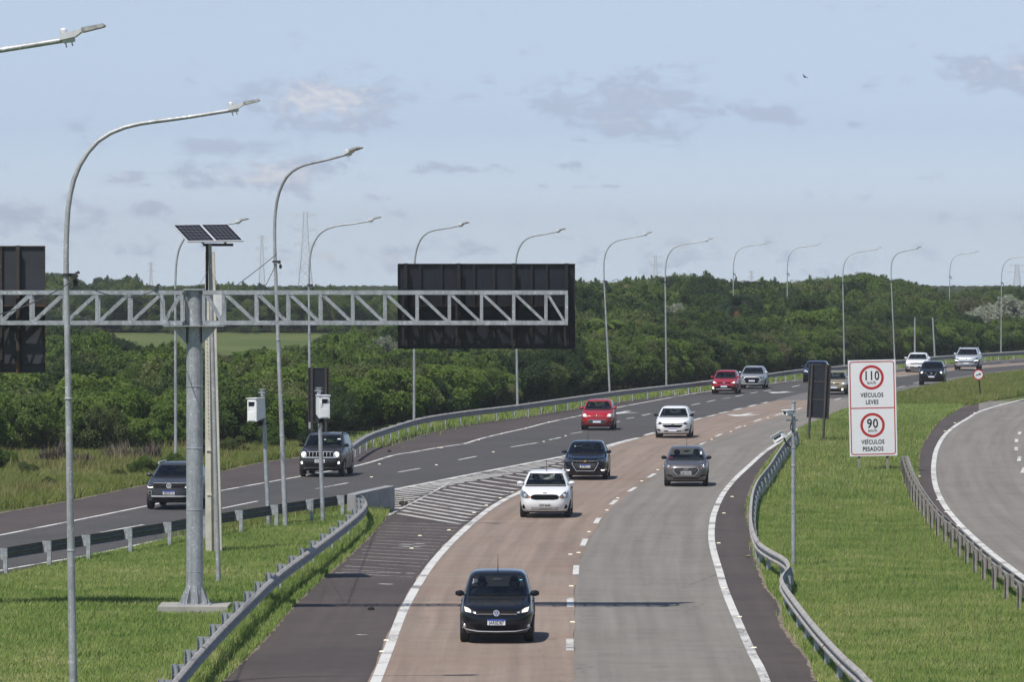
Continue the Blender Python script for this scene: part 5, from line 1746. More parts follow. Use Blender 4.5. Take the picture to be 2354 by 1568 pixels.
    for it in S['front']:
        kind = it[0]
        if kind == 'p':                                   # plain panel
            _, nm, mt, poly, mir = it[:5]
            off = it[5] if len(it) > 5 else 0.008
            poly = [(x * W, z) for x, z in poly]
            if mir:
                fp(nm, M[mt], poly, off); fp(nm, M[mt], [(-x, z) for x, z in poly], off)
            else: fp(nm, M[mt], poly, off)
        elif kind == 'light':                             # a headlight: lens with a lamp inside
            _, mt, poly, lampx, lampz, lr, lm = it
            for sg in (1, -1):
                h = fp('headlight', M[mt], [(x * W * sg, z) for x, z in poly], 0.010)
                if lr: disc('lamp', M[lm], lampx * W * sg, lampz, lr, 0.016, h, 16, 0.02)
        elif kind == 'bars':                              # slats across a grille
            _, nm, mt, lst, off = it
            mb = MB()
            for (x0, x1, z, t) in lst:
                fp(nm, M[mt], [(x0 * W, z - t / 2), (x1 * W, z - t / 2), (x1 * W, z + t / 2), (x0 * W, z + t / 2)], off, build=False, mb=mb, skirt=False)
            mb.build(nm, M[mt], root)
        elif kind == 'disc':
            _, nm, mt, x, z, r, mir = it
            for sg in ((1, -1) if mir else (1,)): disc(nm, M[mt], x * W * sg, z, r)
        elif kind == 'badge':
            _, style, z, r = it
            y = sh.F(0, z) - 0.03 + OY
            if style == 'ring_vw':
                b_ = MB(); b_.lathe([(0, .005), (r, .005), (r, 0.02), (0, 0.02)], (0, y, z), axis='y', n=24); bb = b_.build('badge', M['plate_blue'] if S.get('blue_badge') else M['trim'], root)
                mb = MB(); ring(mb, r * .84, r * 1.02, y - .004, (0, z), 28)
                def seg(a, b): mb.bar((a[0] * r, y - .002, z + a[1] * r), (b[0] * r, y - .002, z + b[1] * r), r * .17, 0.008, up=(0, 1, 0))
                seg((-.36, .80), (0, .10)); seg((.36, .80), (0, .10)); seg((-.80, .38), (-.36, -.74)); seg((-.36, -.74), (0, .02)); seg((0, .02), (.36, -.74)); seg((.36, -.74), (.80, .38))
                mb.build('emblem', M['alu'], bb)
            elif style == 'bowtie':
                mb = MB(); k = r
                mb.prism([(-k, -.22 * k), (-.42 * k, -.22 * k), (-.34 * k, -.42 * k), (.34 * k, -.42 * k), (.26 * k, -.22 * k), (k * .85, -.22 * k), (k, .22 * k), (.42 * k, .22 * k), (.34 * k, .42 * k), (-.34 * k, .42 * k), (-.26 * k, .22 * k), (-k * .85, .22 * k)], y - .012, y + .02, origin=(0, 0, z))
                mb.build('badge', M['gold'] if S.get('gold', True) else M['chrome'], root)
            elif style == 'oval':
                mb = MB(); vs = [(r * cos(a), r * .42 * sin(a)) for a in [2 * pi * k / 24 for k in range(24)]]
                mb.prism(vs, y, y + .03, origin=(0, 0, z)); mb.build('badge', M[S.get('badge_mat', 'chrome')], root)
            elif style == 'oval_h':
                mb = MB(); n_ = 28
                for k in range(n_):
                    a0, a1 = 2 * pi * k / n_, 2 * pi * (k + 1) / n_
                    mb.bar((r * cos(a0), y, z + r * .55 * sin(a0)), (r * cos(a1), y, z + r * .55 * sin(a1)), r * .15, .012, up=(0, 1, 0))
                for q in ((-.42, -.5, -.28, .5), (.28, -.5, .42, .5)): mb.bar((q[0] * r, y, z + q[1] * r * .7), (q[2] * r, y, z + q[3] * r * .7), r * .2, .012, up=(0, 1, 0))
                mb.bar((-.36 * r, y, z - .04 * r), (.36 * r, y, z + .06 * r), r * .16, .012, up=(0, 1, 0))
                mb.build('badge', M['chrome'], root)
            elif style == 'disc':
                disc('badge', M[S.get('badge_mat', 'chrome')], 0, z, r, 0.02)
        elif kind == 'plate':
            _, z, txt, style = it
            y = min(sh.F(0.18, z), sh.F(0.0, z - .05), sh.F(0, z + .06)) - 0.014 + OY
            mb = MB(); mb.box((0, y, z), (0.40, 0.012, 0.13)); pl_ = mb.build('number_plate', M['plate_grey' if style == 'grey' else 'plate_white'], root)
            if style == 'blue':
                mb = MB(); mb.box((0, y - .0075, z + .050), (0.396, 0.003, 0.030)); mb.build('band', M['plate_blue'], pl_)
            if txt:
                me = text_mesh(txt, 0.115 if style == 'blue' else 0.120, 0.001, 1.06, 0.0022); me.materials.clear(); me.materials.append(M['sign_black'])
                xs_ = [v.co.x for v in me.vertices]; w_ = max(xs_) - min(xs_)
                me.transform(Matrix.Scale(min(1.0, 0.345 / w_), 4, Vector((1, 0, 0))))
                link('lettering', me, pl_, loc=(0, y - .0085, z - (.016 if style == 'blue' else .006)))
        elif kind == 'line':                              # a thin strip that may bend
            _, nm, mt, pts, t, off = it
            mb = MB()
            for sg in (1, -1):
                for (x0, z0), (x1, z1) in zip(pts, pts[1:]):
                    n = max(1, int(abs(x1 - x0) * W / .05))
                    for k in range(n):
                        a = k / n; b = (k + 1) / n
                        xa, za, xb, zb_ = (x0 + (x1 - x0) * a) * W * sg, z0 + (z1 - z0) * a, (x0 + (x1 - x0) * b) * W * sg, z0 + (z1 - z0) * b
                        mb.bar((xa, sh.F(xa, za) - off + OY, za), (xb, sh.F(xb, zb_) - off + OY, zb_), 0.014, t, up=(0, 0, 1))
            mb.build(nm, M[mt], root)
    # cowl and wipers at the foot of the windscreen
    zc = sh.zc
    fp('cowl', M['trim'], [(-W * .80, zc - .030), (W * .80, zc - .030), (W * .81, zc + .006), (-W * .81, zc + .006)], 0.006)
    for x0, x1 in ((-.52, -.02), (.02, .60)):
        mb = MB()
        pts = []
        for k in range(7):
            t = k / 6; x = (x0 + (x1 - x0) * t) * W; z = zc + .03 + .035 * (1 - t) * (1 if x0 < 0 else 1)
            pts.append((x, sh.F(x, z) - 0.018 + OY, z))
        mb.tube(pts, 0.010, 5); mb.build('wiper', M['trim'], root)
    # mirrors
    zm = zc + .055; ym = S['yc'] + S.get('mir', .28)
    xm = sh.side(ym, zc + .02)
    for sg in (1, -1):
        mb = MB(); mb.ell((sg * (xm + .125), ym - .02 + OY, zm + .015), (.105, .060, .070), 14, 10)
        mb.box((sg * (xm + .215), ym - .0 + OY, zm + .015), (.02, .05, .085))
        mi = mb.build('mirror', M['trim'] if S.get('black_mirror') else paint, root, angle=50)
        mb = MB(); mb.bar((sg * (xm - .03), ym + OY, zm - .03), (sg * (xm + .09), ym + OY, zm - .02), 0.06, 0.035); mb.box((sg * (xm + .125), ym - .078 + OY, zm - .012), (.15, .01, .010)); mb.build('bracket', M['trim'], mi)
    # wheels, each with rim, and the arch around it
    wr = S.get('wr', .30)
    for ya in (axf, sh.L - S.get('axr', .72)):
        for sg in (1, -1):
            xo = sh.side(ya, .40)
            cx_, cz_ = sg * (xo - .10 + .012), wr
            mb = MB()
            mb.lathe([(wr * .62, -.10), (wr * .90, -.105), (wr * .985, -.085), (wr, -.05), (wr, .05), (wr * .985, .085), (wr * .90, .105), (wr * .62, .10)], (cx_, ya + OY, cz_), axis='x', n=28)
            w_ = mb.build('wheel', M['tyre'], root, angle=40)
            mb = MB(); e = sg * .075
            mb.lathe([(0, e * 1.1), (wr * .18, e * 1.1), (wr * .2, e * .9), (wr * .56, e * .7), (wr * .60, e * 1.2), (wr * .64, e * 1.2)], (cx_, ya + OY, cz_), axis='x', n=24)
            for k in range(5):
                a = 2 * pi * k / 5 + .3
                mb.bar((cx_ + e * 1.25, ya + OY + cos(a) * wr * .12, cz_ + sin(a) * wr * .12), (cx_ + e * 1.2, ya + OY + cos(a) * wr * .58, cz_ + sin(a) * wr * .58), .06, .03, up=(1, 0, 0))
            mb.build('rim', M[S.get('rim', 'rim')], w_, angle=40)
            # dark arch opening lying on the body side
            mb = MB(); n_ = 22; b0 = 0
            for k in range(n_ + 1):
                a = -0.12 + (pi + .24) * k / n_
                for rr_ in (wr * .70, wr * 1.13):
                    yy, zz = ya + cos(a) * rr_, max(cz_ + sin(a) * rr_, sh.R[0, 0] + .005)
                    mb.v.append((sg * (sh.side(yy, zz) + .005), yy + OY, zz))
            for k in range(n_): mb.f.append((2 * k, 2 * k + 1, 2 * k + 3, 2 * k + 2)); mb.m.append(0)
            mb.build('wheel_arch', M['trim'], root)
    # door seams and handles along the sides
    for sg in (1, -1):
        mb = MB()
        z0, z1 = .30, zc - .01
        y1, y2 = S['yc'] + .25, (S['yc'] + .25 + sh.L - .9) / 2 + .05
        for yy in (y1, y2, sh.L - 1.0):
            P = [(sg * (sh.side(yy, z) + .002), yy + OY, z) for z in np.linspace(z0 + (.25 if yy > sh.L - 1.1 else 0), z1, 8)]
            mb.tube(P, 0.006, 4)
        mb.build('door_seam', M['trim'], root)
        for yy in (y2 - .16, sh.L - 1.18):
            mb = MB(); z = zc - .13; x = sg * (sh.side(yy, z) + .018)
            mb.box((x, yy + OY, z), (.03, .17, .028)); mb.build('door_handle', M['trim'] if S.get('black_handle') else paint, root)
    if S.get('antenna'):
        ya = S['antenna']; b_ = [(0, ya + OY, sh.H - .03), (0, ya + .06 + OY, sh.H + .20), (0, ya + .16 + OY, sh.H + .36)]
        mb = MB(); mb.tube(b_, [.012, .006, .004], 6); mb.build('antenna', M['trim'], root)
    if S.get('rails'):
        for sg in (1, -1):
            x = sg * S.get('rw', .755) * W * .97; y0, y1 = S['yrf'] + .12, S['yrr'] - .15
            P = catmull([(x, y0 + OY, sh.zr + .03), (x * .985, y0 + .12 + OY, sh.zr + .10), (x * .985, y1 - .12 + OY, sh.zr + .10), (x, y1 + OY, sh.zr + .03)], .1)
            mb = MB(); mb.tube(P, .022, 8); mb.build('roof_rail', M[S['rails']], root)
    # the cabin
    mb = MB()
    fl = [sh.pt((zc - .012,) + tuple([S['yc'] + .03, sh.L - .16, sh.W * .90, 6]), c) for c in C]
    mb.add([(x, y + OY, z) for x, y, z in fl], [tuple(range(nc))])
    mb.box((0, S['yc'] + .42 + OY, zc + .015), (W * 1.55, .46, .07), taper=.9)
    mb.box((W * .40, S['yc'] + .52 + OY, zc + .055), (.34, .20, .07), taper=.8)
    cab = mb.build('dashboard', M['dash'], root)
    yb = S['yrf'] + S.get('seat', .55)
    for sg in (1, -1):
        mb = MB(); mb.ell((sg * W * .44, yb + OY, zc - .16), (.225, .10, .34), 12, 10); mb.ell((sg * W * .44, yb + .03 + OY, zc + .25), (.125, .055, .09), 10, 8); mb.tube([(sg * W * .44, yb + .02 + OY, zc + .12), (sg * W * .44, yb + .03 + OY, zc + .25)], .03, 6)
        mb.build('seat', M['seat'], root)
    mb = MB(); mb.box((0, yb + .95 + OY, zc - .06), (W * 1.5, .12, .34)); 
    for xx in (-.45, .45): mb.ell((xx * W, yb + .98 + OY, zc + .17), (.12, .05, .07), 10, 8)
    mb.build('rear_seat', M['seat'], root)
    mb = MB(); sc = Vector((W * .44, S['yc'] + .66 + OY, zc + .055)); Rt = Matrix.Rotation(radians(-68), 3, 'X'); P = [sc + Rt @ Vector((.185 * cos(a), .185 * sin(a), 0)) for a in [2 * pi * k / 20 for k in range(21)]]
    mb.tube(P, .015, 6, cap=False)
    for a in (0.1, pi - .1, -pi / 2): mb.bar(sc, sc + Rt @ Vector((.18 * cos(a), .18 * sin(a), 0)), .035, .02)
    mb.build('steering_wheel', M['trim'], root)
    zmr = sh.zr - .085; mb = MB(); mb.ell((0, sh.F(0, zmr) + .10 + OY, zmr), (.125, .02, .036), 12, 8); mb.build('rear_view_mirror', M['lamp_grey'] if S.get('bright_mirror') else M['trim'], root)
    for (x, z, w, h, mt) in S.get('stickers', ()):
        y = sh.F(x * W, z) - .004 + OY; y2 = sh.F(x * W, z + h) - .004 + OY
        mb = MB(); mb.add([(x * W, y, z), (x * W + w, y, z), (x * W + w, y2, z + h), (x * W, y2, z + h)], [(0, 1, 2, 3)]); mb.build('sticker', M[mt], root)
    root['_shell'] = 0; del root['_shell']
    return root, sh, rz


def mirrored(poly): return [(-x, z) for x, z in poly]


P_BLACK = car_paint('black car paint', (0.006, 0.0075, 0.012), 0.0, 0.14, 0.30, 0.22, 0.12)
P_NAVY = car_paint('blue black car paint', (0.006, 0.009, 0.018), 0.0, 0.14, 0.30, 0.22, 0.12)
P_WHITE = car_paint('white car paint', (0.80, 0.805, 0.81), 0.0, 0.3)
P_GREY = car_paint('grey metallic paint', (0.15, 0.142, 0.146), 0.55, 0.35)
P_SLATE = car_paint('slate grey paint', (0.055, 0.057, 0.068), 0.3, 0.32, 0.3, 0.35)
P_GRAPH = car_paint('graphite paint', (0.045, 0.042, 0.044), 0.3, 0.32, 0.3, 0.35)
P_RED = car_paint('red car paint', (0.36, 0.012, 0.018), 0.0, 0.28)
P_RED2 = car_paint('deep red car paint', (0.33, 0.010, 0.020), 0.0, 0.28)
P_SILVER = car_paint('silver car paint', (0.50, 0.515, 0.54), 0.55, 0.32)
P_PEARL = car_paint('pale silver car paint', (0.58, 0.61, 0.65), 0.35, 0.32)
P_BEIGE = car_paint('beige gold car paint', (0.38, 0.32, 0.20), 0.45, 0.35)
P_BLUE = car_paint('dark blue car paint', (0.014, 0.022, 0.070), 0.2, 0.3)

hatch = dict(L=3.86, W=1.66, H=1.53, zh=.80, zc=1.00, yc=.98, yrf=1.66, yrr=3.25)
# black hatchback nearest to the bridge
FOX = dict(hatch, name='hatchback', L=3.82, W=1.67, H=1.55, zh=.80, zc=1.00, yc=.92, yrf=1.62, rw=.77, roof=.11, antenna=2.0, bright_mirror=True, blue_badge=True, wr=.295, glass='smoked_glass',
    stickers=((-.66, 1.30, .10, .075, 'plate_white'), (-.68, 1.275, .05, .022, 'plate_white'), (.60, 1.345, .06, .02, 'glass_blue')),
    front=[
        ('p', 'grille', 'grille', [(-.52, .665), (.52, .665), (.50, .745), (-.50, .745)], False),
        ('bars', 'grille_slats', 'trim', [(-.50, .50, .70, .012), (-.5, .5, .725, .010)], .014),
        ('light', 'dark_lens', [(.50, .665), (.70, .675), (.95, .72), (.945, .845), (.80, .81), (.52, .715)], .80, .755, 0, 'warm_lit'),
        ('p', 'lamp', 'warm_lit', [(.68, .70), (.84, .715), (.875, .81), (.76, .79), (.69, .75)], True, .017),
        ('p', 'lamp', 'reflector', [(.56, .685), (.63, .69), (.62, .725), (.57, .71)], True, .017),
        ('line', 'chrome_strip', 'chrome', [(0.10, .667), (.50, .667), (.54, .655)], .016, .016),
        ('badge', 'ring_vw', .690, .068),
        ('p', 'bumper_grille', 'grille', [(-.56, .305), (.56, .305), (.62, .42), (-.62, .42)], False),
        ('bars', 'bumper_slats', 'trim', [(-.58, .58, .385, .016), (-.56, .56, .345, .016)], .016),
        ('disc', 'fog_light', 'reflector', .85, .40, .038, True),
        ('line', 'chrome_strip', 'silver', [(0, .272), (.5, .280), (.80, .315), (.93, .355)], .020, .012),
        ('plate', .485, 'JAR0D87', 'blue')])
M['glass_blue'] = plain('blue sticker', (0.10, 0.42, 0.62), 0.4)
fox, fox_s, fox_rz = car(FOX, 'black hatchback nearest the bridge with chrome strip and plate, lamps on', 1141, 1477, 1.0, P_BLACK)

KA = dict(hatch, name='hatchback', L=3.89, W=1.70, H=1.53, zh=.88, zc=1.05, yc=.95, yrf=1.62, rw=.735, roof=.10, antenna=1.75, wr=.285, nose=.09, black_handle=True, badge_mat='silver', steel=1, rim='steel_rim',
    front=[
        ('p', 'grille', 'grille', [(-.57, .70), (-.52, .64), (-.36, .61), (.36, .61), (.52, .64), (.57, .70), (.50, .765), (.36, .785), (-.36, .785), (-.50, .765)], False),
        ('light', 'lens', [(.56, .70), (.66, .655), (.88, .67), (.95, .73), (.96, .91), (.92, .93), (.74, .85)], .76, .745, .062, 'reflector'),
        ('p', 'indicator', 'amber', [(.60, .695), (.66, .67), (.68, .70), (.62, .72)], True, .018),
        ('p', 'bumper_grille', 'trim', [(-.50, .27), (.50, .27), (.54, .36), (-.54, .36)], False, .004),
        ('bars', 'bumper_slats', 'white_box', [(-.53, .53, .34, .014), (-.52, .52, .315, .014), (-.5, .5, .29, .014)], .012),
        ('disc', 'fog_light_cover', 'grille', .80, .375, .072, True),
        ('badge', 'oval', .835, .075),
        ('plate', .415, 'IWF 9449', 'grey')])
ka, ka_s, ka_rz = car(KA, 'white hatchback with black oval grille and dark number plate beside the hatched area', 1252, 1190, 2.0, P_WHITE)

onix = dict(hatch, L=4.16, W=1.73, H=1.475, zh=.84, zc=.99, yc=1.08, yrf=1.80, yrr=3.30, rw=.735, wr=.31, axf=.86)
ONX = dict(onix, name='sedan_car', glass='smoked_glass', antenna=2.6, black_mirror=False, side_glass='dark_glass',
    stickers=((-.55, 1.25, .30, .035, 'dry_paper'),),
    front=[
        ('p', 'grille', 'grille', [(-.60, .66), (-.40, .36), (.40, .36), (.60, .66), (.50, .73), (-.50, .73)], False),
        ('bars', 'grille_slats', 'steel_rim', [(-.52, .52, .64, .012), (-.50, .50, .60, .012), (-.47, .47, .56, .012), (-.45, .45, .52, .012), (-.43, .43, .47, .012), (-.40, .40, .42, .012)], .014),
        ('line', 'grille_frame', 'silver', [(0, .355), (.40, .355), (.60, .65), (.54, .70)], .018, .016),
        ('line', 'chrome_strip', 'chrome', [(.12, .735), (.50, .75), (.62, .80)], .022, .016),
        ('light', 'dark_lens', [(.60, .72), (.80, .70), (.95, .74), (.955, .83), (.80, .83), (.62, .79)], .78, .76, .035, 'lens'),
        ('p', 'daytime_lamp', 'lit', [(.70, .375), (.76, .355), (.93, .385), (.93, .415), (.77, .39), (.72, .42)], True, .014),
        ('badge', 'bowtie', .735, .085),
        ('plate', .545, 'JBT8D13', 'blue')])
M['dry_paper'] = plain('pale paper', (0.42, 0.42, 0.37), 0.8)
onx, onx_s, onx_rz = car(ONX, 'black car with wide chrome framed grille and gold badge at the tip of the hatching', 1345, 1103, 2.4, P_NAVY)

HB = dict(hatch, name='hatchback', L=3.92, W=1.68, H=1.47, zh=.83, zc=.99, yc=1.0, yrf=1.68, rw=.74, antenna=2.6, wr=.30, black_mirror=True,
    stickers=((-.74, 1.03, .10, .06, 'sign_red'), (.62, 1.18, .07, .05, 'plate_white'), (.62, 1.24, .07, .035, 'plate_white')),
    front=[
        ('p', 'grille', 'grille', [(-.56, .62), (-.40, .43), (.40, .43), (.56, .62), (.48, .69), (-.48, .69)], False),
        ('bars', 'grille_slats', 'steel_rim', [(-.50, .50, .64, .014), (-.48, .48, .59, .014), (-.45, .45, .54, .014), (-.42, .42, .49, .014)], .014),
        ('line', 'grille_frame', 'silver', [(0, .425), (.40, .425), (.58, .625), (.50, .70)], .014, .014),
        ('light', 'lens', [(.60, .68), (.72, .65), (.88, .70), (.95, .78), (.945, .87), (.80, .80)], .78, .745, .05, 'reflector'),
        ('p', 'indicator', 'amber', [(.62, .68), (.70, .665), (.70, .70), (.66, .71)], True, .018),
        ('p', 'bumper_vent', 'trim', [(.58, .37), (.92, .40), (.93, .46), (.66, .43)], True),
        ('p', 'bumper_grille', 'trim', [(-.55, .28), (.55, .28), (.58, .33), (-.58, .33)], False),
        ('badge', 'oval_h', .655, .085),
        ('plate', .515, 'QJN 3921', 'grey')])
hb, hb_s, hb_rz = car(HB, 'grey metallic hatchback alone on the pale outer lane', 1577, 1118, 0.6, P_GREY)

PAL = dict(hatch, name='hatchback', L=3.88, W=1.65, H=1.51, zh=.84, zc=1.02, yc=.92, yrf=1.60, wr=.29, nose=.10,
    front=[
        ('p', 'grille', 'steel_rim', [(-.56, .42), (-.45, .34), (.45, .34), (.56, .42), (.54, .53), (-.54, .53)], False),
        ('bars', 'grille_slats', 'trim', [(-.5, .5, .47, .02), (-.5, .5, .41, .02)], .014),
        ('light', 'reflector', [(.58, .68), (.68, .65), (.88, .68), (.90, .78), (.82, .84), (.64, .79)], .74, .74, .075, 'warm_lit'),
        ('line', 'chrome_strip', 'chrome', [(.08, .705), (.34, .725)], .022, .016),
        ('badge', 'disc', .705, .05),
        ('disc', 'fog_light', 'trim', .82, .40, .05, True),
        ('plate', .44, None, 'blue')])
pal, pal_s, pal_rz = car(PAL, 'bright red hatchback with round pale headlights in the dark lane', 1372, 989, 3.2, P_RED)

JOY = dict(onix, name='sedan_car', L=3.95, W=1.705, H=1.49, zh=.84, zc=1.01, yc=1.0, yrf=1.68, black_mirror=True, rim='rim', gold=False,
    front=[
        ('p', 'grille', 'grille', [(-.58, .60), (-.42, .51), (.42, .51), (.58, .60), (.52, .645), (-.52, .645)], False),
        ('p', 'upper_grille', 'trim', [(-.60, .685), (.60, .685), (.60, .715), (-.60, .715)], False),
        ('light', 'dark_lens', [(.58, .69), (.74, .65), (.94, .69), (.95, .80), (.84, .81), (.62, .745)], .80, .73, .04, 'reflector'),
        ('p', 'bumper_grille', 'trim', [(-.46, .31), (.46, .31), (.50, .36), (-.50, .36)], False),
        ('p', 'fog_light_cover', 'trim', [(.68, .33), (.90, .36), (.91, .44), (.70, .42)], True),
        ('badge', 'bowtie', .70, .075),
        ('plate', .395, None, 'blue')])
car(JOY, 'white car with black mirrors following the red lane ahead of the arrow', 1546, 1007, 3.0, P_WHITE)

GOL = dict(hatch, name='hatchback', L=3.9, W=1.66, H=1.48, zh=.80, zc=.99, yc=.98, yrf=1.66, wr=.30,
    front=[
        ('p', 'grille', 'grille', [(-.52, .68), (.52, .68), (.50, .74), (-.50, .74)], False),
        ('light', 'reflector', [(.52, .68), (.75, .67), (.94, .71), (.93, .81), (.72, .79)], .74, .735, .05, 'lit'),
        ('p', 'bumper_grille', 'trim', [(-.88, .27), (.88, .27), (.90, .44), (.60, .44), (.50, .52), (-.50, .52), (-.60, .44), (-.90, .44)], False),
        ('p', 'skid_strip', 'lit_white', [(-.60, .30), (.60, .30), (.62, .345), (-.62, .345)], False, .015),
        ('disc', 'fog_light', 'lit', -.80, .39, .085, False),
        ('badge', 'disc', .70, .075),
        ('plate', .50, None, 'blue')])
M['lit_white'] = plain('bright silver trim', (0.85, 0.85, 0.84), 0.25, metal=0.2)
car(GOL, 'small red car with black bumper and glaring lamp, further along by the guardrail', 1664, 906, 4.8, P_RED2)

SIL = dict(onix, name='sedan_car', bright=1,
    front=[
        ('p', 'grille', 'grille', [(-.60, .66), (-.42, .38), (.42, .38), (.60, .66), (.50, .73), (-.50, .73)], False),
        ('line', 'chrome_strip', 'chrome', [(.0, .74), (.50, .75), (.62, .80)], .022, .014),
        ('light', 'dark_lens', [(.60, .72), (.80, .70), (.95, .74), (.955, .83), (.80, .83), (.62, .79)], .78, .76, .04, 'reflector'),
        ('p', 'bumper_strip', 'lit_white', [(-.92, .30), (.92, .30), (.93, .40), (.62, .34), (-.62, .34), (-.93, .40)], False, .014),
        ('p', 'bumper_grille', 'trim', [(-.85, .235), (.85, .235), (.86, .29), (-.86, .29)], False),
        ('badge', 'bowtie', .74, .08),
        ('plate', .545, None, 'blue')])
car(SIL, 'silver car with dark grille driving just behind the small red car by the guardrail', 1728, 894, 4.2, P_SILVER)

BEI = dict(hatch, name='estate_car', L=4.3, W=1.71, H=1.46, zh=.78, zc=.97, yc=1.05, yrf=1.75, yrr=3.7, wr=.30,
    front=[
        ('p', 'grille', 'grille', [(-.36, .63), (.36, .63), (.42, .69), (-.42, .69)], False),
        ('light', 'reflector', [(.50, .63), (.78, .62), (.92, .66), (.90, .76), (.56, .74)], .68, .69, .055, 'warm_lit'),
        ('p', 'bumper_band', 'trim', [(-.93, .25), (.93, .25), (.93, .36), (-.93, .36)], False),
        ('disc', 'fog_light', 'lit', .60, .33, .075, False),
        ('badge', 'disc', .66, .05),
        ('plate', .455, None, 'blue')])
car(BEI, 'beige gold car between the narrow black signboard and the speed limit board', 1917, 907, 2.5, P_BEIGE)

suv = dict(L=4.2, W=1.78, H=1.62, zh=.95, zc=1.12, yc=1.00, yrf=1.66, yrr=3.65, wr=.345, lift=.12, bz=.24, axf=.84, axr=.78, rw=.76)
TC = dict(suv, name='suv_car', W=1.76, H=1.57, zh=.93, zc=1.09, yc=1.02, yrf=1.76, rails='silver', wr=.335, glass='smoked_glass',
    front=[
        ('p', 'grille', 'grille', [(-.60, .74), (.60, .74), (.64, .90), (-.64, .90)], False),
        ('bars', 'grille_slats', 'trim', [(-.60, .60, .775, .016), (-.6, .6, .82, .016), (-.6, .6, .865, .016)], .014),
        ('p', 'grille_bar', 'silver', [(-.64, .910), (.64, .910), (.64, .922), (-.64, .922)], False, .014),
        ('line', 'grille_frame', 'chrome', [(0, .735), (.50, .735), (.62, .76)], .010, .016),
        ('light', 'dark_lens', [(.64, .78), (.80, .76), (.95, .80), (.955, .90), (.84, .91), (.66, .90)], .78, .84, .04, 'lens'),
        ('p', 'daytime_lamp', 'lit', [(.63, .765), (.80, .745), (.92, .78), (.92, .80), (.80, .768), (.64, .785)], True, .016),
        ('p', 'fog_light_ring', 'silver', [(.68, .52), (.90, .54), (.92, .66), (.70, .65)], True, .006),
        ('p', 'fog_light', 'trim', [(.70, .535), (.885, .55), (.90, .645), (.715, .635)], True, .012),
        ('p', 'skid_strip', 'lit_white', [(-.70, .44), (.70, .44), (.72, .485), (-.72, .485)], False, .012),
        ('p', 'bumper_grille', 'trim', [(-.68, .33), (.68, .33), (.70, .43), (-.70, .43)], False),
        ('badge', 'ring_vw', .825, .085),
        ('plate', .585, 'JBI5B16', 'blue')])
car(TC, 'dark slate grey suv half hidden behind the thick gantry column', 388, 1171, 9.0, P_SLATE)

REN = dict(suv, name='suv_car', L=4.23, W=1.80, H=1.68, zh=1.00, zc=1.15, yc=.98, yrf=1.55, yrr=3.85, rails='trim', black_mirror=True, black_handle=False, rw=.79, roof=.09, wr=.35, nose=.05,
    stickers=((.58, 1.44, .13, .035, 'plate_white'), (.0, 1.43, .07, .02, 'plate_white')),
    front=[
        ('p', 'grille', 'grille', [(-.56, .80), (.56, .80), (.58, .985), (-.58, .985)], False),
        ('p', 'grille_frame', 'silver', [(-.84, .755), (.84, .755), (.86, .79), (-.86, .79)], False, .012),
        ('p', 'grille_frame', 'silver', [(-.58, .988), (.58, .988), (.58, 1.004), (-.58, 1.004)], False, .012),
        ('light', 'reflector', [(.61, .80), (.66, .785), (.76, .785), (.81, .80), (.84, .84), (.85, .89), (.83, .95), (.79, .985), (.70, .995), (.63, .97), (.60, .93), (.59, .87)], .72, .89, .095, 'lit'),
        ('p', 'indicator', 'amber', [(.90, .84), (.955, .85), (.95, .95), (.90, .95)], True),
        ('p', 'bumper_grille', 'trim', [(-.66, .40), (.66, .40), (.70, .60), (-.70, .60)], False),
        ('disc', 'fog_light', 'lit', .80, .56, .055, True),
        ('p', 'skid_strip', 'steel_rim', [(-.72, .35), (.72, .35), (.74, .385), (-.74, .385)], False, .012),
        ('plate', .635, 'IYK 0382', 'grey2')])
for k in range(7):
    x = -.46 + k * .153
    REN['front'].append(('p', 'grille_slot_frame', 'lamp_grey', [(x - .007, .81), (x + .007, .81), (x + .007, .975), (x - .007, .975)], False, .016))
car(REN, 'graphite boxy suv with seven slot grille and round lit lamps', 735, 1096, 7.5, P_GRAPH)

KIC = dict(suv, name='suv_car', W=1.77, H=1.60, glass='dark_glass', wr=.34,
    front=[
        ('p', 'grille', 'grille', [(-.34, .62), (.34, .62), (.46, .88), (-.46, .88)], False),
        ('line', 'grille_frame', 'chrome', [(.10, .64), (.26, .66), (.40, .89)], .05, .02),
        ('light', 'dark_lens', [(.52, .82), (.76, .80), (.95, .86), (.95, .93), (.72, .92)], .72, .86, .075, 'lit'),
        ('p', 'bumper_grille', 'trim', [(-.7, .34), (.7, .34), (.75, .50), (-.75, .50)], False),
        ('badge', 'disc', .80, .06),
        ('plate', .60, None, 'blue')])
car(KIC, 'black suv with lit lamps nearest the grass far beyond the speed limit board', 2141, 886, 2.5, P_BLACK)

CIV = dict(onix, name='sedan_car', L=4.5, W=1.78, H=1.45, yc=1.12, yrf=1.9, yrr=3.4,
    front=[
        ('p', 'grille', 'grille', [(-.50, .62), (.50, .62), (.56, .70), (-.56, .70)], False),
        ('light', 'reflector', [(.56, .66), (.80, .64), (.94, .70), (.94, .80), (.70, .77)], .76, .72, .085, 'lit'),
        ('p', 'bumper_grille', 'trim', [(-.55, .30), (.55, .30), (.58, .42), (-.58, .42)], False),
        ('p', 'fog_light_cover', 'trim', [(.66, .32), (.88, .36), (.88, .42), (.70, .42)], True),
        ('badge', 'disc', .68, .07),
        ('plate', .47, None, 'white')])
car(CIV, 'white sedan with lit lamps coming round the far bend behind the black suv', 2107, 856, 3.0, P_WHITE)

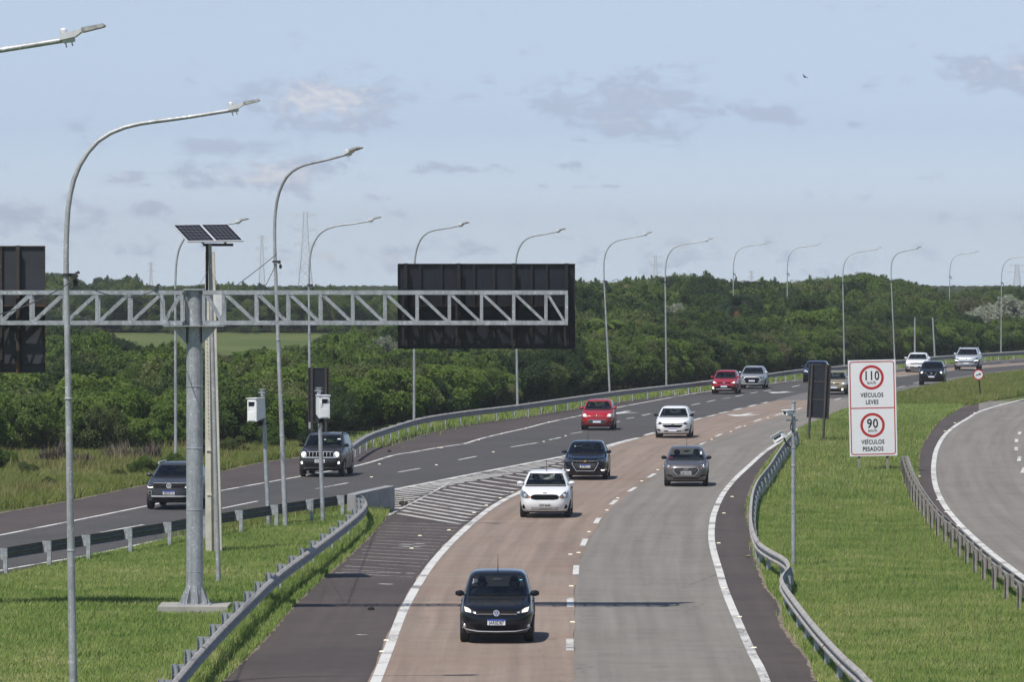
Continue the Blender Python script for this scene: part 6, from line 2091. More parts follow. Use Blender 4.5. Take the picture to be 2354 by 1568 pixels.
CAY = dict(suv, name='suv_car', L=4.8, W=1.94, H=1.69, zh=.98, zc=1.16, yc=1.15, yrf=1.9, yrr=4.1, wr=.37, rails='silver', rw=.74,
    front=[
        ('p', 'grille', 'grille', [(-.55, .60), (.55, .60), (.62, .68), (-.62, .68)], False),
        ('p', 'bumper_vent', 'trim', [(.62, .56), (.92, .58), (.92, .68), (.66, .68)], True),
        ('light', 'lens', [(.58, .82), (.78, .78), (.92, .86), (.90, .98), (.72, .97)], .75, .88, .05, 'reflector'),
        ('p', 'daytime_lamp', 'lit', [(.64, .70), (.92, .71), (.92, .765), (.66, .75)], True, .016),
        ('badge', 'disc', .86, .05),
        ('plate', .52, None, 'white')])
car(CAY, 'pale silver large suv with roof rails at the far bend near the round sign', 2221, 851, 4.0, P_PEARL)

BLU = dict(suv, name='suv_car', W=1.80, H=1.46, zh=.86, zc=1.0,
    front=[
        ('p', 'grille', 'grille', [(-.5, .62), (.5, .62), (.55, .78), (-.55, .78)], False),
        ('light', 'reflector', [(.58, .72), (.8, .70), (.94, .74), (.94, .84), (.62, .82)], .76, .77, .05, 'reflector'),
        ('p', 'bumper_grille', 'trim', [(-.9, .36), (.9, .36), (.9, .52), (-.9, .52)], False),
        ('plate', .58, None, 'white')])
car(BLU, 'dark blue suv almost hidden behind the narrow black signboard', 1874, 879, 3.0, P_BLUE)

# ---------------------------------------------------------------- the people behind the windscreens
def person_mesh(arm_up, name, shirt):
    """a seated body, one continuous surface grown on a skeleton; hips at the origin, facing -y"""
    J = {'pelvis': ((0, 0, .10), .13), 'waist': ((0, .03, .25), .125), 'chest': ((0, .05, .42), .15), 'collar': ((0, .05, .53), .10), 'neck': ((0, .04, .60), .052), 'jaw': ((0, .02, .66), .062),
         'head': ((0, .03, .74), .088), 'crown': ((0, .045, .81), .070),
         'hipl': ((.10, -.02, .09), .09), 'kneel': ((.13, -.42, .16), .062), 'anklel': ((.13, -.62, -.20), .045), 'toel': ((.13, -.76, -.23), .035),
         'hipr': ((-.10, -.02, .09), .09), 'kneer': ((-.13, -.42, .16), .062), 'ankler': ((-.13, -.62, -.20), .045), 'toer': ((-.13, -.76, -.23), .035)}
    for sg, t in ((1, 'l'), (-1, 'r')):
        J['sh' + t] = ((sg * .19, .05, .50), .068)
        if arm_up and t == 'r' or arm_up == 2:
            J['el' + t] = ((sg * .24, -.16, .34), .046); J['wr' + t] = ((sg * .12, -.38, .42), .032); J['pa' + t] = ((sg * .10, -.44, .46), .036)
        else:
            J['el' + t] = ((sg * .25, -.02, .27), .046); J['wr' + t] = ((sg * .16, -.22, .20), .032); J['pa' + t] = ((sg * .14, -.30, .19), .036)
    E = [('pelvis', 'waist'), ('waist', 'chest'), ('chest', 'collar'), ('collar', 'neck'), ('neck', 'jaw'), ('jaw', 'head'), ('head', 'crown')]
    for t in 'lr': E += [('pelvis', 'hip' + t), ('hip' + t, 'knee' + t), ('knee' + t, 'ankle' + t), ('ankle' + t, 'toe' + t), ('collar', 'sh' + t), ('sh' + t, 'el' + t), ('el' + t, 'wr' + t), ('wr' + t, 'pa' + t)]
    for sg, t in ((1, 'l'), (-1, 'r')):                  # five fingers on each hand
        pa = Vector(J['pa' + t][0]); wr_ = Vector(J['wr' + t][0]); d = (pa - wr_).normalized(); sd = Vector((1, 0, 0)); sd = (sd - d * sd.dot(d)).normalized(); dn = d.cross(sd)
        for k, (o_, ln) in enumerate(((-.030, .055), (-.010, .066), (.010, .062), (.030, .048))):
            a, b = 'f%s%da' % (t, k), 'f%s%db' % (t, k)
            J[a] = (tuple(pa + sd * o_ + d * ln * .7), .0095); J[b] = (tuple(pa + sd * o_ * .9 + d * ln + Vector((0, 0, -.03))), .008); E += [('pa' + t, a), (a, b)]
        a = 'th' + t; J[a] = (tuple(pa - d * .02 - sd * .05 * sg), .0105); E.append(('wr' + t, a))
    names = list(J)
    me = bpy.data.meshes.new(name); me.from_pydata([J[n][0] for n in names], [(names.index(a), names.index(b)) for a, b in E], [])
    o_ = bpy.data.objects.new(name, me); COL.objects.link(o_)
    md = o_.modifiers.new('Skin', 'SKIN'); md.use_smooth_shade = True
    sv = me.skin_vertices[0].data
    for i, n in enumerate(names): sv[i].radius = (J[n][1], J[n][1]); sv[i].use_root = (i == 0)
    sm = o_.modifiers.new('Subsurf', 'SUBSURF'); sm.levels = 1; sm.render_levels = 1
    dg = bpy.context.evaluated_depsgraph_get()
    out = bpy.data.meshes.new_from_object(o_.evaluated_get(dg))
    bpy.data.objects.remove(o_)
    out.materials.clear()
    for m in (M['skin'], shirt, M['dark_cloth']): out.materials.append(m)
    for pgn in out.polygons:
        c = pgn.center
        pgn.material_index = 0 if (c.z > .57 or (abs(c.x) > .10 and c.y < -.12 and c.z > .18 and c.z < .60)) else (2 if c.z < .14 or c.y < -.25 else 1)
        pgn.use_smooth = True
    return out


PM = {}
def person(carroot, sh, S, side, shirt, arm, label, hair=True):
    key = (arm, shirt.name)
    if key not in PM: PM[key] = person_mesh(arm, 'person', shirt)
    W = sh.W; y = S['yrf'] + S.get('seat', .55) - .17 - S.get('axf', .80)
    loc = Vector((side * W * .44, y, sh.zc - .44))
    w = carroot.matrix_basis @ loc
    o_ = link('person', PM[key], loc=tuple(w), rot=(0, 0, carroot.rotation_euler.z))
    tag(o_, label, 'person')
    mb = MB(); mb.ell((0, .055, .775), (.092, .098, .085), 14, 10); hr = mb.build('hair', M['hair'], o_)
    mb = MB()
    for sx in (-1, 1): mb.ell((sx * .034, -.052, .745), (.026, .012, .018), 8, 6)
    mb.box((0, -.058, .748), (.02, .006, .006)); mb.build('sunglasses', M['trim'], o_)
    mb = MB(); mb.ell((0, -.066, .715), (.014, .022, .022), 8, 6); mb.ell((0, -.050, .675), (.026, .012, .008), 8, 6)
    for sx in (-1, 1): mb.ell((sx * .090, .02, .725), (.012, .022, .032), 6, 5)
    mb.build('face', M['skin'], o_)
    return o_


bpy.context.view_layer.update()
person(fox, fox_s, FOX, 1, M['dark_cloth'], 1, 'person in dark clothes driving the nearest black hatchback, one hand on the wheel')
person(fox, fox_s, FOX, -1, M['white_cloth'], 0, 'passenger in a white shirt beside the driver of the nearest black hatchback')
person(ka, ka_s, KA, 1, M['dark_cloth'], 2, 'person driving the white hatchback with the oval grille')
person(ka, ka_s, KA, -1, M['dark_cloth'], 0, 'passenger with dark glasses in the white hatchback with the oval grille')
person(onx, onx_s, ONX, 1, M['dark_cloth'], 2, 'person driving the black car at the tip of the hatching')
person(hb, hb_s, HB, 1, M['dark_cloth'], 2, 'person driving the grey hatchback on the pale lane')
person(pal, pal_s, PAL, 1, M['white_cloth'], 2, 'person in pale shirt driving the bright red hatchback')
# ---------------------------------------------------------------- vegetation
def grass_mat(name, stops, dry):
    m, nt, b = new_mat(name)
    geo = nt.nodes.new('ShaderNodeNewGeometry')
    n1 = noise_node(nt, 0.55, 5); n2 = noise_node(nt, 0.06, 2)
    a = nt.nodes.new('ShaderNodeMath'); a.operation = 'MULTIPLY_ADD'; nt.links.new(geo.outputs['Random Per Island'], a.inputs[0]); a.inputs[1].default_value = 0.50
    c = nt.nodes.new('ShaderNodeMath'); c.operation = 'MULTIPLY_ADD'; nt.links.new(n1, c.inputs[0]); c.inputs[1].default_value = 0.90
    d = nt.nodes.new('ShaderNodeMath'); d.operation = 'MULTIPLY_ADD'; nt.links.new(n2, d.inputs[0]); d.inputs[1].default_value = 0.5; d.inputs[2].default_value = dry
    nt.links.new(d.outputs[0], c.inputs[2]); nt.links.new(c.outputs[0], a.inputs[2])
    col = ramp(nt, a.outputs[0], stops)
    nt.links.new(col, b.inputs['Base Color']); b.inputs['Roughness'].default_value = 0.55; b.inputs['Specular IOR Level'].default_value = 0.2
    skyward(nt, b, 1.3)
    tr = nt.nodes.new('ShaderNodeBsdfTranslucent'); nt.links.new(mixc(nt, 1.0, col, (1.2, 1.3, 0.6), 'MULTIPLY'), tr.inputs[0])
    mx = nt.nodes.new('ShaderNodeMixShader'); mx.inputs[0].default_value = 0.4
    nt.links.new(b.outputs[0], mx.inputs[1]); nt.links.new(tr.outputs[0], mx.inputs[2]); nt.links.new(mx.outputs[0], nt.nodes['Material Output'].inputs[0])
    return m


G_STOPS = [(0.14, (0.066, 0.140, 0.024)), (0.37, (0.145, 0.235, 0.050)), (0.60, (0.232, 0.305, 0.080)), (0.79, (0.34, 0.36, 0.14)), (1.0, (0.54, 0.48, 0.28))]
M['grass'] = grass_mat('grass blades', G_STOPS, -0.40)
M['verge_grass'] = grass_mat('verge grass blades', [(0.15, (0.080, 0.130, 0.020)), (0.45, (0.135, 0.185, 0.036)), (0.68, (0.19, 0.215, 0.062)), (0.88, (0.27, 0.25, 0.11)), (1.0, (0.38, 0.33, 0.19))], -0.34)


def fast_mesh(name, V, F, mat):
    """a mesh of equal sided faces from arrays"""
    me = bpy.data.meshes.new(name)
    n, k = F.shape
    me.vertices.add(len(V)); me.vertices.foreach_set('co', V.astype(np.float32).ravel())
    me.loops.add(n * k); me.loops.foreach_set('vertex_index', F.astype(np.int32).ravel())
    me.polygons.add(n)
    me.polygons.foreach_set('loop_start', np.arange(0, n * k, k, dtype=np.int32)); me.polygons.foreach_set('loop_total', np.full(n, k, dtype=np.int32))
    me.materials.append(mat)
    me.update(calc_edges=True); me.validate()
    return me


def wob(x, y, f, ph=0.0):
    return (np.sin(x * f + 1.3 + ph) * np.cos(y * f * .7 + .4 + ph) + .6 * np.sin(x * f * 2.3 + y * f * 1.9 + ph) + .4 * np.sin(y * f * 4.1 - x * f * 3.3 + ph)) / 2.0


def grass(name, X, Y, hmin, hmax, mat, width=0.0075, lean=0.45, seed=0):
    r = np.random.default_rng(seed)
    n = len(X)
    k = 0.5 + 0.5 * wob(X, Y, 0.9, seed)
    h = (hmin + (hmax - hmin) * np.clip(0.55 * k + 0.6 * r.random(n) ** 1.6, 0, 1.15))
    w = width * (0.7 + 0.6 * r.random(n)) * np.maximum(1.0, Y / 170.0)
    a = r.random(n) * 2 * pi; la = r.random(n) * 2 * pi; le = lean * h * (0.3 + r.random(n))
    dx, dy = np.cos(a) * w, np.sin(a) * w
    lx, ly = np.cos(la) * le + 0.10 * h, np.sin(la) * le
    V = np.zeros((n, 5, 3))
    V[:, 0] = np.stack([X - dx, Y - dy, np.full(n, -.02)], 1); V[:, 1] = np.stack([X + dx, Y + dy, np.full(n, -.02)], 1)
    V[:, 2] = np.stack([X + dx * .8 + lx * .35, Y + dy * .8 + ly * .35, h * .6], 1); V[:, 3] = np.stack([X - dx * .8 + lx * .35, Y - dy * .8 + ly * .35, h * .6], 1)
    V[:, 4] = np.stack([X + lx, Y + ly, h * .97], 1)
    b = np.arange(n) * 5
    F = np.concatenate([np.stack([b, b + 1, b + 2, b + 3], 1), np.stack([b + 3, b + 2, b + 4, b + 4], 1)])
    me = bpy.data.meshes.new(name)
    tri = np.concatenate([np.stack([b, b + 1, b + 2], 1), np.stack([b, b + 2, b + 3], 1), np.stack([b + 3, b + 2, b + 4], 1)])
    me = fast_mesh(name, V.reshape(-1, 3), tri, mat)
    o_ = link(name, me)
    return structure(o_, 'stuff')


def scatter(n, d0, d1, left, right, seed, power=0.0):
    """places spread evenly over the ground between two edges (given as x in the photograph at the row y)"""
    r = np.random.default_rng(seed)
    Y = d0 + (d1 - d0) * r.random(n)
    rows_ = np.linspace(d0, d1, 200)
    py = HORIZON + FPX * CAM_H / rows_
    L = np.array([(left(v) - CX) / FPX * q for v, q in zip(py, rows_)]); R = np.array([(right(v) - CX) / FPX * q for v, q in zip(py, rows_)])
    l = np.interp(Y, rows_, L); rr = np.interp(Y, rows_, R)
    wmax = (R - L).max()
    keep = r.random(n) < (rr - l) / wmax
    X = l + (rr - l) * r.random(n)
    return X[keep], Y[keep]


# median between the main road and the side road
fKg = fx([(2700, 1700)] + K_EDGE[:-3])
kr = lambda y: min(fKg(y), 2480)
X, Y = scatter(480000, 113, 200, lambda y: fE(y) + 2, kr, 3)
grass('grass', X, Y, 0.07, 0.25, M['grass'], seed=1)
X, Y = scatter(190000, 200, 345, lambda y: fE(y) + 2, kr, 4)
grass('grass', X, Y, 0.08, 0.28, M['grass'], seed=2)
fJy = fx([(fx_, fy_) for fx_, fy_ in [(2042, 917), (2062, 909), (2170, 886), (2262, 868), (2354, 857), (2600, 834)]])
fKy = fx([(2230, 933), (2283, 920), (2354, 908), (2500, 890), (2640, 870)])
X, Y = scatter(150000, 330, 440, fJy, lambda y: min(2460, fKy(y) if y < 933 else fK(y)), 5)
grass('grass', X, Y, 0.14, 0.42, M['verge_grass'], seed=3)
# island under the gantry
fFy = fx(F_EDGE)
fAg = lambda y: fA(y) + 3
X, Y = scatter(560000, 113, 206, lambda y: max(-160, fFy(y) - 3) if y < 1372 else -160, fAg, 6)
keep = ~((abs(X - gx0) < 0.90) & (abs(Y - DG) < 1.0))
grass('grass', X[keep], Y[keep], 0.06, 0.22, M['grass'], seed=4)
# taller tufts along the feet of the rails and the nose
def tufts(pts, n, spread, h0, h1, seed, mat='grass', side=0.0):
    r = np.random.default_rng(seed)
    P = catmull([gp(x, y) for x, y in pts], 0.3)
    A = np.array([(p.x, p.y) for p in P]); i = r.integers(0, len(A), n)
    c = A[i] + r.normal(0, spread, (n, 2)) + np.array([side, 0])
    return grass('grass', c[:, 0], c[:, 1], h0, h1, M[mat], seed=seed)
tufts([(330, 1760), (480, 1560), (560, 1480), (640, 1395), (722, 1318), (800, 1250), (850, 1204), (874, 1170)], 60000, 0.26, 0.08, 0.42, 21, side=-0.46)
tufts([(1735, 1250), (1755, 1300), (1800, 1345), (1812, 1400), (1870, 1480), (1940, 1560), (2040, 1660)], 26000, 0.20, 0.06, 0.26, 22, side=0.36)
tufts([(1725, 1150), (1738, 1220), (1778, 1290), (1812, 1316)], 9000, 0.18, 0.06, 0.26, 23, side=0.28)
tufts([(820, 1030), (900, 1003), (1031, 977), (1207, 951), (1343, 929), (1487, 911), (1640, 892), (1841, 866), (2062, 844), (2354, 820)], 60000, 0.55, 0.08, 0.34, 24)
tufts([(440, 1240), (600, 1203), (700, 1188), (800, 1172), (870, 1160)], 5000, 0.4, 0.15, 0.62, 25, 'verge_grass')
tufts([(355, 1424), (430, 1428), (520, 1424), (540, 1416)], 3000, 0.16, 0.06, 0.22, 26)
# seed stalks standing above the grass
rs_ = np.random.default_rng(31)
X, Y = scatter(5000, 113, 300, lambda y: fE(y) + 40 * (y - HORIZON) / 900, kr, 32)
grass('grass', X, Y, 0.35, 0.62, M['dry_grass'], width=0.005, lean=0.25, seed=33)
# rough verge beyond the further carriageway
gy_ = fx(G_EDGE)
X, Y = scatter(330000, 196, 262, lambda y: -220, lambda y: min(840, gy_(y)), 7)
edge = np.array([FPX / y_ * x_ + CX for x_, y_ in zip(X, Y)])
gline = np.array([fG(e) for e in edge]); prow = HORIZON + FPX * CAM_H / Y
keep = prow < gline - 1
grass('grass', X[keep], Y[keep], 0.10, 0.48, M['verge_grass'], width=0.009, lean=0.7, seed=8)
keep2 = keep & (wob(X, Y, 0.35, 3) > 0.3) & (RNG.random(len(X)) < 0.12) & (prow < gline - 14)
grass('grass', X[keep2] + 0.2, Y[keep2], 0.40, 0.85, M['dry_grass'], width=0.009, lean=0.4, seed=9)


def crown_mesh(name, r, lumps, leaves, leaf, mat, seed, bottom=0.0, top_bias=0.0, droop=0.0, open_=0.0):
    """leaves gathered in clumps through the volume of a crown; the foot at z = 0"""
    g = np.random.default_rng(seed)
    rx, ry, rz = r
    C = []
    for k in range(lumps):
        while True:
            p = g.uniform(-1, 1, 3)
            if np.linalg.norm(p) < 1: break
        q = p / max(np.linalg.norm(p), .2) * (np.linalg.norm(p) ** .4) * .74
        C.append((q[0] * rx, q[1] * ry, bottom + rz + q[2] * rz * .9, g.uniform(.26, .46) * min(rx, rz)))
    C = np.array(C)
    n = int(leaves * 5.0); leaf = leaf * 0.44
    i = g.choice(len(C), n, p=C[:, 3] ** 2 / (C[:, 3] ** 2).sum())
    d = g.normal(size=(n, 3)); d /= np.linalg.norm(d, axis=1)[:, None]
    d[:, 2] = np.abs(d[:, 2]) * np.where(g.random(n) < .78, 1, -1)
    rad = C[i, 3] * (0.50 + 0.54 * g.random(n) ** .6) * (1 + open_ * g.random(n))
    c = C[i, :3] + d * rad[:, None]
    # shoots that stand out of the crown
    ns = 46; sd = g.normal(size=(ns, 3)); sd[:, 2] = np.abs(sd[:, 2]) * .8; sd /= np.linalg.norm(sd, axis=1)[:, None]
    sl = g.uniform(.12, .40, ns) * min(rx, rz); si = g.integers(0, len(C), ns)
    m = int(n * .24); q = g.integers(0, ns, m); tt = .75 + g.random(m) ** 1.3 * .75
    c[:m] = C[si[q], :3] + sd[q] * (C[si[q], 3] * np.minimum(tt, 1.0) + sl[q] * np.maximum(tt - .9, 0))[:, None] + g.normal(size=(m, 3)) * (.075 * min(rx, rz) * (1.75 - tt))[:, None]
    c[:, 2] = np.maximum(c[:, 2], 0.02)
    nrm = d * .70 + g.normal(size=(n, 3)) * .65; nrm[:, 2] += .15
    nrm /= np.linalg.norm(nrm, axis=1)[:, None]
    t = np.cross(nrm, g.normal(size=(n, 3))); t /= np.linalg.norm(t, axis=1)[:, None]
    t[:, 2] -= droop; t /= np.linalg.norm(t, axis=1)[:, None]
    b = np.cross(nrm, t)
    s = leaf * (0.6 + 0.8 * g.random(n))[:, None]
    V = np.stack([c - t * s, c + b * s * .42, c + t * s, c - b * s * .42], 1).reshape(-1, 3)
    F = (np.arange(n) * 4)[:, None] + np.arange(4)[None, :]
    return fast_mesh(name, V, F, mat)


def trunk_mesh(name, h, r0, spread, seed, mat):
    g = random.Random(seed)
    mb = MB()
    p = [Vector((0, 0, -.1)), Vector((g.uniform(-.1, .1), g.uniform(-.1, .1), h * .35)), Vector((g.uniform(-.2, .2), g.uniform(-.2, .2), h * .75))]
    mb.tube(p, [r0, r0 * .75, r0 * .35], 7)
    for k in range(6):
        a = g.uniform(0, 2 * pi); z = h * g.uniform(.12, .5)
        q = Vector((cos(a) * spread * g.uniform(.5, .9), sin(a) * spread * g.uniform(.5, .9), z + h * g.uniform(.2, .45)))
        s = p[0].lerp(p[1], min(1, z / (h * .35)))
        mb.tube([s, s.lerp(q, .5) + Vector((0, 0, .1 * h)), q], [r0 * .5, r0 * .32, r0 * .12], 6)
    return mb.mesh(name, mat)


KINDS = {}
def plant_kind(key, word, label, r, lumps, leaves, leaf, mat, seed, bottom=0.0, bark='bark', **kw):
    KINDS[key] = (word, label, crown_mesh('crown', r, lumps, leaves, leaf, M[mat], seed, bottom, **kw), trunk_mesh('trunk', bottom + r[2] * 1.2, .06 + .02 * r[2], r[0] * .8, seed, M[bark]), bottom + 2 * r[2])


plant_kind('bright_bush', 'bush', 'bright green leafy bush in the thicket along the guardrail', (2.0, 2.0, 1.5), 16, 3800, .17, 'leaf_bright', 1)
plant_kind('mid_bush', 'bush', 'mid green spreading bush in the thicket along the guardrail', (2.3, 2.2, 1.5), 18, 4200, .16, 'leaf_mid', 2)
plant_kind('olive_bush', 'bush', 'olive green scrubby bush in the thicket along the guardrail', (1.9, 1.9, 1.4), 15, 3600, .15, 'leaf_olive', 3, open_=.3)
plant_kind('dark_bush', 'bush', 'dark green dense bush in the thicket along the guardrail', (1.9, 2.0, 1.7), 16, 4000, .15, 'leaf_dark', 4)
plant_kind('brown_bush', 'bush', 'brownish dry bush with bare twigs in the thicket along the guardrail', (1.8, 1.8, 1.3), 13, 2400, .13, 'leaf_brown', 5, open_=.5)
plant_kind('tall_tree', 'tree', 'mid green tree rising above the thicket', (2.3, 2.3, 2.1), 20, 4400, .19, 'leaf_mid', 6, 1.3)
plant_kind('dark_tree', 'tree', 'dark green round tree rising above the thicket', (2.6, 2.6, 2.0), 22, 4600, .18, 'leaf_dark', 7, 1.6)
plant_kind('olive_tree', 'tree', 'olive green loose crowned tree rising above the thicket', (2.2, 2.2, 2.2), 15, 3600, .18, 'leaf_olive', 8, 1.2, open_=.35)
plant_kind('bright_tree', 'tree', 'yellowish green flat topped tree rising above the thicket', (2.7, 2.6, 1.4), 16, 3800, .18, 'leaf_bright', 9, 2.3, open_=.2)
plant_kind('silver_tree', 'tree', 'tree with silvery white leaves among the green ones', (2.2, 2.2, 1.8), 14, 2600, .22, 'leaf_silver', 10, .8, open_=.4, bark='pale_bark')
plant_kind('pine_like', 'tree', 'slim bluish green tree with a pointed crown', (1.3, 1.3, 2.6), 16, 3600, .16, 'leaf_blue', 11, .9)


def plant(key, loc, height, wide=1.0, rz=0.0, label=None, group=None, name=None):
    word, lab, cm, tm, h0 = KINDS[key]
    s = height / h0
    r = thing(name or word, label or lab, word, loc=(loc[0], loc[1], -0.05), rz=rz, group=group)
    sc = (s * wide, s * wide, s)
    link('crown', cm, r).scale = sc; link('trunk', tm, r).scale = sc
    return r


T_LINE = [(-900, 1150), (-300, 1080), (0, 1052), (300, 1046), (500, 1036), (700, 1024), (800, 996), (900, 978), (1100, 946), (1400, 901), (1640, 873), (1840, 848), (2062, 826), (2354, 804), (2600, 793), (2800, 786)]
SKY = [(-400, 640), (0, 650), (60, 640), (140, 628), (190, 662), (250, 650), (290, 645), (340, 668), (400, 662), (480, 655), (600, 664), (760, 664), (900, 668), (1000, 660), (1330, 652), (1400, 658), (1480, 646), (1560, 635), (1640, 645), (1700, 655), (1760, 648),
       (1830, 655), (1900, 642), (1990, 634), (2060, 648), (2120, 662), (2200, 676), (2260, 668), (2354, 660), (2700, 650)]
fT = fy(T_LINE); fS = fy(SKY)
rn = random.Random(5)
def px_of(x, y): return CX + x / y * FPX
FRONT_TOP = [(-400, 770), (60, 762), (200, 770), (300, 795), (400, 815), (560, 818), (690, 806), (760, 780), (860, 768), (960, 740), (1060, 700)]
fFT = fy(FRONT_TOP)
def tree_height(X, d, jit):
    """how tall the vegetation grows here: low beside the road, then an open meadow at this end, full height further back"""
    s = FPX / d
    dfront = FPX * CAM_H / (fT(X) - HORIZON)
    full = CAM_H - (fS(X) - HORIZON) / s
    lump = 0.80 + 0.22 * sin(X * .021 + d * .05) * cos(d * .043 - X * .008) + 0.16 * sin(X * .057 + d * .031)
    if X < 1060 and d < 640:
        lim = CAM_H - (fFT(X) - HORIZON) / s             # seen from the bridge the scrub stays below the meadow behind it
        h = min(2.6 + (d - dfront) * .012, lim) * jit * lump * 1.05
        if h < .25: return 0.0
        return max(.5, min(h, lim * 1.12))
    k = min(1.0, (d - dfront) / 150)
    hgt = 2.6 + (full - 2.6) * (k ** 0.75)
    return max(1.2, min(hgt * jit * lump, full * 1.03))


def free(X, d):
    """no trees on the far meadow behind the scrub"""
    if X < 900 and 560 + 30 * sin(X * .013) < d < 640 + 12 * sin(X * .03) and rw.random() > (.12 if 300 < X < 700 else .45): return False
    return True


# the front of the thicket: every bush of it a thing
front = []
mix = ['mid_bush'] * 5 + ['bright_bush'] * 4 + ['olive_bush'] * 4 + ['dark_bush'] * 3 + ['brown_bush']
def road_path():
    P = [gp(x, y) for x, y in T_LINE]
    return catmull([Vector((p.x, p.y, 0)) for p in P], 2.4)
path = road_path()
for row, off in enumerate((1.2, 4.0, 7.2)):
    for i in range(0, len(path) - 1):
        d = (path[min(i + 1, len(path) - 1)] - path[max(0, i - 1)]).normalized()
        nrm_ = Vector((-d.y, d.x, 0))
        q = path[i] + nrm_ * (off + rn.uniform(-.8, .8)) + d * rn.uniform(-.9, .9)
        X = px_of(q.x, q.y)
        if not (-90 < X < 2440): continue
        if row and i % 2 == row % 2 and X > 700: continue
        if row == 2 and X > 1500: continue
        front.append((q, X))
rn.shuffle(front)
n_front = 0
for q, X in front:
    if n_front >= 285: break
    key = rn.choice(mix)
    if X < 1150 and rn.random() < .35: key = 'bright_bush'
    if X > 1500 and key in ('brown_bush',) and rn.random() < .6: key = 'dark_bush'
    h = (1.7 + 1.3 * rn.random()) if X < 800 else (1.9 + 1.4 * rn.random())
    plant(key, q, h, rn.uniform(.85, 1.25), rn.uniform(0, 6.28), group='bushes at the front of the roadside thicket')
    n_front += 1

# plants that stand out from the mass
CLEAR = []
def stand_out(key, X, Yc, d, r_px, label, wide=1.0):
    CLEAR.append((X, d, r_px * 1.1))
    s = FPX / d
    top = CAM_H - (Yc - r_px - HORIZON) / s
    return plant(key, ((X - CX) / s, d), top, wide, 1.0, label)
stand_out('dark_bush', 275, 842, 385, 62, 'big dark round bush standing out of the thicket beside the gantry column', 1.35)
stand_out('silver_tree', 862, 794, 350, 30, 'low tree with silvery white leaves beside the lower corner of the big black panel', .95)
stand_out('silver_tree', 2296, 705, 548, 34, 'large spreading tree with silvery white leaves at the edge of the picture above the bend', 1.15)
stand_out('silver_tree', 1535, 706, 480, 16, 'pale silvery tree in the middle of the wooded slope beyond the black panel', 1.0)
stand_out('tall_tree', 140, 680, 690, 52, 'tall loose tree standing highest beside the grey panel on the gantry', .9)
stand_out('olive_tree', 60, 690, 690, 46, 'pale olive tree partly hidden by the grey panel on the gantry', 1.0)
stand_out('dark_tree', 232, 668, 900, 34, 'dark flat crowned tree on the skyline above the sagging cable', .9)
stand_out('dark_tree', 300, 665, 880, 34, 'dark pointed tree on the skyline just beside the gantry column', .8)
stand_out('dark_tree', 1555, 672, 640, 40, 'dark broad tree at the highest point of the wood beyond the black panel', 1.5)
stand_out('dark_tree', 1665, 668, 660, 24, 'small dark round tree on the skyline beside the palm', .7)
stand_out('dark_tree', 1762, 668, 660, 28, 'dark open crowned tree on the skyline between two lamp posts', .8)
stand_out('bright_tree', 1905, 662, 640, 24, 'yellowish green flat topped tree on the skyline left of the speed limit board', .85)
stand_out('bright_tree', 1990, 668, 620, 38, 'bright green broad tree on the skyline above the speed limit board', 1.3)
stand_out('bright_bush', 20, 1070, 232, 40, 'bright green round bush at the edge of the rough grass near the lower left thicket', .75)
for k, (X, h_) in enumerate(((545, 22), (587, 26), (600, 30), (620, 18), (660, 20), (735, 24), (760, 18))):
    stand_out('pine_like', X, 672, 760, h_, None, .7)['group'] = 'slim pointed trees on the skyline behind the beam'


# palms
def palm(X, Yc, d, frond, label, n=16, dead=False, seed=1):
    s = FPX / d; g = random.Random(seed)
    z = CAM_H - (Yc - HORIZON) / s
    CLEAR.append((X, d, frond * s * .8))
    r = thing('palm_tree', label, 'palm', loc=((X - CX) / s, d, -.05))
    mb = MB(); P = [Vector((0, 0, 0)), Vector((.06, 0, z * .5)), Vector((0, 0, z))]
    mb.tube(catmull(P, .3), .16, 10); mb.build('trunk', M['pale_bark'], r)
    for part, cnt, lo, hi, mt in (('crown', n, -.1, 1.35, 'leaf_bright' if seed == 2 else 'leaf_blue'),) + ((('dead_fronds', 9, -1.5, -.7, 'dead_leaf'),) if dead else ()):
        V = []; F = []
        for k in range(cnt):
            a = 2 * pi * k / cnt * 1.0 + g.uniform(-.2, .2); el = g.uniform(lo, hi)
            L = frond * g.uniform(.85, 1.1)
            pts = []; p = Vector((0, 0, z)); e = el
            for j in range(14):
                pts.append(p.copy()); st = L / 13
                p = p + Vector((cos(a) * cos(e), sin(a) * cos(e), sin(e))) * st; e -= .16
            for j in range(1, 14):
                t = j / 13; dr = (pts[j] - pts[j - 1]).normalized(); sd = dr.cross(Vector((0, 0, 1)))
                if sd.length < .05: sd = Vector((1, 0, 0))
                sd.normalize(); ll = L * .26 * sin(pi * min(1, t * .85 + .12))
                for sg in (-1, 1):
                    for q in range(3):
                        c = pts[j - 1].lerp(pts[j], q / 3)
                        tip = c + sd * sg * ll * .8 + dr * ll * .5 - Vector((0, 0, ll * .35))
                        b = len(V); wv = dr * .035
                        V += [c - wv, c + wv, tip]; F.append((b, b + 1, b + 2))
                b = len(V); V += [pts[j - 1] - sd * .02, pts[j - 1] + sd * .02, pts[j]]; F.append((b, b + 1, b + 2))
        me = fast_mesh(part, np.array([tuple(v) for v in V]), np.array(F), M[mt]); link(part, me, r)
    return r
M['dead_leaf'] = leaf_mat('dead palm leaves', [(0.0, (0.09, 0.06, 0.022)), (0.5, (0.16, 0.105, 0.040)), (1.0, (0.26, 0.18, 0.08))], 0.05)
palm(1392, 752, 415, 1.9, 'small palm with pale drooping fronds beside the lamp post past the black panel', 14, seed=2)
palm(1690, 702, 490, 3.0, 'large dark palm with a skirt of orange dead fronds in the wood', 20, True, 1)
palm(1070, 812, 350, 1.5, 'low palm with shining fronds under the big black panel', 14, seed=3)
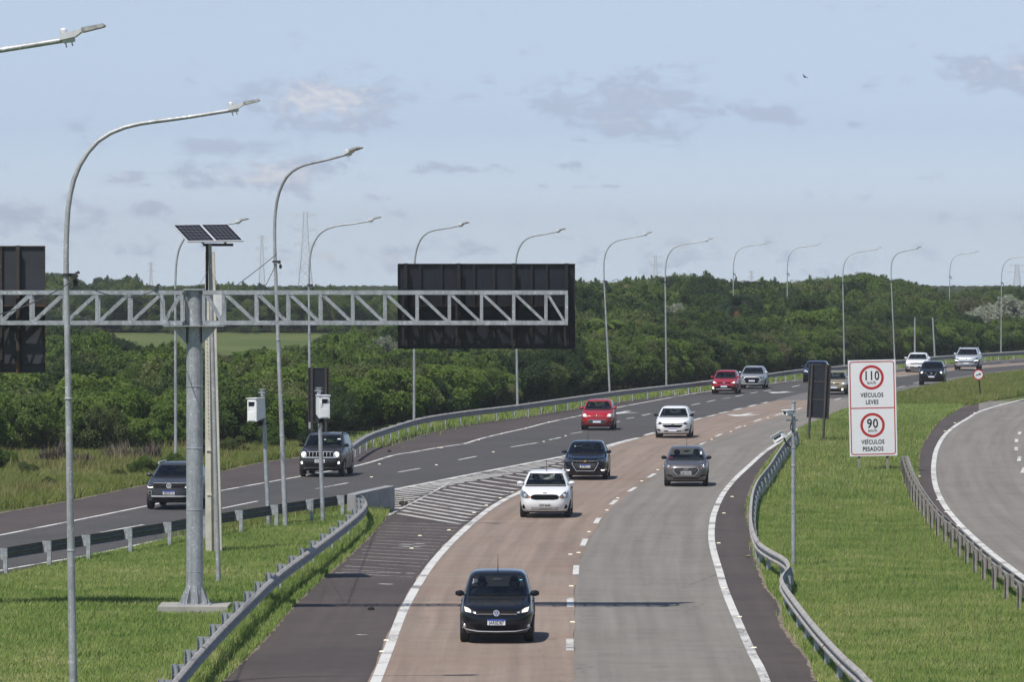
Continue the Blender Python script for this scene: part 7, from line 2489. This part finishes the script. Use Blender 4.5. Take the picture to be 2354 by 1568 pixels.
palm(1108, 850, 336, 1.1, 'smaller low palm with pale fronds under the big black panel', 11, seed=2)

# clumps of purple canes in the rough verge
def cane_mesh(seed):
    g = np.random.default_rng(seed); n = 170
    a = g.random(n) * 2 * pi; L = .5 + .65 * g.random(n); tilt = .25 + .75 * g.random(n)
    bx = g.normal(0, .28, n); by = g.normal(0, .25, n); bz = g.random(n) * .35
    dx, dy = np.cos(a), np.sin(a); w = .022
    V = np.zeros((n, 5, 3))
    for k, (t, ww, zz) in enumerate(((0, -1, 0), (0, 1, 0), (.55, 1, .55), (.55, -1, .55), (1, 0, .82))):
        V[:, k, 0] = bx + dx * L * tilt * t * .8 - dy * w * ww; V[:, k, 1] = by + dy * L * tilt * t * .8 + dx * w * ww; V[:, k, 2] = bz + L * zz * (1.1 - .4 * tilt)
    b = np.arange(n) * 5
    tri = np.concatenate([np.stack([b, b + 1, b + 2], 1), np.stack([b, b + 2, b + 3], 1), np.stack([b + 3, b + 2, b + 4], 1)])
    return fast_mesh('leaves', V.reshape(-1, 3), tri, M['purple_leaf'])
CM = [cane_mesh(k) for k in (1, 2, 3)]
for k, (X, Y_) in enumerate(((112, 1072), (148, 1066), (190, 1076), (262, 1066), (284, 1070), (302, 1066), (334, 1066), (350, 1068))):
    p = gp(X, Y_)
    r = thing('cane_plant', 'clump of purplish spiky canes in the rough grass before the thicket', 'plant', loc=(p.x, p.y, -.03), rz=k * 1.3, group='purple canes in the rough grass')
    o_ = link('leaves', CM[k % 3], r); o_.scale = (.72, .72, .85 + .2 * sin(k * 2.1))
    mb = MB()
    for j in range(4): mb.tube([(.1 * cos(j * 1.6), .1 * sin(j * 1.6), 0), (.16 * cos(j * 1.6), .16 * sin(j * 1.6), .55)], [.014, .009], 5)
    mb.build('stalks', M['bark'], r)
# small rough shrubs before the thicket
for k, (X, Y_, key, h_) in enumerate(((330, 1100, 'mid_bush', .9), (112, 1128, 'dark_bush', .55), (400, 1085, 'mid_bush', .8), (540, 1048, 'olive_bush', .9), (620, 1040, 'mid_bush', 1.1), (60, 1100, 'olive_bush', .7),
                                       (200, 1090, 'olive_bush', .6), (270, 1105, 'olive_bush', .5), (470, 1062, 'dark_bush', .9), (-20, 1090, 'mid_bush', 1.2), (715, 1036, 'dark_bush', 1.0))):
    p = gp(X, Y_)
    lab = {'mid_bush': 'low green shrub in the rough grass before the thicket', 'dark_bush': 'low dark shrub in the rough grass before the thicket', 'olive_bush': 'low dry olive shrub in the rough grass before the thicket'}[key]
    plant(key, p, h_, 1.1, k * 1.1, lab, 'low shrubs in the rough grass', name='shrub')

# the wood behind: uncounted, one object made of many crowns
crowns = bpy.data.collections.new('crown_kinds')
weights = []
for key, w_ in (('mid_bush', 5), ('bright_bush', 4), ('olive_bush', 5), ('dark_bush', 5), ('brown_bush', 1), ('tall_tree', 4), ('dark_tree', 4), ('olive_tree', 4), ('bright_tree', 1), ('pine_like', 1)):
    for k in range(1):
        o_ = bpy.data.objects.new('crown_kind_' + key, KINDS[key][2]); crowns.objects.link(o_)
    weights += [key] * w_
order = sorted(o_.name for o_ in crowns.objects)
pts, scl, rot, idx = [], [], [], []
rw = random.Random(17)
d = 232.0
while d < 1500:
    sp_ = 2.3 if d < 480 else (2.7 if d < 760 else 5.0)
    half = (1177 + 160) / FPX * d
    x = -half
    while x < half:
        xx, dd = x + rw.uniform(-.4, .4) * sp_, d + rw.uniform(-.5, .5) * sp_
        x += sp_
        X = px_of(xx, dd); Yp = HORIZON + FPX * CAM_H / dd
        behind = fT(X) - Yp
        dfr = FPX * CAM_H / (fT(X) - HORIZON)
        if dd < dfr + 6.5 or not free(X, dd): continue
        h = tree_height(X, dd, rw.uniform(.62, 1.25))
        if h <= 0 or (h < .9 and rw.random() < .7): continue
        if X < 900 and 555 < dd < 652: h = min(h, rw.uniform(.5, 1.3))
        if any(abs(X - a) < c and b - 45 < dd < b + 4 for a, b, c in CLEAR): h = min(h, CAM_H - (fFT(X) if X < 900 else HORIZON + 170) / 1 * 0 - 6.3)
        key = rw.choice(weights)
        if X > 880 and key == 'pine_like': key = 'olive_tree'
        if X > 1500 and dd < 620 and rw.random() < .45: key = rw.choice(['dark_bush', 'dark_tree', 'mid_bush', 'dark_bush'])
        if X < 1060 and dd <= 640: key = rw.choice(mix + ['bright_bush', 'bright_bush', 'mid_bush', 'bright_bush'])
        if X < 900 and dd > 620: key = rw.choice(['olive_tree', 'mid_bush', 'dark_tree', 'tall_tree', 'pine_like', 'olive_bush', 'dark_bush'])
        pts.append((xx, dd, -.05)); s = h / KINDS[key][4]
        wd = rw.uniform(.70, 1.55) * max(.75, min(1.3, 1 / max(s, .4)))
        scl.append((s * wd, s * wd, s)); rot.append((0, 0, rw.uniform(0, 6.28))); idx.append(order.index('crown_kind_' + key))
    d += sp_ * .92
me = bpy.data.meshes.new('wood'); me.from_pydata(pts, [], [])
for nm, ty, data in (('sc', 'FLOAT_VECTOR', scl), ('ro', 'FLOAT_VECTOR', rot)):
    at_ = me.attributes.new(nm, ty, 'POINT'); at_.data.foreach_set('vector', np.array(data, dtype=np.float32).ravel())
at_ = me.attributes.new('kind_index', 'INT', 'POINT'); at_.data.foreach_set('value', np.array(idx, dtype=np.int32))
wood = link('wood', me); structure(wood, 'stuff')
ng = bpy.data.node_groups.new('spread crowns', 'GeometryNodeTree')
ng.interface.new_socket('Geometry', in_out='INPUT', socket_type='NodeSocketGeometry'); ng.interface.new_socket('Geometry', in_out='OUTPUT', socket_type='NodeSocketGeometry')
gi, go = ng.nodes.new('NodeGroupInput'), ng.nodes.new('NodeGroupOutput')
iop = ng.nodes.new('GeometryNodeInstanceOnPoints'); ci = ng.nodes.new('GeometryNodeCollectionInfo'); ci.inputs['Collection'].default_value = crowns
ci.inputs['Separate Children'].default_value = True; ci.inputs['Reset Children'].default_value = True
iop.inputs['Pick Instance'].default_value = True
def attr(nm, ty):
    n_ = ng.nodes.new('GeometryNodeInputNamedAttribute'); n_.data_type = ty; n_.inputs['Name'].default_value = nm
    return n_.outputs['Attribute']
ng.links.new(gi.outputs[0], iop.inputs['Points']); ng.links.new(ci.outputs[0], iop.inputs['Instance'])
ng.links.new(attr('kind_index', 'INT'), iop.inputs['Instance Index']); ng.links.new(attr('sc', 'FLOAT_VECTOR'), iop.inputs['Scale'])
ng.links.new(attr('ro', 'FLOAT_VECTOR'), iop.inputs['Rotation']); ng.links.new(iop.outputs[0], go.inputs[0])
md = wood.modifiers.new('spread', 'NODES'); md.node_group = ng
print('wood points', len(pts), 'front', n_front)

# ---------------------------------------------------------------- the air
hz = MB()
hz.box((0, 2900, -30), (5000, 6200, 170))
ho = hz.build('haze', [], angle=None)
hm = bpy.data.materials.new('haze'); hm.use_nodes = True
ho.data.materials.append(hm)
nt = hm.node_tree
nt.nodes.remove(nt.nodes['Principled BSDF'])
pv = nt.nodes.new('ShaderNodeVolumePrincipled')
pv.inputs['Color'].default_value = (0.90, 0.94, 1.0, 1); pv.inputs['Density'].default_value = 0.00014; pv.inputs['Anisotropy'].default_value = 0.1
nt.links.new(pv.outputs[0], nt.nodes['Material Output'].inputs['Volume'])
structure(ho, 'stuff')
